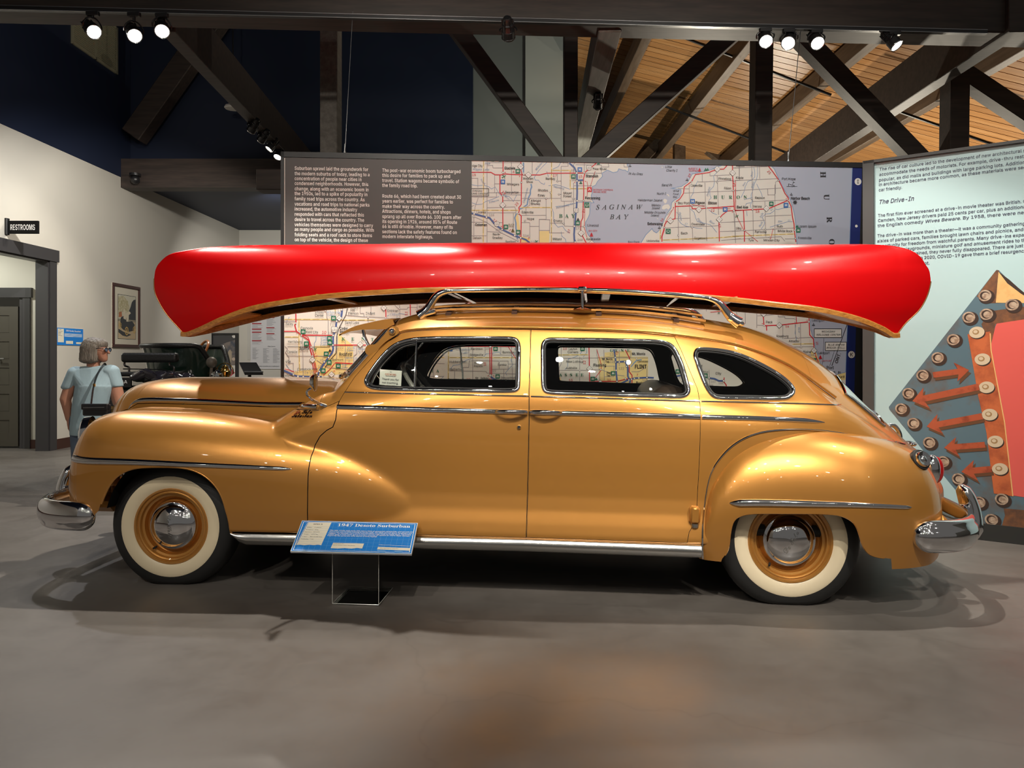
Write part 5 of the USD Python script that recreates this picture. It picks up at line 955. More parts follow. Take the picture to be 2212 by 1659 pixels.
for t, x, y, h, x2, kd in (("dge City",75,190,38,240,"regular"), ("Gladwin",585,230,44,760,"bold"), ("Winegars",622,482,36,822,"regular"), ("Wooden",878,392,36,1045,"regular"), ("Shoe",935,445,36,1042,"regular"), ("Beaverton",597,612,38,815,"regular"), ("Rhodes",1120,580,38,1280,"regular"), ("Estey",1118,660,38,1232,"regular"), ("Bentley",1240,395,38,1395,"regular"), ("Standish",1882,355,44,2080,"bold"), ("Pinconning",1868,705,44,2110,"bold"), ("Mount",1522,625,38,1660,"regular"), ("Forest",1522,675,38,1655,"regular"), ("Albright",1005,745,36,1168,"regular"), ("Shores",1002,795,36,1155,"regular"), ("Edenville",860,930,38,1048,"regular"), ("Hope",945,1035,38,1060,"regular"), ("Crump",1365,1065,36,1510,"regular"), ("Loomis",140,928,36,295,"regular"), ("Coleman",118,1130,42,308,"bold"), ("North",398,1280,36,515,"regular"), ("Bradley",396,1335,36,558,"regular"), ("Delwin",82,1338,36,225,"regular"), ("Sanford",600,1398,36,765,"regular"), ("Willard",1352,1355,36,1498,"regular"), ("Linwood",1905,1138,38,2085,"regular"), ("Kawkawlin",1890,1355,38,2115,"regular"), ("Pine River",1990,238,36,2215,"regular"), ("CHIGAN",78,585,30,235,"regular"), ("OME CENTER",65,630,30,322,"regular")): T(M1, t, x, y, h, kind=kd, x2=x2)
for l in ((60,535,335,535,335,652,60,652),): MP.line(M1(l), M1.u(8), "map_ink", .0045)
for t, x, y, h, x2, kd in (("Au Gres",168,130,36,340,"regular"), ("Pt Au Gres",420,318,38,648,"i"), ("Little",1005,205,36,1112,"i"), ("Charity I",1018,262,36,1198,"i"), ("Sand Pt",945,498,38,1112,"i"), ("North I",868,632,36,1018,"i"), ("Heisterman Island",565,735,36,955,"i"), ("Maisou",785,815,36,935,"i"), ("Island",792,862,36,920,"i"), ("Middle Grounds",672,930,36,1010,"i"), ("Island",775,978,36,905,"i"), ("Sebewaing",722,1115,44,968,"bold"), ("Bay Port",1208,782,38,1392,"regular"), ("Pigeon",1485,780,44,1640,"bold"), ("Elkton",1690,785,44,1830,"bold"), ("Caseville",1408,502,38,1600,"regular"), ("Pinnebog",1852,395,38,2055,"regular"), ("Filion",1942,548,38,2058,"regular"), ("Owendale",1422,1118,38,1635,"regular"), ("Bach",1255,1262,38,1362,"regular"), ("Gagetown",1465,1340,36,1675,"regular"), ("Unionville",708,1382,34,915,"regular"), ("Bay Park",412,1402,34,600,"regular"), ("Wild",1128,585,30,1225,"i"), ("Fowl",1128,635,30,1222,"i"), ("Bay",1128,682,30,1198,"i")): T(M2, t, x, y, h, kind="regular" if kd == "i" else kd, x2=x2, slant=.2 if kd == "i" else 0)
for t, x, y, h, x2, kd in (("Port Hope",797,398,40,1018,"regular"), ("Harbor Beach",942,710,46,1245,"bold"), ("Rapson",370,698,38,530,"regular"), ("Verona",340,835,38,480,"regular"), ("Bad Axe",82,850,44,262,"bold"), ("Kinde",66,380,38,188,"regular"), ("Austin",66,188,36,205,"regular"), ("Port",70,140,36,170,"regular"), ("Ubly",68,1185,38,160,"regular"), ("Parisville",368,1240,38,555,"regular"), ("Ruth",718,1155,38,815,"regular"), ("White Rock",728,1228,38,968,"regular"), ("Lorem ipsum",1058,1155,42,1350,"regular"), ("Forestville",1055,1338,38,1270,"regular"), ("Tyre",265,1372,34,350,"regular"), ("Minden City",505,1372,34,765,"regular")): T(M3, t, x, y, h, kind=kd, x2=x2)
for t, x, y, h, x2, kd in (("Bailey",112,405,34,222,"regular"), ("Casnovia",322,465,34,498,"regular"), ("Kent City",396,522,34,570,"regular"), ("Harrisburg",142,655,34,345,"regular"), ("Sparta",306,752,40,440,"bold"), ("Conklin",134,800,34,278,"regular"), ("ville",112,935,36,186,"medium"), ("Comstock Park",275,1043,34,565,"regular"), ("Marne",100,1130,32,225,"regular"), ("Ensley",525,242,34,650,"regular"), ("Center",525,288,34,650,"regular"), ("Sand Lake",945,388,34,1145,"regular"), ("Cedar",872,470,38,985,"bold"), ("Springs",872,515,38,1010,"bold"), ("Rockford",865,835,42,1042,"bold"), ("Belmont",765,910,34,925,"regular"), ("Cannonsburg",858,1100,32,1100,"regular"), ("Maple",1022,170,34,1138,"regular"), ("Hill",1022,215,34,1085,"regular"), ("Pierson",990,258,34,1135,"regular"), ("Trufant",1236,258,34,1368,"regular"), ("Entrican",1540,220,34,1698,"regular"), ("McBride",1982,165,34,2130,"regular"), ("Coral",1192,120,32,1290,"regular"), ("Fenwick",1700,830,34,1860,"regular"), ("Belding",1580,920,36,1725,"bold")): T(M4, t, x, y, h, kind=kd, x2=x2)
for t, x, y, h, x2, kd in (("Perrinton",1358,180,34,1540,"regular"), ("Bridgeville",1348,268,34,1548,"regular"), ("Hubbardston",1042,372,34,1298,"regular"), ("Maple",1410,388,34,1525,"regular"), ("Rapids",1408,435,34,1540,"regular"), ("Eureka",1762,415,34,1895,"regular"), ("Bannister",1832,230,34,2020,"regular"), ("Matherton",1042,485,34,1240,"regular"), ("Pewamo",1022,635,34,1185,"regular"), ("St. Johns",1428,628,44,1630,"bold"), ("Shepardsville",1805,612,34,2065,"regular"), ("Fowler",1265,705,34,1395,"regular"), ("Muir",700,632,34,790,"regular"), ("City",875,225,36,955,"bold"), ("Fenwick",285,260,34,440,"regular")): T(M5, t, x, y, h, kind=kd, x2=x2)
for t, x, y, h, x2, kd in (("ley",125,250,32,185,"regular"), ("Layton",442,235,32,565,"regular"), ("Corners",428,278,32,578,"regular"), ("New Lothrop",408,412,32,650,"regular"), ("Juddville",400,502,32,565,"regular"), ("Flushing",790,465,40,972,"bold"), ("Mt. Morris",912,375,30,1060,"bold"), ("Twp.",958,412,28,1020,"bold"), ("Mt. Morris",1328,305,36,1520,"bold"), ("FLINT",1370,495,56,1540,"bold"), ("Flint",978,568,28,1040,"bold"), ("Twp.",978,605,28,1030,"bold"), ("Burton",1390,715,38,1522,"bold"), ("Genesee",1408,408,30,1560,"regular"), ("Corunna",372,748,36,532,"bold"), ("Lennon",572,745,32,705,"regular"), ("Elba",1815,535,34,1895,"regular"), ("son",98,492,30,165,"regular")): T(M6, t, x, y, h, kind=kd, x2=x2)
for t, x, y, h, x2, kd in (("Croswell",1155,230,34,1300,"bold"), ("Peck",960,322,30,1040,"regular"), ("Lexington",1510,300,30,1662,"regular"), ("Amador",1232,548,28,1362,"regular"), ("Roseburg",1085,488,28,1232,"regular"), ("Blaine",1405,678,30,1502,"regular"), ("Lakeport",1580,690,30,1722,"regular"), ("Port",1682,870,38,1772,"medium"), ("Huron",1665,925,38,1790,"medium"), ("Pt",1818,925,28,1855,"medium"), ("Edward",1775,975,30,1900,"medium"), ("MICHIGAN",1625,432,22,1785,"i"), ("WELCOME CENTER",1558,470,22,1850,"i"), ("BLUE WATER",1698,590,22,1898,"i"), ("BRIDGE (TOLL)",1682,625,22,1905,"i"), ("Watertown",725,130,26,900,"regular"), ("Dryden",348,1112,28,468,"regular"), ("Attica",190,912,22,272,"regular"), ("City",358,935,30,430,"regular"), ("eer",160,845,32,205,"bold")): T(M7, t, x, y, h, kind="regular" if kd == "i" else kd, x2=x2, slant=.2 if kd == "i" else 0)
for P in ((1540,390,1865,390,1865,492,1540,492,1540,390), (1672,548,1925,548,1925,648,1672,648,1672,548)): MP.poly(Polygon(M7(P)), "map_white", .004); MP.line(M7(P), M7.u(7), "map_ink", .0046)
T(M7, "ONT.", 1815, 805, 40, rot=70, kind="medium")
for c, t, pts, h, key, kd in ((M1, "GLADWIN", ((370,105), (495,105), (605,105), (735,105), (865,105), (1000,105), (1090,105)), 56, "map_green", "serifb"), (M1, "BAY", ((1455,1000), (1552,1000), (1655,1000)), 62, "map_green", "serifb"), (M2, "HURO", ((1775,698), (1900,698), (2020,698), (2140,698)), 56, "map_green", "serifb"), (M3, "N", ((190,698),), 56, "map_green", "serifb"), (M1, "SA", ((2045,868), (2145,868)), 78, "map_ink", "serifi"), (M2, "GINAW", ((115,865), (235,865), (305,865), (425,865), (545,865)), 78, "map_ink", "serifi"), (M2, "BAY", ((130,1020), (230,1020), (350,1020)), 78, "map_ink", "serifi"), (M4, "KENT", ((898,622), (1035,622), (1175,622), (1310,630)), 46, "map_green", "serifb"), (M5, "ONIA", ((580,512), (685,515), (775,515), (845,515)), 48, "map_green", "serifb"), (M6, "AWASSEE", ((132,605), (212,605), (310,605), (385,605), (460,605), (540,605), (612,605)), 46, "map_green", "serifb"), (M6, "GENE", ((1022,262), (1095,262), (1175,262), (1262,262)), 44, "map_green", "serifb")):
    for ch, (x, y) in zip(t, pts): T(c, ch, x, y, h, key, kind=kd)
for ch, x, y in (("H",1410,265), ("U",1465,625), ("R",1512,985), ("O",1548,1335)): T(M3, ch, x, y, 96, rot=-88, kind="serif")
for c, t, x, y, h, rot in ((M1,"15",70,335,36,0), (M1,"6",718,285,36,0), (M1,"17",1355,348,38,0), (M1,"19",535,590,38,-45), (M1,"22",775,820,38,50), (M1,"17",395,1035,38,-42), (M1,"7",650,1200,36,-40), (M1,"23",1770,370,36,15), (M1,"25",1860,925,38,80), (M1,"27",1625,1250,38,78), (M1,"1",950,1335,36,-20), (M2,"29",1395,365,38,65), (M2,"22",1728,900,38,0), (M2,"16",955,1070,36,62), (M2,"17",1890,1160,38,86), (M2,"17",2118,510,38,82), (M3,"25",560,260,40,-50), (M3,"18",375,918,40,0), (M3,"17",48,510,38,84), (M4,"10",620,525,36,0), (M4,"17",505,800,34,-70), (M4,"18",855,180,34,70), (M4,"13",1822,275,34,85), (M4,"9",770,1050,32,-60), (M5,"28",1292,640,36,0), (M5,"10",1590,420,34,90), (M5,"17",1882,655,34,0), (M5,"3",1685,585,32,0), (M6,"13",360,230,34,0), (M6,"13",158,405,34,85), (M6,"12",680,440,34,88), (M6,"13",442,675,34,0), (M6,"12",982,668,32,0), (M6,"13",1118,310,32,60), (M6,"7",1395,600,30,0), (M6,"10",1848,598,32,0), (M7,"14",1190,372,28,0), (M7,"20",1555,540,26,-80)): T(c, t, x, y, h, "map_red", rot)
for c, t, x, y, h in ((M1,"195",1510,135,34), (M1,"103",335,972,34), (M1,"109",440,1205,32), (M1,"116",880,1300,36), (M1,"119",1000,1398,34), (M1,"172",1722,1185,34), (M1,"168",1745,1365,34), (M1,"181",1655,715,32), (M1,"190",1645,262,32), (M1,"188",1650,415,32), (M4,"110",735,385,32), (M4,"104",705,530,30), (M4,"101",840,730,32), (M4,"97",625,875,32), (M4,"95",592,915,32), (M4,"91",562,1000,30), (M4,"23",232,1078,32), (M4,"26",376,1088,32), (M4,"28",450,1088,32), (M4,"114",925,165,30), (M5,"109",1580,172,30), (M5,"99",1680,510,34), (M5,"96",1800,640,32), (M6,"126",1015,310,32), (M6,"125",1020,412,32), (M6,"122",1142,508,32), (M6,"143",1475,670,30), (M6,"153",1890,670,30), (M6,"15",1990,632,30), (M7,"163",300,1030,24), (M7,"168",392,1048,24)): T(c, t, x, y, h, "map_grey")
for c, t, x, y, h, rot in ((M1,"Pratt",275,150,32,0), (M1,"Wiggins Lake",85,242,34,0), (M1,"Molasses",1095,250,34,52), (M1,"Tittabawassee",905,770,32,76), (M1,"Tobacco",340,770,34,15), (M1,"North",200,390,32,-55), (M1,"River",585,660,32,-40), (M1,"Saganing",1365,510,34,-12), (M1,"Pinconning Cr",1415,860,34,16), (M2,"Pinnebog",1690,660,30,78), (M2,"Pigeon",1510,1020,34,-40), (M2,"River",1705,1060,34,-30), (M2,"Shebeon",1225,910,30,-78), (M2,"Cr",1320,1110,32,0), (M3,"River",330,350,32,85), (M3,"New",195,500,30,65), (M3,"Willow",335,530,30,75), (M3,"Falls",470,1000,32,62), (M3,"Rock",455,1150,34,62), (M3,"Elm",740,1072,30,5), (M3,"Cr",895,1055,30,0), (M3,"Cr",630,890,30,30), (M4,"Ransome L",470,172,28,0), (M4,"Whitefish",690,240,32,0), (M4,"Lake",700,278,32,0), (M4,"Long",605,590,32,0), (M4,"Lake",610,625,32,0), (M4,"Camp",605,660,32,0), (M4,"Lake",605,695,32,0), (M4,"Myers",975,738,32,0), (M4,"Lake",970,775,32,0), (M4,"Silver",958,880,32,0), (M4,"L",995,925,30,0), (M4,"Wabasis",1125,755,30,0), (M4,"L",1145,800,30,0), (M4,"Bostwick",1088,888,30,0), (M4,"L",1095,925,30,0), (M4,"Clifford",1575,270,30,0), (M4,"L",1668,308,30,0), (M4,"Bear",900,975,30,0), (M4,"Vista",900,1015,30,0), (M5,"Rainbow",1180,190,34,0), (M5,"Lake",1225,235,34,0), (M5,"Bass",2005,185,34,0), (M7,"Shay",108,100,26,0), (M7,"Lake",108,132,26,0), (M7,"River",1345,370,24,-85)): T(c, t, x, y, h, "map_river", rot, kind="serifi")
for c, t, x, y, h, x2, key in ((M1,"SAGINAW CHIPPEWA",1995,565,26,2315,"map_red"), (M1,"INDIAN TRIBE",1995,600,26,2210,"map_red"), (M1,"BAY CITY",1928,1220,26,2065,"map_red"), (M1,"BLACK",650,1118,24,745,"map_olive"), (M1,"CREEK",655,1150,24,738,"map_olive"), (M2,"ALBERT E.",1375,228,26,1530,"map_red"), (M2,"SLEEPER",1388,262,26,1525,"map_red"), (M7,"LAKEPORT",1622,780,18,1742,"map_red")): T(c, t, x, y, h, key, x2=x2)
for x, y, t in ((1853, 392.5, "I"), (1839, 766, "K")): q = mp(x, y); MP.poly(Point(q).buffer(.033), "map_white", .003); MP.text(t, q[0], q[1] - .017, .034, "map_ink", .004, anchor="c", kind="medium")
MP.poly(Point(mp(1849.5, 488.5)).buffer(.013), "map_white", .003)
for c, t, x, y, h, x2 in ((M1, "Temple", -1400, 62, 30, -1250), (M1, "Luther", -2240, 50, 30, -2100)): T(c, t, x, y, h, x2=x2)
# grey text board on the map
GZ = Crop(600, 320, 3.456); gb = Polygon(GZ((57,72, 1447,98, 1447,1100, 57,1100))); MP.poly(gb, "panel_grey", .009)
C1 = [("Suburban sprawl laid the groundwork for",677,165), ("the modern suburbs of today, leading to a",688,204), ("concentration of people near cities in",628,241), ("condensed neighborhoods. However, this",678,277), ("change, along with an economic boom in",681,317), ("the 1950s, led to a spike of popularity in",672,353), ("family road trips across the country. As",651,392), ("vacations and road trips to national parks",687,431), ("increased, the automotive industry",595,468), ("responded with cars that reflected this",646,507), ("desire to travel across the country. The",647,546), ("vehicles themselves were designed to carry",713,585), ("as many people and cargo as possible. With",720,620), ("folding seats and a roof rack to store items",706,660), ("on top of the vehicle, the design of these",675,697)]
C2 = [("The post-war economic boom turbocharged",1365,180), ("this desire for families to pack up and",1289,217), ("travel. Station wagons became symbolic of",1355,255), ("the family road trip.",1045,292), ("Route 66, which had been created about 30",1370,372), ("years earlier, was perfect for families to",1309,409), ("make their way across the country.",1248,448), ("Attractions, dinners, hotels, and shops",1292,485), ("sprang up all over Route 66. 100 years after",1371,524), ("its opening in 1926, around 85% of Route",1340,561), ("66 is still drivable. However, many of its",1308,598), ("sections lack the safety features found on",1338,637), ("modern interstate highways.",1160,673)]
for x0, col in ((127, C1), (780, C2)):
    for t, x2, y in col:
        q, e = GZ((x0, y, x2, y)); MP.text(t, q[0], q[1], GZ.u(26), "print_white", .011, kind="bold", width=e[0] - q[0])
MP.build(panel, {"map_paper": "map_sheet", "map_water": "map_water", "map_yellow": "map_county_lines", "map_red": "map_red_roads", "map_blue": "map_freeways", "map_grey": "map_minor_roads", "map_ink": "map_place_names", "map_river": "map_rivers", "map_green": "map_green_symbols", "map_sign_blue": "map_hospital_symbols", "map_white": "map_markers", "map_band": "map_border_band", "map_olive": "map_boundary_dashes", "panel_grey": "text_board", "print_white": "board_lettering"})

# ---------------------------------------------------------------- the drive-in panel
mat("sky_print", (.42, .58, .60), rough=.35); mat("ink_blue", (.045, .05, .09), rough=.4); mat("frame_grey", (.055, .055, .055), rough=.5); mat("frame_dark", (.028, .028, .026), rough=.5)
mat("coral_print", (.72, .115, .095), rough=.35); mat("orange_print", (.55, .135, .045), rough=.4, noise=(9, (.30, .06, .025), (1, 1, 1), .45, .75)); mat("blue_print", (.095, .16, .20), rough=.4, noise=(5, (.13, .10, .085), (1, 1, 1), .52, .72)); mat("rust_print", (.11, .055, .035), rough=.4, noise=(14, (.25, .10, .04), (1, 1, 1), .4, .7))
mat("yellow_print", (.78, .46, .18), rough=.4, noise=(12, (.62, .32, .11), (1, 1, 1), .5, .75)); mat("cream_print", (.62, .50, .35), rough=.4); mat("tan_print", (.36, .22, .10), rough=.4); mat("socket_print", (.045, .026, .02), rough=.4); mat("bulb_print", (.30, .19, .13), rough=.4, noise=(40, (.50, .38, .28), (1, 1, 1), .4, .6)); mat("arrow_print", (.42, .085, .035), rough=.4, noise=(16, (.24, .045, .02), (1, 1, 1), .5, .7)); mat("arrow_side_print", (.13, .055, .025), rough=.4)
DB = px_floor(2212, 1177); DD = np.array([.819, -.574, 0]); DN = np.array([-.574, -.819, 0])
def dp(x, y):
    p = px_plane(x, y, DB, DN) - DB; return np.array([p @ DD, p[2]])
def d3(v, lift): return DB + v[:, :1] * DD + np.c_[np.zeros((len(v), 2)), v[:, 1]] + DN * lift
dr = thing("drive_in_panel", "tall pale blue display panel with text and a rusty arrow sign, behind the car's tail", "panel")
u0, u1 = dp(1866.5, 600)[0], 2.2; ztop = dp(2212, 304)[1] + .006; zb = dp(2180, 1136.5)[1]
Md = np.eye(4); Md[:3, 0], Md[:3, 1], Md[:3, 2], Md[:3, 3] = DD, -DN, [0, 0, 1], DB
put("board", place(bx(u0, u1, .0, .06, zb, ztop - .02), M=Md), "sky_print", dr)
put("plinth", place(bx(u0, u1, -.01, .07, 0, zb), M=Md), "frame_dark", dr)
put("frame", place(cat_([bx(u0 - .005, dp(1889, 600)[0], -.03, .075, zb, ztop), bx(u0, u1, -.03, .075, ztop - .022, ztop), bx(u1 - .06, u1, -.03, .07, 0, ztop)]), M=Md), "frame_grey", dr)
DP = Flat(d3); NZ = lambda x, y: dp(1880 + x / 6.636, 310 + y / 6.636)
lines = [("The rise of car culture led to the development of new architectural styles to", 130, 392, 2170, "The rise of car culture led to the development of new architectural"), ("accommodate the needs of motorists. For example, drive-thru restaurants", 127, 467, 2045, "accommodate the needs of motorists. For example, drive-thru"), ("popular, as did malls and buildings with large parking lots. Additionally,", 122, 545, 1915, "popular, as did malls and buildings with large parking lots."), ("in architecture became more common, as these materials were seen as", 120, 612, 2092, "in architecture became more common, as these materials were"), ("car friendly.", 120, 688, 455, "car friendly."),
    ("The first film ever screened at a drive-in movie theater was British. Outside", 108, 1055, 2165, "The first film ever screened at a drive-in movie theater was British."), ("Camden, New Jersey drivers paid 25 cents per car, plus an additional", 108, 1127, 1895, "Camden, New Jersey drivers paid 25 cents per car, plus an"), ("The drive-in was more than a theater\u2014it was a community gathering", 100, 1345, 1880, "The drive-in was more than a theater\u2014it was a community"), ("aisles of parked cars, families brought lawn chairs and picnics, and", 98, 1420, 2045, "aisles of parked cars, families brought lawn chairs and picnics,"), ("opportunity for freedom from watchful parents. Many drive-ins expanded", 98, 1492, 2020, "opportunity for freedom from watchful parents. Many drive-ins"), ("with playgrounds, miniature golf and amusement rides to the", 330, 1545, 2140, "with playgrounds, miniature golf and amusement rides to"), ("remained, they never fully disappeared. There are just", 545, 1600, 2190, "remained, they never fully disappeared. There are just"), ("In 2020, COVID-19 gave them a brief resurgence", 690, 1662, 2200, "In 2020, COVID-19 gave them a brief resurgenc")]
h0 = (NZ(130, 392 - 42) - NZ(130, 392))[1]
for t, x, y, x2, part in lines:
    a = NZ(x, y); slope = 1.0
    v, _ = text2d(part, h0, "medium"); L = v[:, 0].max(); e = dp(1880 + x2 / 6.636, 700)[0]; k = (e - a[0]) / L
    v, f = text2d(t, h0, "medium"); v = v * [k, 1] + a; DP.add((v, f), "ink_blue", .002)
a = NZ(104, 1200); hh = h0
for t, sl in (("the English comedy ", 0), ("Wives Beware", .2), (". By 1958, there were nearly 5,000", 0)):
    v, f = text2d(t, hh, "medium"); w = text2d(t + "|", hh, "medium")[0][:, 0].max() - text2d("|", hh, "medium")[0][:, 0].max(); k = 1.06; v = v * [k, 1]
    if sl: v[:, 0] += v[:, 1] * sl
    DP.add((v + a, f), "ink_blue", .002); a = a + [w * k, 0]
a = NZ(118, 870); v, f = text2d("The Drive-In", h0 * 1.42, "medium", width=dp(1880 + 625 / 6.636, 440)[0] - a[0], slant=.2); DP.add((v + a, f), "ink_blue", .002)
v, f = text2d("lot.", h0, "medium"); DP.add((v + dp(1993, 572), f), "ink_blue", .002)
P2 = lambda pts: np.array([dp(x, y) for x, y in np.reshape(pts, (-1, 2))])
PZ = lambda pts: np.array([dp(1900 + x / 5.53, 560 + y / 5.53) for x, y in np.reshape(pts, (-1, 2))])
QZ = lambda pts: np.array([dp(1850 + x / 3.017, 700 + y / 3.017) for x, y in np.reshape(pts, (-1, 2))])
DP.poly(Polygon(P2((2150,586, 2153,583, 2158,584, 2330,760, 2330,1155, 2126,1131, 2078,1075, 1921,884, 1920,879))).intersection(sbox(-3, zb, u1 - .06, 3)), "blue_print", .001)
DP.poly(Polygon(P2((2150,586, 2153,583, 2158,584, 2151,655, 2128,655, 2110,640))), "rust_print", .0015)
DP.poly(Polygon(P2((2120,700, 2140,672, 2230,660, 2260,690, 2150,700, 2141,760))), "rust_print", .0016)
DP.poly(Polygon(P2((2153,699, 2150,706, 2138,757, 2168,912, 2186,1070, 2330,1092, 2330,690, 2212,690))), "coral_print", .002)
DP.poly(Polygon(P2((2090,722, 2139,716, 2141,757, 2170,912, 2188,1072, 2147,1066, 2131,935, 2113,855, 2097,760))), "orange_print", .0024)
DP.line(P2((2139,720, 2141,757, 2170,912, 2188,1072)), .007, "yellow_print", .0027)
DP.poly(Polygon(P2((2157,587, 2240,655, 2151,654))), "yellow_print", .002)
DP.poly(Polygon(P2((2157,587, 2180,604, 2200,622, 2240,655, 2205,634, 2176,612))), "socket_print", .0023)
DP.poly(Polygon(P2((2171,1113, 2164,1136, 2330,1160, 2330,1112, 2168,1098))), "rust_print", .0022)
for x, y in ((2110,718), (2122,776), (2131,836.6), (2137.7,895.6), (2150,953.6), (2160,1013)):
    q = dp(x, y); c = aff.rotate(aff.scale(Point(q).buffer(.045), 1.08, .93), 12); DP.poly(aff.translate(c, .006, -.008), "socket_print", .003); DP.poly(c, "cream_print", .0034); DP.poly(aff.scale(Point(q + [-.006, .003]).buffer(.021), 1, .9), "tan_print", .0038); DP.poly(aff.scale(Point(q + [-.008, .005]).buffer(.013), 1, .9), "cream_print", .0041)
for i, (x, y) in enumerate(((2060.5,734.8), (2026.7,773.6), (1994,811.7), (1963.4,850.8), (1947.8,884), (1974.3,915.4), (2008.4,956.9), (2038.3,998.3), (2071.4,1035.4), (2116,1086), (2165,1079.5), (2143,1123.6), (2128.7,639.6), (2094,686.6), (2132,680), (2187.5,659.5))):
    q = dp(x, y); DP.poly(Point(q + [.008, -.006]).buffer(.050), "socket_print", .003); DP.poly(Point(q + [-.004, .004]).buffer(.041), "bulb_print", .0034); DP.poly(Point(q + [-.004, .004]).buffer(.030).difference(Point(q + [.002, .002]).buffer(.024)), "socket_print", .0037)
for i, (tip, tail, w) in enumerate((((735,300), (500,332), 30), ((365,502), (800,408), 34), ((458,668), (822,600), 32), ((572,806), (838,786), 30), ((684,962), (880,945), 32))):
    a, b = QZ(tip)[0], QZ(tail)[0]; d = (b - a) / np.linalg.norm(b - a); n = np.array([-d[1], d[0]]); k = w / 3.017 * 5.6 / F
    hd = [a, a + d * 2.6 * k + n * 2.1 * k, a + d * 2.1 * k + n * .62 * k, b + n * .62 * k, b - n * .62 * k, a + d * 2.1 * k - n * .62 * k, a + d * 2.6 * k - n * 2.1 * k]
    g = Polygon(hd).buffer(0); DP.poly(aff.translate(g, .012, -.022), "arrow_side_print", .003); DP.poly(g, "arrow_print", .0034)
DP.build(dr, {"ink_blue": "lettering", "blue_print": "arrow_sign_print", "coral_print": "sign_panel_print", "orange_print": "sign_band_print", "yellow_print": "sign_point_print", "cream_print": "lit_bulb_print", "socket_print": "socket_print", "bulb_print": "dead_bulb_print", "arrow_print": "small_arrow_print", "arrow_side_print": "small_arrow_edge_print", "rust_print": "rust_print", "tan_print": "bulb_centre_print"}, ("cream_print", "socket_print", "bulb_print", "arrow_print", "arrow_side_print", "rust_print", "tan_print", "coral_print", "orange_print", "yellow_print", "blue_print"))
# ---------------------------------------------------------------- the canoe, keel up on the rack
mat("canoe_red", (.56, .0015, .003), rough=.30, coat=.04, spec=.16, bump=(7, .06, .01)); mat("canoe_inside", (.05, .025, .012), rough=.5)
mat("gunwale_wood", (.50, .22, .045), rough=.3, coat=.6, noise=(5, (.30, .11, .02), (2, 18, 18), .40, .66))
mat("brass_band", (.30, .14, .05), rough=.35, metal=.8)
canoe = thing("canoe", "glossy red canoe with wooden gunwales lying keel up on the roof rack", "canoe", CAR_O, -math.degrees(TH))
def cz(pts, y): return np.array([px_car(a, b, y)[[0, 2]] for a, b in pts])
keel = np.vstack([cz([(333, 602), (335.5, 584), (346, 566), (367, 549.5), (402, 540.6), (454, 533.6)], 0), cz([(559, 527.5)], -.04), cz([(640, 526)], -.08), cz([(750, 524.5), (1106, 522), (1500, 521), (1750, 522.3)], -.12), cz([(1861, 525)], -.05), cz([(1916, 530), (1961, 538.5), (1988.5, 555), (1999.6, 572), (2008, 587), (2010.7, 608)], 0)])
stemL = cz([(396.7, 721), (381, 703), (360, 679), (341, 647), (333.8, 626), (333, 602)], 0); stemR = cz([(1936, 726), (1958, 696.6), (1986, 669), (2005, 633), (2010.7, 608)], 0)
gun = []
for a, b in [(419, 714), (489, 684.5), (559, 661), (640, 646.5), (716, 636), (831, 627.5), (918, 623), (1034, 621), (1106, 620.5), (1200, 622), (1326, 626), (1453, 633.5), (1580, 644), (1675, 655), (1750, 663.5), (1833, 681), (1889, 700)]:
    bb = .4
    for _ in range(5): q = px_car(a, b, -bb); bb = max(.01, .43 * (1 - min(1, abs((q[0] - 2) / 2.37)) ** 2.3))
    gun.append((q[0], q[2]))
gun = np.vstack([stemL[:1], gun, stemR[:1]])
sk0, sk1 = keel[0, 0], keel[-1, 0]
ss = np.unique(np.r_[sk0 + .35 * np.linspace(0, 1, 40) ** 2, np.linspace(sk0 + .35, sk1 - .35, 120), sk1 - .35 * np.linspace(0, 1, 40) ** 2])
from scipy.interpolate import PchipInterpolator
kz = PchipInterpolator(*keel.T)(ss); lowL, lowR = stemL[::-1], stemR
gz = np.where(ss < stemL[0, 0], np.interp(ss, lowL[:, 0], lowL[:, 1]), np.where(ss > stemR[0, 0], np.interp(ss, lowR[:, 0], lowR[:, 1]), PchipInterpolator(*gun.T)(np.clip(ss, gun[0, 0], gun[-1, 0]))))
edgeL = spline(np.vstack([stemL, keel[1:8]]), 80); edgeR = spline(np.vstack([stemR, keel[-8:-1][::-1]]), 80)
def hull(inset=0.0, NQ=44):
    V = []; t = np.sin(np.linspace(0, math.pi / 2, NQ))
    for s_, k, g in zip(ss, kz, gz):
        z = k - (k - g) * t ** 1.35
        oL, oR = np.argsort(edgeL[:, 1]), np.argsort(edgeR[:, 1])
        d = np.minimum(s_ - np.interp(z, edgeL[oL, 1], edgeL[oL, 0]), np.interp(z, edgeR[oR, 1], edgeR[oR, 0]) - s_); d = np.clip(d, 0, 2.4)
        B = .43 * (1 - (1 - d / 2.4) ** 2.3); vz = np.clip((k - z) / max(k - g, 1e-4), 0, 1); n = 2.5
        y = B * (1 - (1 - vz) ** n) ** (1 / n); y = np.maximum(y - inset, 0); V.append(np.c_[np.full(NQ, s_), -y, z - inset * (1 - vz) * 1.2])
    V = np.array(V); a, k = V.shape[:2]; full_ = np.concatenate([V[:, ::-1], (V * [1, -1, 1])[:, 1:]], 1); k = full_.shape[1]
    i = (np.arange(a - 1)[:, None] * k + np.arange(k - 1)).ravel()
    return trimesh.Trimesh(full_.reshape(-1, 3), np.concatenate([np.stack([i, i + 1, i + k + 1], -1), np.stack([i, i + k + 1, i + k], -1)]), process=False), V
hm, HV = hull(); hm.merge_vertices(); hm.fix_normals()
put("hull", hm, "canoe_red", canoe, smooth=50)
hi_, _ = hull(.012); put("hull_lining", hi_, "canoe_inside", canoe, smooth=50)
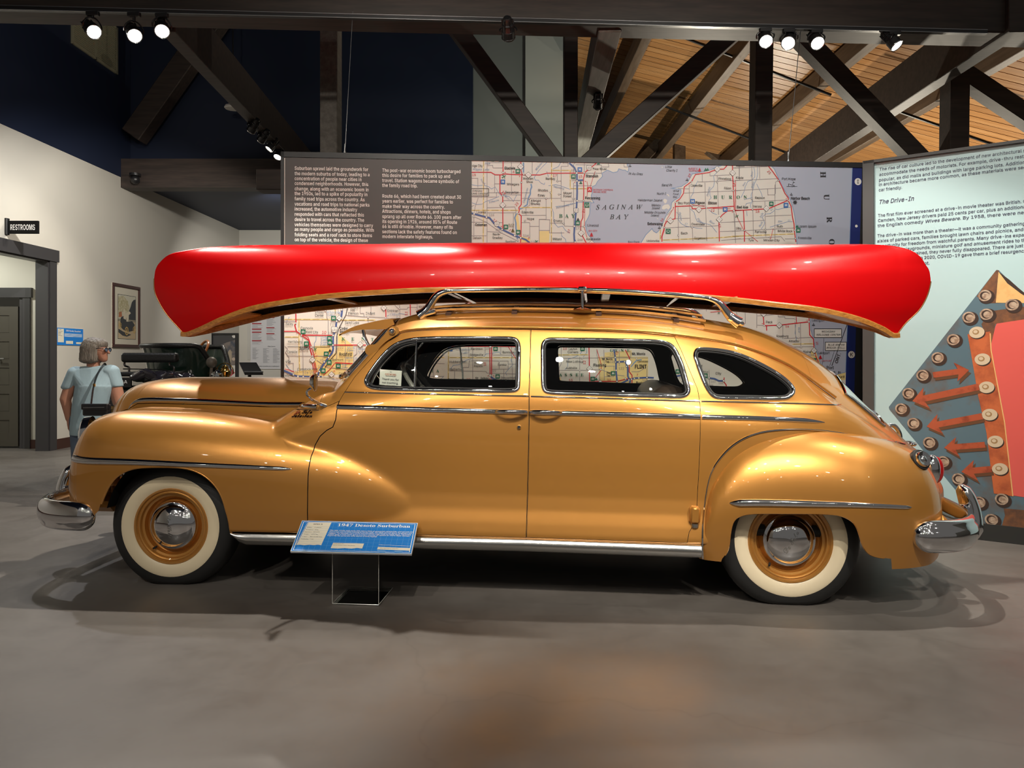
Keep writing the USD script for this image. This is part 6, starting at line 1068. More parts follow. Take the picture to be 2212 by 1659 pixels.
edge = HV[:, -1]; edge = edge[(edge[:, 0] > stemL[0, 0] - .02) & (edge[:, 0] < stemR[0, 0] + .02)]; edge = spline(edge[::3], 140)
for sg in (1, -1):
    e = edge * [1, sg, 1] + [0, -.006 * sg, -.012]; put("gunwale", sweep(e, [(-.011, -.016), (.011, -.016), (.013, .008), (.008, .016), (-.008, .016)], nrm=np.tile([0, 0, 1.], (len(e), 1))), "gunwale_wood", canoe, smooth=30)
    e = edge * [1, sg, 1] + [0, .022 * sg, -.012]; e[:, 1] = np.where(e[:, 1] * sg > 0, -.004 * sg, e[:, 1]); put("inwale", sweep(e, [(-.009, -.014), (.009, -.014), (.009, .014), (-.009, .014)], nrm=np.tile([0, 0, 1.], (len(e), 1))), "gunwale_wood", canoe, smooth=30)
def gat(x): return np.array([np.interp(x, edge[:, 0], edge[:, k]) for k in range(3)])
for x in (.75, 1.55, 2.55, 3.3):
    g = gat(x); put("thwart", rbox(x - .03, x + .03, g[1], -g[1], g[2] - .012, g[2] + .012, .006), "gunwale_wood", canoe)
for x0, x1 in ((stemL[0, 0] + .03, .12), (stemR[0, 0] - .03, 3.86)):
    a, b = gat(x0), gat(x1); put("deck", trimesh.convex.convex_hull(np.array([a + [0, 0, .012], a, b, b + [0, 0, .012], b * [1, -1, 1], b * [1, -1, 1] + [0, 0, .012], a * [1, -1, 1], a * [1, -1, 1] + [0, 0, .012]])), "gunwale_wood", canoe)
for x0, st in ((0, stemL), (0, stemR)):
    p = np.vstack([np.c_[st[:, 0], np.zeros(len(st)), st[:, 1]]]); put("stem_band", tube(spline(p, 40), .0042, 8), "brass_band", canoe, smooth=40)
for x in np.linspace(.0, 4.0, 27):
    i = np.argmin(abs(ss - x)); r_ = HV[i][::3]; r_ = np.vstack([r_[::-1], (r_ * [1, -1, 1])[1:]]); c_ = np.array([x, 0, r_[:, 2].min()]); nn = c_ - r_; nn /= np.maximum(np.linalg.norm(nn, axis=1, keepdims=True), 1e-6)
    put("rib", sweep(r_ + nn * .018, [(-.02, -.004), (.02, -.004), (.02, .004), (-.02, .004)], nrm=nn), "canoe_inside", canoe)

# ---------------------------------------------------------------- spotlights
mat("lamp_lens", (1.0, .95, .86), emit=30.0); mat("lamp_reflector", (.75, .75, .74), rough=.15, metal=1.0); mat("lamp_dark_lens", (.03, .03, .035), rough=.1, coat=.5)
def look(p, target):
    p, t = np.array(p, float), np.array(target, float); d = t - p; d /= np.linalg.norm(d); u = np.cross([0, 0, 1.0], d); u /= np.linalg.norm(u); M = np.eye(4); M[:3, 0], M[:3, 1], M[:3, 2] = u, np.cross(d, u), d; return M
def spotlight(p, target, label, lit=True, top=None, r=.062, watts=0, group=None, angle=34, soft=.4, col=(1, .92, .80)):
    t = thing("track_spotlight", label, "spotlight", p, group=group); M = look(p, target)
    put("housing", place(lathe([(.001, -.17), (.030, -.168), (.040, -.155), (.042, -.11), (.050, -.10), (.050, -.092), (.044, -.09), (r * .92, -.045), (r, -.04), (r, .022), (r * 1.06, .026), (r * 1.06, .036), (r * .94, .036), (r * .92, .012)], 30), M=M), "black_metal", t, smooth=35)
    for k in range(6):
        a = k * math.pi / 3; put("cooling_fin", place(bx(.036, .054, -.003, .003, -.15, -.06), M=M @ trimesh.transformations.rotation_matrix(a, (0, 0, 1))), "black_metal", t)
    put("lens", place(lathe([(r * .93, .010), (r * .6, .017), (.001, .020)], 28), M=M), "lamp_lens" if lit else "lamp_dark_lens", t, smooth=True)
    put("bezel", place(lathe([(r * .94, .036), (r * 1.03, .040), (r * 1.07, .03)], 28), M=M), "lamp_reflector", t, smooth=40)
    hgt = (top - p[2]) if top is not None else .12
    u = M[:3, 0]; yoke = [u * (r + .012) - M[:3, 2] * .03, u * (r + .014) + [0, 0, .05], u * .03 + [0, 0, min(hgt * .75, .11)], [0, 0, min(hgt * .8, .115)], -u * .03 + [0, 0, min(hgt * .75, .11)], -u * (r + .014) + [0, 0, .05], -u * (r + .012) - M[:3, 2] * .03]
    put("yoke", tube(spline(yoke, 24), .007, 6), "black_metal", t, smooth=40); put("stem", tube([(0, 0, min(hgt * .8, .11)), (0, 0, hgt)], .012, 8), "black_metal", t, smooth=40); put("track_adapter", rbox(-.055, .055, -.02, .02, hgt - .035, hgt, .004), "black_metal", t)
    if watts:
        l = spot("lamp", (0, 0, 0), target, watts, angle, soft, col, .035); l.GetPrim().GetStage()
        stage.RemovePrim("/World/lamp"); L = UsdLux.SphereLight.Define(stage, str(t.GetPath()) + "/lamp"); L.CreateRadiusAttr(.045); L.CreateIntensityAttr(watts / (4 * math.pi * .045 ** 2) / math.pi); L.CreateColorAttr(col)
        sh = UsdLux.ShapingAPI.Apply(L.GetPrim()); sh.CreateShapingConeAngleAttr(angle); sh.CreateShapingConeSoftnessAttr(soft)
        pos = M[:3, 2] * .075; m = Gf.Matrix4d(1); m.SetLookAt(Gf.Vec3d(*map(float, pos)), Gf.Vec3d(*map(float, pos + M[:3, 2])), Gf.Vec3d(0, 1, .01)); UsdGeom.Xformable(L).AddTransformOp().Set(m.GetInverse())
    return t
def hang(x, y, off=.0):
    """head seen at pixel (x, y) under the front track"""
    q = on_track(x); return np.array([(x - CX) / F * q[1], q[1] - .02, H + (HY - y) / F * q[1]])
TT = 4.379
for x, y, tg, lab, w in ((203, 68, (.3, 3.6, .3), "lit black spotlight under the front beam, leftmost of the left three", 60), (292, 76, (-.6, 3.4, .2), "lit black spotlight under the front beam, middle of the left three", 60), (352, 66, (-1.2, 3.2, .2), "lit black spotlight under the front beam, rightmost of the left three", 60),
        (1652, 88, (1.9, 3.3, .3), "lit black spotlight under the front beam, leftmost of the right three", 60), (1702, 92, (.4, 3.2, .2), "lit black spotlight under the front beam, middle of the right three", 60), (1762, 92, (2.9, 3.6, .6), "lit black spotlight under the front beam, rightmost of the right three", 60)):
    spotlight(hang(x, y), tg, lab, True, TT, watts=w)
spotlight(hang(1930, 96), (5.2, 5.6, 1.2), "black spotlight side on under the front beam at the far right", True, TT, r=.058, watts=40)
spotlight(hang(1098, 76), (.15, 9.5, 2.6), "unlit black spotlight facing away under the middle of the front beam", False, TT, r=.060)
cb = px_depth(1292, 226, 8.95); spotlight(cb, (1.3, 12, 2.2), "small black spotlight hanging from the grey middle beam", False, 4.42, r=.055)
for i, (x, y, w) in enumerate(((545, 276, 0), (566, 288, 120), (584, 318, 160), (601, 330, 120))):
    k_ = (CX - x) / F; Yq = 2.928 / (k_ - .0475); p = px_depth(x, y, Yq); p[2] = min(p[2], 4.33); spotlight(p, ((-6.4, 12.6, 1.4), (-6.5, 12.8, 1.6), (-5.6, 9.5, 1.0), (-4.2, 9.2, 1.0))[i], "small spotlight on the left tie beam, " + ("unlit, topmost of four", "lit, second from the top of four", "brightly lit, third from the top of four", "half hidden behind the map's corner, lowest of four")[i], w > 0, 4.42, r=.058, watts=w, angle=50)

# ---------------------------------------------------------------- the blue placard on its clear stand
mat("sign_blue", (.015, .21, .66), rough=.5, spec=.25); mat("sign_line", (.16, .38, .72), rough=.4); mat("paper_cream", (.78, .74, .60), rough=.6); mat("ink", (.03, .03, .04), rough=.6); mat("foam_white", (.62, .64, .66), rough=.5); mat("sign_white", (.86, .88, .88), rough=.4)
pane("clear_acrylic", (.985, .99, .99), 1.25); mat("acrylic_edge", (.50, .50, .46), rough=.15, coat=.5)
BLp, BRp, TLp, TRp = px_depth(627, 1191, 3.985), px_depth(889, 1197, 3.955), px_depth(662, 1124.5, 4.17), px_depth(909, 1131, 4.14)
SU = (BRp - BLp) / np.linalg.norm(BRp - BLp); SV = (TLp - BLp); SV -= SU * (SV @ SU); SHh = np.linalg.norm(SV); SV /= SHh; SNn = np.cross(SU, SV); SW = np.linalg.norm(BRp - BLp)
stand = thing("information_sign", "tilted blue information board on a clear acrylic stand in front of the car", "sign", BLp)
Ms = np.eye(4); Ms[:3, 0], Ms[:3, 1], Ms[:3, 2] = SU, SV, SNn
put("board", place(bx(0, SW, 0, SHh, -.012, 0), M=Ms), "foam_white", stand)
SP = Flat(lambda v, lift: v[:, :1] * SU + v[:, 1:] * SV + SNn * lift)
def sg(x, y):
    """pixel of the sign -> its own plane"""
    p = px_plane(x, y, BLp, SNn) - BLp; return np.array([p @ SU, p @ SV])
SZ = lambda x, y: sg(600 + x / 6.9125, 1110 + y / 6.9125)
SP.poly(sbox(.004, .004, SW - .004, SHh - .004), "sign_blue", .0006)
for a in np.linspace(.03, SW - .03, 20): SP.poly(sbox(a - .0005, .012, a + .0005, SHh - .012), "sign_line", .0009)
for b in np.linspace(.02, SHh - .02, 8): SP.poly(sbox(.015, b - .0004, SW - .015, b + .0004), "sign_line", .0009)
for a in (.013, SW - .013): SP.poly(sbox(a - .0018, .010, a + .0018, SHh - .010), "sign_white", .0012)
for b in (.010, SHh - .010): SP.poly(sbox(.013, b - .0012, SW - .013, b + .0012), "sign_white", .0012)
nt = [SZ(*q) for q in ((447, 130), (803, 132), (650, 470), (600, 462), (540, 470), (470, 463), (400, 472), (330, 464), (262, 468))]; SP.poly(Polygon(nt), "paper_cream", .0014)
for k in range(9): a, b = SZ(430 - k * 17, 190 + k * 32), SZ(775 - k * 15, 192 + k * 32); SP.line([a, b], .0006, "sign_line", .0016)
for k in range(22): q = SZ(452 - k * 8.2, 140 + k * 15); SP.poly(Point(q).buffer(.0026), "sign_blue", .0017)
def st(t, x, y, h, key, x2, kd="regular", lift=.0018):
    q, e = SZ(x, y), SZ(x2, y); SP.text(t, q[0], q[1], h, key, lift, kind=kd, width=e[0] - q[0])
st("SPECS", 527, 165, .009, "ink", 670, "serifb")
for t, x, y, x2 in (("Engine:     6 cylinder", 435, 207, 655), ("Horsepower:  109hp", 420, 240, 610), ("Wheelbase:  139 inches", 400, 275, 632), ("Weight:      4,012 lbs", 383, 310, 600), ("Color:     Brown/Bronze", 365, 345, 665), ("Production:  7,500", 345, 380, 535)): st(t, x, y, .0042, "ink", x2, "serifb")
st("1947 Desoto Surburban", 885, 188, .021, "sign_white", 1980, "serifb"); SP.text("1947 Desoto Surburban", *(SZ(885, 188) + [.0006, .0004]), .021, "sign_white", .0019, kind="serifb", width=(SZ(1980, 188) - SZ(885, 188))[0])
for k, t in enumerate(("The late 1940s and early 50s saw a time of economic prosperity and growth for", "Americans and families looking to hit the road. The ideal car had space for people and", "luggage. The Suburban was a roomy long wheelbase wagon built for family travel. The folding", "seats and a roof rack gave owners plenty of space to store their things.", "wagons like this carried skis, tents, and lots of family luggage.")): st(t, 775 - k * 9, 254 + k * 20, .0062, "sign_white", (2030, 2010, 1995, 1980, 1490)[k], "bold")
SP.poly(Polygon([SZ(*q) for q in ((828, 434), (1290, 446), (1262, 520), (1180, 512), (1100, 522), (1000, 514), (900, 520), (790, 514))]), "paper_cream", .0014)
st("On the road in 1947 ...", 832, 452, .0042, "ink", 1005); st("General vacation travel in New Mexico", 822, 474, .0042, "ink", 1155)
SP.poly(Polygon([SZ(*q) for q in ((1510, 462), (1990, 482), (1988, 486), (1508, 466))]), "sign_white", .0014); SP.poly(Polygon([SZ(*q) for q in ((1496, 496), (1984, 514), (1976, 552), (1484, 534))]), "paper_cream", .0014); st("Gift of the museum collection", 1520, 522, .0042, "ink", 1800)
for a, b in ((1490, 1610), (1750, 1865)): SP.poly(Polygon([SZ(*q) for q in ((a, 545 + (a - 1490) * .04), (b, 548 + (b - 1490) * .04), (b - 8, 572 + (b - 1490) * .04), (a - 8, 568 + (a - 1490) * .04))]), "sign_line", .0014)
SP.build(stand, {"sign_blue": "print_ground", "sign_line": "grid_lines", "sign_white": "white_lettering", "paper_cream": "paper_note", "ink": "dark_lettering"}, ("paper_cream",))
f0, f1, f2, f3 = px_floor(718, 1306) + [0, 0, .003] - BLp, px_floor(818, 1309) + [0, 0, .003] - BLp, px_floor(848, 1272) + [0, 0, .003] - BLp, px_floor(754, 1270) + [0, 0, .003] - BLp
def quad_sheet(a, b, c, d, th):
    n = np.cross(b - a, d - a); n /= np.linalg.norm(n); P = np.array([a, b, c, d]); V = np.vstack([P, P + n * th]); return trimesh.convex.convex_hull(V)
up = np.array([0, 0, .285]); put("stand_sheet", quad_sheet(f0, f1, f1 + up, f0 + up, .005), "clear_acrylic", stand); put("stand_foot", quad_sheet(f0, f1, f2, f3, .005), "clear_acrylic", stand)
for a, b in ((f0, f0 + up), (f1, f1 + up), (f0, f1), (f1, f2), (f2, f3), (f3, f0)): put("sheet_edge", tube([a + [0, 0, .003], b + [0, 0, .003]], .0022, 6), "acrylic_edge", stand)
put("stand_rest", quad_sheet(f0 + up * .97 , f1 + up * .97, f1 + up * .97 + SV * .12, f0 + up * .97 + SV * .12, .004), "clear_acrylic", stand)

# ---------------------------------------------------------------- card in the car's quarter light
mat("card_white", (.80, .79, .70), rough=.6); mat("card_red", (.45, .12, .05), rough=.6)
cc = [px_car(x, y, -.745) for x, y in ((819.5, 831), (866.5, 834), (868.5, 801), (821, 797.5))]
card = thing("courtesy_card", "small white card asking visitors not to touch, in the car's front quarter light", "card", CAR_O, -math.degrees(TH))
put("card_sheet", quad_sheet(*[np.array(c) for c in cc], .002), "card_white", card)
CU = (cc[1] - cc[0]) / np.linalg.norm(cc[1] - cc[0]); CW = np.linalg.norm(cc[1] - cc[0]); CV = cc[3] - cc[0]; CV -= CU * (CV @ CU); CHh = np.linalg.norm(CV); CV /= CHh; CN = np.cross(CU, CV); CN = CN if CN[1] < 0 else -CN
KP = Flat(lambda v, lift: cc[0] + v[:, :1] * CU + v[:, 1:] * CV + CN * (lift + .003))
for t, y, h, w, key, kd in (("the", .84, .05, .10, "ink", "bold"), ("GILMORE", .64, .13, .52, "card_red", "serifb"), ("CAR MUSEUM", .56, .05, .46, "ink", "bold"), ("Thank you for", .32, .13, .78, "ink", "medium"), ("not touching.", .10, .13, .76, "ink", "medium")): KP.text(t, CW * (1 - w) / 2, CHh * y, CHh * h, key, .001, kind=kd, width=CW * w)
KP.build(card, {"ink": "dark_lettering", "card_red": "red_lettering"})
# ---------------------------------------------------------------- the left wall: picture, placard, hanging sign
mat("frame_wood", (.055, .016, .014), rough=.35); mat("mat_board", (.66, .62, .50), rough=.7); mat("sepia_sky", (.60, .58, .46), rough=.6); mat("sepia_tree", (.40, .36, .20), rough=.6, noise=(30, (.60, .55, .38), (1, 1, 1), .4, .6)); mat("sepia_dark", (.05, .055, .06), rough=.6); mat("sepia_ground", (.55, .44, .28), rough=.6); mat("sepia_wheel", (.62, .42, .14), rough=.6); mat("sepia_pale", (.68, .60, .45), rough=.6); mat("sepia_red", (.45, .17, .08), rough=.6)
WN = np.array([1, -WLD[0], 0]); WN /= np.linalg.norm(WN); WU = np.array([WLD[0], 1, 0]); WU /= np.linalg.norm(WU)
class WallBoard:
    """things hung flat on the left wall: u runs away from us, v is the height"""
    def __init__(s, x, y): s.o = wl(x, y); s.o = np.array([s.o[0], s.o[1], 0])
    def q(s, x, y): p = wl(x, y) - s.o; return np.array([p @ WU, p[2]])
    def P(s, pts): return np.array([s.q(x, y) for x, y in np.reshape(pts, (-1, 2))])
    def M(s): M = np.eye(4); M[:3, 0], M[:3, 1], M[:3, 2] = WU, [0, 0, 1], WN; return M
    def to3(s, v, lift): return v[:, :1] * WU + np.c_[np.zeros((len(v), 2)), v[:, 1]] + WN * lift
wb = WallBoard(241, 609); pic = thing("framed_picture", "tall brown framed old photograph of a motor car on the cream wall", "picture", wb.o)
a, b = wb.q(241, 610), wb.q(300, 748.5); u0, u1, v1, v0 = 0, b[0], a[1], wb.q(241, 750)[1]
put("backing", place(bx(u0, u1, v0, v1, 0, .012), M=wb.M()), "mat_board", pic)
fw = .052
for bxx in ((u0, u1, v1 - fw, v1), (u0, u1, v0, v0 + fw), (u0, u0 + fw, v0 + fw, v1 - fw), (u1 - fw, u1, v0 + fw, v1 - fw)): put("frame_rail", place(rbox(*bxx, 0, .032, .006), M=wb.M()), "frame_wood", pic)
FP = Flat(wb.to3); W2, H2 = u1 - u0, v1 - v0
def pp(*pts): return Polygon([(u0 + W2 * x, v1 - H2 * y) for x, y in pts])
ia = (.20, .17, .84, .86)
def ir(x, y): return (ia[0] + (ia[2] - ia[0]) * x, ia[1] + (ia[3] - ia[1]) * y)
FP.poly(pp(ir(-.02, -.01), ir(1.02, -.01), ir(1.02, 1.01), ir(-.02, 1.01)), "sepia_dark", .0125)
for key, pts, lf in (("sepia_sky", [(0, 0), (1, 0), (1, .6), (0, .6)], 0), ("sepia_ground", [(0, .55), (1, .55), (1, 1), (0, 1)], 0), ("sepia_tree", [(0, .05), (.3, .02), (.55, .12), (.65, .3), (.5, .42), (.2, .38), (0, .45)], 1), ("sepia_dark", [(.78, .14), (.88, .08), (1, .06), (1, .55), (.6, .55), (.62, .34), (.7, .26)], 1), ("sepia_red", [(.05, .4), (.2, .38), (.22, .5), (.03, .52)], 1), ("sepia_dark", [(.15, .52), (.35, .46), (.6, .6), (.8, .58), (.95, .66), (.9, .8), (.55, .84), (.3, .80), (.1, .72)], 2), ("sepia_dark", [(.02, .78), (.3, .84), (.75, .9), (.5, .95), (.25, .93), (.02, .86)], 1), ("sepia_pale", [(.28, .34), (.36, .30), (.42, .4), (.44, .56), (.3, .54)], 3), ("sepia_pale", [(.44, .40), (.66, .36), (.72, .40), (.56, .46), (.58, .60), (.46, .60)], 3)): FP.poly(pp(*[ir(*p) for p in pts]), key, .013 + .0004 * lf)
for x, y, r in ((.48, .82, .16), (.92, .78, .13), (.11, .70, .11)):
    c = Point(0, 0).buffer(1); ring = c.difference(c.buffer(-.22)).union(shapely.union_all([LineString([(0, 0), (math.cos(k), math.sin(k))]).buffer(.06) for k in np.arange(8) * math.pi / 4])); cx_, cy_ = ir(x, y); FP.poly(aff.translate(aff.scale(ring, r * W2 * .42, r * H2 * .42, origin=(0, 0)), u0 + W2 * cx_, v1 - H2 * cy_), "sepia_wheel", .0152)
FP.build(pic, {"sepia_sky": "photo_sky", "sepia_ground": "photo_ground", "sepia_tree": "photo_trees", "sepia_dark": "photo_dark_shapes", "sepia_wheel": "photo_wheels", "sepia_pale": "photo_people", "sepia_red": "photo_hut"}, ("sepia_pale", "sepia_wheel"))  # the dark shapes are the printed house, motor car and edging
wb = WallBoard(122, 708); pl = thing("wall_placard", "small blue information placard on the cream wall left of the picture", "sign", wb.o)
u1, v1, v0 = wb.q(178.5, 730)[0], wb.q(122, 707.5)[1], wb.q(122, 745)[1]; W2, H2 = u1, v1 - v0
put("board", place(bx(0, u1, v0, v1, 0, .008), M=wb.M()), "foam_white", pl)
LP = Flat(wb.to3); lr = lambda a, b, c, d, key, lf: LP.poly(sbox(W2 * a, v1 - H2 * d, W2 * c, v1 - H2 * b), key, lf)
lr(0, 0, 1, 1, "sign_blue", .0084); lr(.025, .05, .25, .84, "paper_cream", .009); lr(.27, .30, .95, .52, "sign_line", .009); lr(.33, .74, .60, .92, "paper_cream", .009); lr(.72, .80, .985, .91, "paper_cream", .009)
LP.text("1910 Stanley Runabout", W2 * .32, v1 - H2 * .20, H2 * .11, "sign_white", .0095, kind="serifb", width=W2 * .58)
LP.text("SPECS", W2 * .08, v1 - H2 * .12, H2 * .045, "ink", .0095, kind="serifb")
for k in range(4): lr(.045, .19 + k * .085, (.20, .15, .13, .19)[k], .205 + k * .085, "ink", .0095)
for k in range(7): lr(.27, .31 + k * .03, .95 if k < 6 else .6, .32 + k * .03, "sign_white", .0095)
LP.build(pl, {"sign_blue": "print_ground", "paper_cream": "paper_note", "sign_line": "text_block", "sign_white": "white_lettering", "ink": "dark_lettering"}, ("paper_cream",))
Yr = 9.97; rs = thing("hanging_sign", "black RESTROOMS sign sticking out from the wall above the doorway", "sign", (0, 0, 0))
R0, R1 = px_depth(16, 506, Yr), px_depth(82, 476, Yr); mat("sign_black", (.004, .004, .004), rough=.6, spec=.2); put("sign_board", bx(R0[0], R1[0], Yr, Yr + .03, R0[2] + .01, R1[2] - .005), "sign_black", rs)
b0, b1 = px_depth(8.5, 507, Yr), px_depth(16.5, 471, Yr); put("wall_bracket", rbox(b0[0] - .03, b1[0], Yr - .015, Yr + .045, b0[2], b1[2], .005), "black_metal", rs)
v, f = text2d("RESTROOMS", (R1[2] - R0[2]) * .40, "bold", width=(R1[0] - R0[0]) * .82); put("lettering", trimesh.Trimesh(np.c_[v[:, 0] + R0[0] + (R1[0] - R0[0]) * .09, np.full(len(v), Yr - .002), v[:, 1] + R0[2] + (R1[2] - R0[2]) * .30], f, process=False), "print_white", rs, kind="stuff")

# ---------------------------------------------------------------- far corner: donor poster, photo stand, lectern
mat("poster_white", (.66, .65, .66), rough=.6); mat("poster_red", (.38, .05, .06), rough=.6); mat("poster_grey", (.36, .36, .38), rough=.6); mat("photo_dark", (.05, .048, .05), rough=.4); mat("photo_mid", (.18, .15, .13), rough=.4, noise=(9, (.05, .06, .08), (1, 1, 1), .42, .62)); mat("photo_tan", (.34, .28, .20), rough=.4); mat("photo_blue", (.10, .13, .20), rough=.4); mat("photo_skin", (.45, .35, .28), rough=.4); mat("stand_white", (.55, .53, .48), rough=.6)
Yp = 18.03
def board_at(Yd):
    return lambda v, lift: np.c_[v[:, 0], np.full(len(v), Yd - lift), v[:, 1]]
def pd(x, y, Yd): p = px_depth(x, y, Yd); return np.array([p[0], p[2]])
po = thing("donor_poster", "large white poster of red headed name lists on the far wall beside the map", "poster")
a, b = pd(541, 655, Yp), pd(640, 797, Yp); put("sheet", bx(a[0], b[0], Yp, Yp + .02, b[1], a[1] + .4), "poster_white", po)
put("wall_strip", bx(pd(534, 0, Yp)[0], pd(540, 0, Yp)[0], Yp + .01, Yp + .04, pd(0, 777, Yp)[1], a[1] + .5), "stand_white", po)
OP = Flat(board_at(Yp)); kz_ = lambda x, y: pd(450 + x / 5.0118, 640 + y / 5.0118, Yp)
for y in (223, 255, 295, 355, 388, 480): OP.poly(sbox(kz_(473, y)[0], kz_(0, y + 8)[1], kz_(575, y)[0], kz_(0, y - 6)[1]), "poster_red", .002)
for y in (231, 340, 405): OP.poly(sbox(kz_(628, y)[0], kz_(0, y + 6)[1], kz_(716, y)[0], kz_(0, y - 6)[1]), "poster_red", .002)
rng = np.random.default_rng(11)
for x0, x1, ys in ((475, 575, [236, 243, 268, 276, 310, 318, 326, 334, 340, 368] + list(range(402, 470, 8)) + list(range(494, 524, 8))), (632, 725, list(range(246, 322, 8)) + list(range(353, 392, 8)) + list(range(418, 476, 8))), (478, 540, range(560, 680, 7)), (592, 655, range(565, 720, 7)), (700, 768, range(565, 720, 7))):
    for y in ys: OP.poly(sbox(kz_(x0, y)[0], kz_(0, y + 1.6)[1], kz_(x0 + (x1 - x0) * rng.uniform(.55, 1.15), y)[0], kz_(0, y - 1.6)[1]), "poster_grey", .002)
for t, x, y, x2, h in (("Heritage Center Capital Campaign", 480, 205, 782, 10), ("Other Donors", 642, 548, 726, 10), ("GilmoreCarMuseum.org/Support", 552, 762, 770, 9)): q, e = kz_(x, y), kz_(x2, y); OP.text(t, q[0], q[1], (kz_(0, y - h) - kz_(0, y))[1], "ink", .003, kind="bold", width=e[0] - q[0])
OP.build(po, {"poster_red": "red_headings", "poster_grey": "name_lists", "ink": "lettering"})
Ys = 13.6; ps = thing("photo_stand", "black framed floor stand with a crowd photo and a red arrow, by the brick pier", "sign")
a, b = pd(458, 722, Ys), pd(515, 900, Ys); fr0, fr1 = pd(460.5, 0, Ys)[0], pd(509, 0, Ys)[0]
put("frame_post", rbox(a[0], fr0, Ys - .03, Ys + .03, .02, a[1], .004), "black_metal", ps); put("frame_post", rbox(fr1, b[0], Ys - .03, Ys + .03, .02, a[1], .004), "black_metal", ps); put("frame_rail", rbox(a[0], b[0], Ys - .03, Ys + .03, a[1] - .01, a[1] + .02, .004), "black_metal", ps); put("foot", rbox(a[0] - .05, b[0] + .05, Ys - .22, Ys + .22, 0, .03, .008), "black_metal", ps)
put("sheet", bx(fr0, fr1, Ys - .005, Ys + .01, .25, a[1]), "stand_white", ps)
SPh = Flat(board_at(Ys)); ks = lambda x, y: pd(450 + x / 5.0118, 640 + y / 5.0118, Ys); rr_ = lambda pts: Polygon([ks(*p) for p in pts])
SPh.poly(rr_([(50, 420), (302, 420), (302, 748), (50, 748)]), "photo_mid", .006); SPh.poly(rr_([(50, 420), (302, 420), (302, 470), (200, 500), (110, 540), (50, 545)]), "photo_dark", .0065)
SPh.poly(rr_([(255, 430), (275, 418), (302, 420), (302, 450), (270, 452)]), "stand_white", .007); SPh.poly(rr_([(205, 745), (205, 640), (220, 590), (238, 575), (255, 600), (255, 680), (240, 745)]), "photo_tan", .007); SPh.poly(Point(ks(97, 562)).buffer(.055), "poster_red", .007); SPh.poly(rr_([(75, 660), (110, 650), (118, 745), (80, 745)]), "poster_red", .0068); SPh.poly(rr_([(55, 610), (90, 600), (95, 700), (60, 745)]), "photo_blue", .0066); SPh.poly(rr_([(120, 660), (165, 650), (165, 745), (118, 745)]), "poster_grey", .0067)
for x, y in ((130, 590), (165, 575), (180, 620), (100, 630), (275, 680), (150, 640)): SPh.poly(Point(ks(x, y)).buffer(.03), "photo_skin", .0072)
SPh.poly(rr_([(50, 782), (232, 782), (232, 762), (290, 828), (236, 872), (236, 850), (50, 850)]), "poster_red", .006)
SPh.build(ps, {"photo_mid": "photo_crowd", "photo_dark": "photo_roof", "stand_white": "photo_lamp", "photo_tan": "photo_tan_figure", "poster_red": "red_arrow", "photo_blue": "photo_blue_figure", "poster_grey": "photo_grey_figure", "photo_skin": "photo_faces"}, ("poster_red", "photo_skin"))
Yl = 12.2; lc = thing("lectern", "black metal reading stand with a tilted tray in front of the white poster", "lectern", px_depth(539, 0, Yl) * [1, 1, 0])
p0, p1, p2, p3 = px_depth(516.5, 783, Yl + .1), px_depth(554, 783, Yl + .1), px_depth(568, 806.5, Yl - .2), px_depth(528, 806.5, Yl - .2); o = px_depth(539, 0, Yl) * [1, 1, 0]
put("tray", quad_sheet(p0 - o, p1 - o, p2 - o, p3 - o, .03), "black_metal", lc); put("tray_lip", tube([p3 - o + [0, 0, .02], p2 - o + [0, 0, .02]], .018, 6), "black_metal", lc); put("post", tube([(0, 0, .02), (0, 0, px_depth(0, 792, Yl)[2])], .028, 12), "black_metal", lc, smooth=40); put("base", lathe([(.001, .03), (.2, .03), (.24, .015), (.24, 0), (.001, 0)], 28), "black_metal", lc, smooth=30)

# ---------------------------------------------------------------- the veteran car behind the bonnet
mat("coach_green", (.010, .026, .018), rough=.22, coat=1.0); mat("black_leather", (.014, .014, .014), rough=.38, bump=(45, .3, .01)); mat("patent_leather", (.02, .018, .024), rough=.14, coat=.9); mat("brass", (.72, .48, .16), rough=.16, metal=1.0); mat("rim_wood", (.45, .15, .035), rough=.3, coat=.5); mat("spoke_tan", (.30, .19, .07), rough=.4); mat("plate_yellow", (.75, .62, .05), rough=.5); mat("bulb_rubber", (.13, .11, .085), rough=.5)
Yv = 9.0; vo = px_depth(375, 0, Yv) * [1, 1, 0]; vc = thing("veteran_car", "dark green open veteran motor car with black leather seats, behind the wagon's hood", "car", vo)
def vq(x, y, dy=0.0): return px_depth(x, y, Yv + dy) - vo
ang = np.linspace(math.radians(-178), math.radians(178), 60)
rows = []
for zf, rx, ry in ((0, .40, .42), (.25, .41, .43), (.45, .43, .45), (.62, .445, .47), (.85, .47, .50), (1.0, .50, .53)):
    row = []
    for a in ang:
        x, y = rx * math.sin(a + math.pi), ry * math.cos(a + math.pi) * -1
        zt = 1.475 - .33 * np.clip((x - .30) / .16, 0, 1) ** 1.3 * (1 if True else 0); z0 = .75; row.append((x, -y * .9 + .35, z0 + (zt - z0) * zf))
    rows.append(row)
rows = np.array(rows); a, k = rows.shape[:2]; i = (np.arange(a - 1)[:, None] * k + np.arange(k - 1)).ravel(); tubm = trimesh.Trimesh(rows.reshape(-1, 3), np.concatenate([np.stack([i, i + 1, i + k + 1], -1), np.stack([i, i + k + 1, i + k], -1)]), process=False)
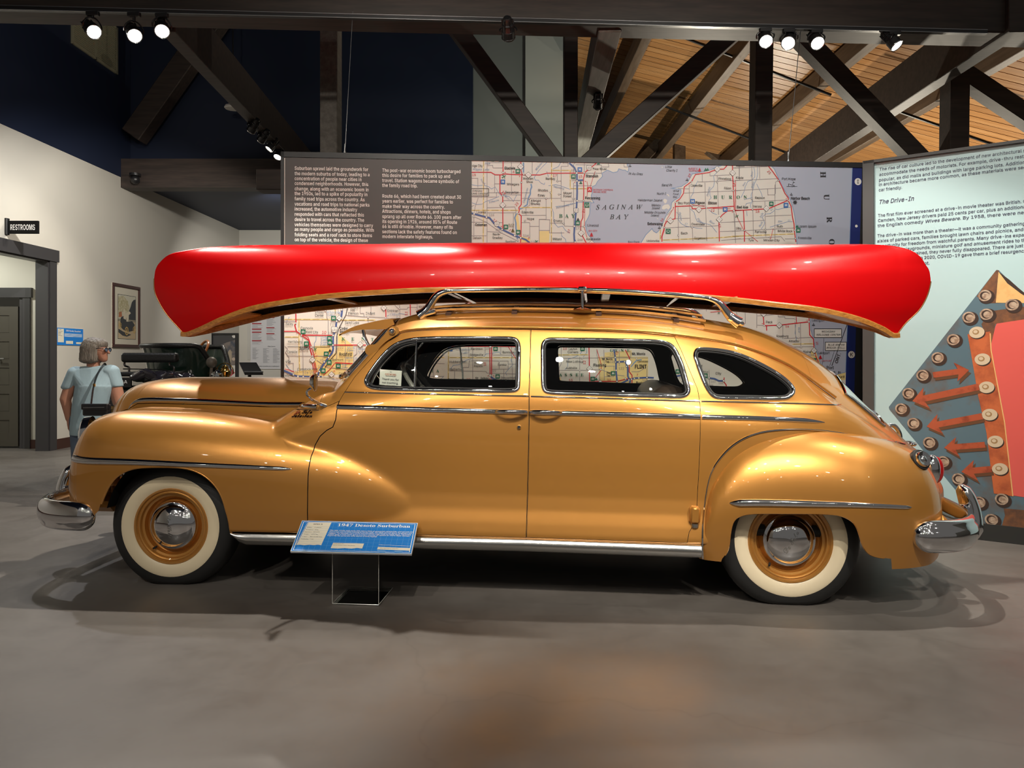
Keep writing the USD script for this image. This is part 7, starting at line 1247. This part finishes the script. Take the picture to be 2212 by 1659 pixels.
tb = put("tub", tubm, "coach_green", vc, smooth=60); put("seat_roll", tube(rows[-1], .030, 10), "black_leather", vc, smooth=50); put("tub_lining", place(trimesh.Trimesh(rows.reshape(-1, 3) * [.95, 1, 1] + [0, .018, -.01], tubm.faces[:, ::-1], process=False)), "black_leather", vc, smooth=60)
put("tub_bead", tube(rows[2] * [1.01, 1, 1] , .008, 6), "coach_green", vc, smooth=40)
a, b = vq(264, 762, -.45), vq(385, 783, -.45); put("bench_back", cushion(a[0], b[0], a[1] - .05, a[1] + .05, b[2], a[2], .035), "black_leather", vc, smooth=40)
for x in (279, 376): put("bench_iron", tube(spline([vq(x - 10, 783, -.45), vq(x - 9, 790, -.45), vq(x - 1, 793, -.45), vq(x, 800, -.45), vq(x, 812, -.45)], 20), .011, 6), "black_metal", vc, smooth=40)
put("bench_rail", tube([vq(266, 797, -.45), vq(278, 797, -.45), vq(350, 798, -.45), vq(386, 806, -.45)], .006, 6), "black_metal", vc, smooth=40)
a, b = vq(265, 805, -.45), vq(289, 812.5, -.45); put("bench_seat", cushion(a[0], a[0] + .62, -.62, -.22, b[2], a[2] + .01, .02), "black_leather", vc, smooth=40)
fold = []
for t in np.linspace(0, 1, 40): q = vq(292 + 130 * t, 812 + 3 * t, -.62); fold.append(q + [0, .02 * math.sin(t * 40), .012 * math.sin(t * 55) + .05 * math.sin(t * math.pi) * 0])
put("folded_top", sweep(np.array(fold), circ(.10, 14, .055), scale=np.interp(np.linspace(0, 1, 40), [0, .06, .3, .85, 1], [.5, 1.1, 1.0, .6, .25])), "patent_leather", vc, smooth=35)
put("body", cat_([rbox(-.62, .55, -.52, .75, .52, 1.02, .05), rbox(.5, 1.5, -.38, .62, .55, .95, .08)]), "coach_green", vc)
put("luggage_box", rbox(-.66, -.40, -.60, -.2, .70, 1.085, .03), "coach_green", vc); put("box_lid", rbox(-.68, -.38, -.62, -.18, 1.085, 1.10, .006), "black_metal", vc)
tp = vq(262, 833, -.61); put("number_plate", rbox(tp[0] - .01, tp[0] + .12, -.63, -.61, tp[2] - .02, tp[2] + .09, .004), "black_metal", vc)
v, f = text2d("AA", .036, "bold"); put("plate_letters", trimesh.Trimesh(np.c_[v[:, 0] + tp[0] + .005, np.full(len(v), -.632), v[:, 1] + tp[2] + .025], f), "print_white", vc, kind="stuff"); q = vq(277, 853, -.63); v, f = text2d("H", .045, "heavy"); put("plate_letters", trimesh.Trimesh(np.c_[v[:, 0] + q[0], np.full(len(v), q[1] - .004), v[:, 1] + q[2]], f), "plate_yellow", vc, kind="stuff")
sw = np.c_[np.cos(np.linspace(0, 2 * math.pi, 40, endpoint=False)) * .17, np.sin(np.linspace(0, 2 * math.pi, 40, endpoint=False)) * .17, np.zeros(40)]
put("steering_wheel", place(tube(sw, .016, 8, closed=True), ry=-62, rz=40, t=vq(433, 762, .5)), "rim_wood", vc, smooth=40); put("steering_column", tube([vq(433, 762, .5), vq(462, 840, .6)], .014, 8), "brass", vc)
q = vq(457, 783, -.1); put("horn_bulb", cat_([trimesh.creation.icosphere(3, .062).apply_scale((1, 1, 1.05)).apply_translation(q), tube([q - [0, 0, .05], q - [.02, 0, .26]], .014, 8, scale=[1.4, 1])]), "bulb_rubber", vc, smooth=40)
q = vq(486, 806, .1); put("brass_lamp", place(lathe([(.001, -.10), (.075, -.10), (.08, -.08), (.05, -.06), (.055, -.03), (.07, -.02), (.07, .02), (.055, .03), (.05, .05), (.035, .06), (.04, .08), (.001, .10)], 28), t=q), "brass", vc, smooth=35); put("lamp_bail", tube([q + [.10 * math.cos(t), 0, .10 * math.sin(t) + .02] for t in np.linspace(-.3, math.pi + .3, 20)], .006, 6), "brass", vc)
put("bonnet_side_lamp", place(lathe([(.001, -.06), (.06, -.05), (.07, 0), (.05, .05), (.001, .06)], 20), rx=90, t=vq(468, 812, -.1)), "mirror_glass", vc, smooth=40)
for wx, wy in ((-.35, -.70), (-.35, .85), (1.35, -.70), (1.35, .85)):
    wl_ = put("road_wheel", place(lathe([(.37, -.04), (.43, -.035), (.44, 0), (.43, .035), (.37, .04), (.36, 0), (.37, -.04)], 40, "y"), t=(wx, wy, .44)), "tire_rubber", vc, smooth=50)
    put("wheel_spokes", place(cat_([lathe([(.001, -.06), (.07, -.05), (.07, .05), (.001, .06)], 20, "y"), lathe([(.33, -.03), (.365, -.03), (.365, .03), (.33, .03), (.33, -.03)], 32, "y")] + [tube([(.06 * math.cos(t), 0, .06 * math.sin(t)), (.34 * math.cos(t), 0, .34 * math.sin(t))], .016, 6) for t in np.arange(12) * math.pi / 6]), t=(wx, wy, .44)), "spoke_tan", wl_, smooth=40)
put("axles", cat_([tube([(-.35, -.70, .44), (-.35, .85, .44)], .03, 8), tube([(1.35, -.70, .44), (1.35, .85, .44)], .03, 8), rbox(-.5, 1.5, -.2, .4, .44, .56, .02)]), "black_metal", vc)

# ---------------------------------------------------------------- the visitor
import manifold3d as m3d
mat("skin", (.42, .20, .13), rough=.5, spec=.4); mat("shirt", (.30, .41, .46), rough=.85, bump=(14, .25, .01)); mat("denim", (.10, .13, .19), rough=.85); mat("hair_grey", (.15, .125, .10), rough=.55, noise=(26, (.30, .27, .23), (6, 6, .5), .38, .66)); mat("shoe_white", (.45, .45, .46), rough=.6); mat("bag_leather", (.012, .012, .014), rough=.25, coat=.5); mat("glasses_black", (.02, .02, .025), rough=.2); mat("lens_blue", (.12, .18, .28), rough=.05, coat=.6)
def ball(p, r): s_ = trimesh.creation.icosphere(2, 1.0); s_.apply_scale(r); s_.apply_translation(p); return s_.vertices
def hullm(*balls): h = trimesh.convex.convex_hull(np.vstack([ball(p, r) for p, r in balls])); return m3d.Manifold(m3d.Mesh(np.asarray(h.vertices, np.float32), np.asarray(h.faces, np.uint32)))
def fuse(parts, L=.02, it=14):
    m = m3d.Manifold.batch_boolean(parts, m3d.OpType.Add).refine_to_length(L).to_mesh(); t = trimesh.Trimesh(m.vert_properties[:, :3], m.tri_verts); t.merge_vertices(); trimesh.smoothing.filter_taubin(t, .5, .53, it); return t
def chain(*pts): return [hullm(a, b) for a, b in zip(pts[:-1], pts[1:])]
Yw = 6.85; po_ = px_depth(201, 0, Yw) * [1, 1, 0]; lady = thing("person", "woman with a grey bob and glasses in a light blue T-shirt, seen from behind", "person", po_)
def wq_(x, y, dy=0.0): return px_depth(x, y, Yw + dy) - po_
hd = wq_(207, 757, .02); nk = wq_(204, 790, .02); shL, shR = wq_(162, 803, .0), wq_(241, 800, .04); elL, elR = wq_(141.5, 862, -.02), wq_(257, 868, .06); haL = wq_(153, 925, .02); wrL = wq_(149.5, 905, .0)
wrR = elR + np.array([.03, .16, -.13]); hip = wq_(194, 898, .02); hip[2] = .80
head = [hullm((hd + [-.012, 0, .022], (.088, .076, .088)), (hd + [.02, .004, .0], (.080, .068, .082))), hullm((hd + [.03, .004, -.01], (.068, .060, .07)), (hd + [.066, .008, -.075], (.034, .036, .032))), hullm((hd + [.088, .010, .01], (.010, .012, .018)), (hd + [.112, .012, -.022], (.011, .012, .010))), hullm((hd + [.086, .011, -.052], (.014, .022, .008)), (hd + [.082, .011, -.062], (.014, .02, .008))),
    hullm((hd + [.002, -.072, -.005], (.020, .010, .028)), (hd + [.006, -.074, -.022], (.012, .008, .014))), hullm((hd + [-.02, 0, -.05], (.052, .05, .05)), (nk + [-.01, 0, -.03], (.056, .054, .05)))]
def hand(w, d, sidev):
    """palm and five curled fingers from the wrist w along d"""
    d = d / np.linalg.norm(d); s_ = np.array(sidev, float); s_ -= d * (s_ @ d); s_ /= np.linalg.norm(s_); n = np.cross(d, s_); P = [hullm((w, .021), (w + d * .035 + s_ * .022, .013), (w + d * .035 - s_ * .022, .013), (w + d * .085 + s_ * .026, .011), (w + d * .085 - s_ * .024, .011))]
    for k, ln in zip((-.024, -.008, .008, .024), (.058, .070, .075, .066)):
        a = w + d * .085 + s_ * k; b = a + d * ln * .5 + n * .006; c = b + d * ln * .38 + n * .020; e = c + d * ln * .2 + n * .022; P += chain((a, .0088), (b, .0084), (c, .0078), (e, .0068))
    a = w + d * .03 + s_ * .026; P += chain((a, .011), (a + d * .034 + s_ * .024 + n * .008, .0098), (a + d * .062 + s_ * .028 + n * .018, .008)); return P
arms = chain((shL + [0, 0, -.02], .058), (elL, .046), (wrL, .029)) + chain((shR + [0, 0, -.02], .064), (elR, .055), (wrR, .032))
body = head + arms + [hullm((nk + [0, 0, -.06], (.10, .07, .05)), (shL + [.03, 0, 0], .04), (shR - [.03, 0, 0], .04)), hullm((nk + [0, 0, -.06], (.12, .08, .05)), (hip + [0, 0, .0], (.13, .09, .06)))] + hand(wrL, haL - wrL, (0, 1, 0)) + hand(wrR, np.array([.05, .18, -.03]), (0, 0, 1))
legs = []
for sx in (-1, 1):
    a, b, c = hip + [.075 * sx, 0, -.02], np.array([hip[0] + .085 * sx, .02, .44]), np.array([hip[0] + .09 * sx, .04, .09]); legs += chain((a, .085), (b, .056), (c, .040))
put("body", fuse(body + legs, .012, 10), "skin", lady, smooth=True)
torso = [hullm((nk + [-.005, 0, -.035], (.088, .078, .035)), (shL + [.015, 0, .0], (.058, .062, .045)), (wq_(204, 835, .0), (.165, .115, .05))), hullm((nk + [-.005, 0, -.035], (.088, .078, .035)), (shR + [-.015, 0, .0], (.058, .062, .045)), (wq_(204, 835, .0), (.165, .115, .05))), hullm((wq_(204, 835, .0), (.168, .118, .05)), (wq_(195, 875, .0), (.155, .12, .05))), hullm((wq_(195, 875, .0), (.155, .12, .05)), (wq_(191, 925, .0), (.158, .125, .03)), (wq_(191, 938, .0), (.158, .125, .012))),
    hullm((shL + [.01, 0, -.01], (.070, .076, .060)), (wq_(148, 836, -.01), (.060, .066, .030))), hullm((shR + [-.01, 0, -.01], (.078, .082, .062)), (wq_(249, 832, .05), (.068, .072, .030)))]
put("t_shirt", fuse(torso, .016, 8), "shirt", lady, smooth=True)
put("trousers", fuse([hullm((hip + [0, 0, .06], (.150, .115, .05)), (hip + [0, 0, -.04], (.150, .115, .06)))] + [q for sx in (-1, 1) for q in chain((hip + [.075 * sx, 0, -.04], .100), (np.array([hip[0] + .085 * sx, .02, .44]), .074), (np.array([hip[0] + .09 * sx, .035, .07]), .062))], .02, 8), "denim", lady, smooth=True)
for sx in (-1, 1): put("shoe", fuse([hullm((np.array([hip[0] + .09 * sx, -.03, .035]), (.042, .05, .034)), (np.array([hip[0] + .10 * sx, .15, .028]), (.044, .05, .027)))], .012, 4), "shoe_white", lady, smooth=True)
hr = [hullm((hd + [-.025, -.002, .035], (.098, .090, .085)), (hd + [.03, 0, .055], (.070, .070, .056))), hullm((hd + [-.035, -.004, .02], (.096, .092, .08)), (hd + [-.070, -.01, -.085], (.062, .078, .032)), (hd + [-.028, -.055, -.09], (.062, .030, .028)), (hd + [-.028, .055, -.09], (.062, .030, .028))), hullm((hd + [.0, -.062, .03], (.05, .026, .04)), (hd + [.005, -.066, -.085], (.040, .020, .026)))]
hmesh = fuse(hr, .010, 5); hmesh.vertices += hmesh.vertex_normals * (.0035 * np.sin(np.arctan2(hmesh.vertices[:, 1] - hd[1], hmesh.vertices[:, 0] - hd[0] + .02) * 46)[:, None]); put("hair", hmesh, "hair_grey", lady, smooth=True)
for sy in (-1, 1): put("eye", trimesh.creation.icosphere(2, .011).apply_translation(hd + [.083, .010 + .030 * sy, .012]), "print_white", lady, smooth=True)
gl = put("glasses", cat_([tube([hd + [.0, -.078, .014], hd + [.05, -.070, .018], hd + [.098, -.046, .014]], .003, 6), tube([hd + [.104, -.046, .014], hd + [.110, .012, .018], hd + [.104, .068, .014]], .003, 6)] + [tube([hd + [.106, .010 + .030 * sy + .024 * math.cos(t), .006 + .018 * math.sin(t)] for t in np.linspace(0, 2 * math.pi, 20, endpoint=False)], .0026, 5, closed=True) for sy in (-1, 1)]), "glasses_black", lady)
for sy in (-1, 1): put("spectacle_lens", place(lathe([(.022, 0), (.001, .003)], 18), ry=90, t=hd + [.106, .010 + .030 * sy, .006]), "lens_blue", gl)
bag = thing("handbag", "small black leather shoulder bag hanging at the woman's right side", "bag", po_)
a, b = wq_(191, 897, -.13), wq_(246, 872, -.13); bb_ = put("bag_body", cushion(a[0], b[0], -.235, -.165, a[2], b[2], .018), "bag_leather", bag, smooth=40); put("bag_flap", cushion(a[0] - .004, b[0] + .004, -.246, -.20, a[2] + .055, b[2] + .006, .012), "bag_leather", bag, smooth=40)
put("zip", tube([(a[0] + .02, -.248, b[2] - .028), (b[0] - .02, -.248, b[2] - .024)], .0035, 6), "bare_metal", bag)
put("strap", sweep(spline([wq_(197, 873, -.20), wq_(203, 832, -.155), wq_(212, 806, -.125), wq_(222, 790, -.06), wq_(228, 787, .03), wq_(232, 800, .12)], 40), [(-.011, -.002), (.011, -.002), (.011, .002), (-.011, .002)]), "bag_leather", bag, smooth=40)
q = wq_(203.5, 832, -.158); put("strap_buckle", rbox(q[0] - .013, q[0] + .013, q[1] - .006, q[1], q[2] - .014, q[2] + .014, .003), "brass", bag)
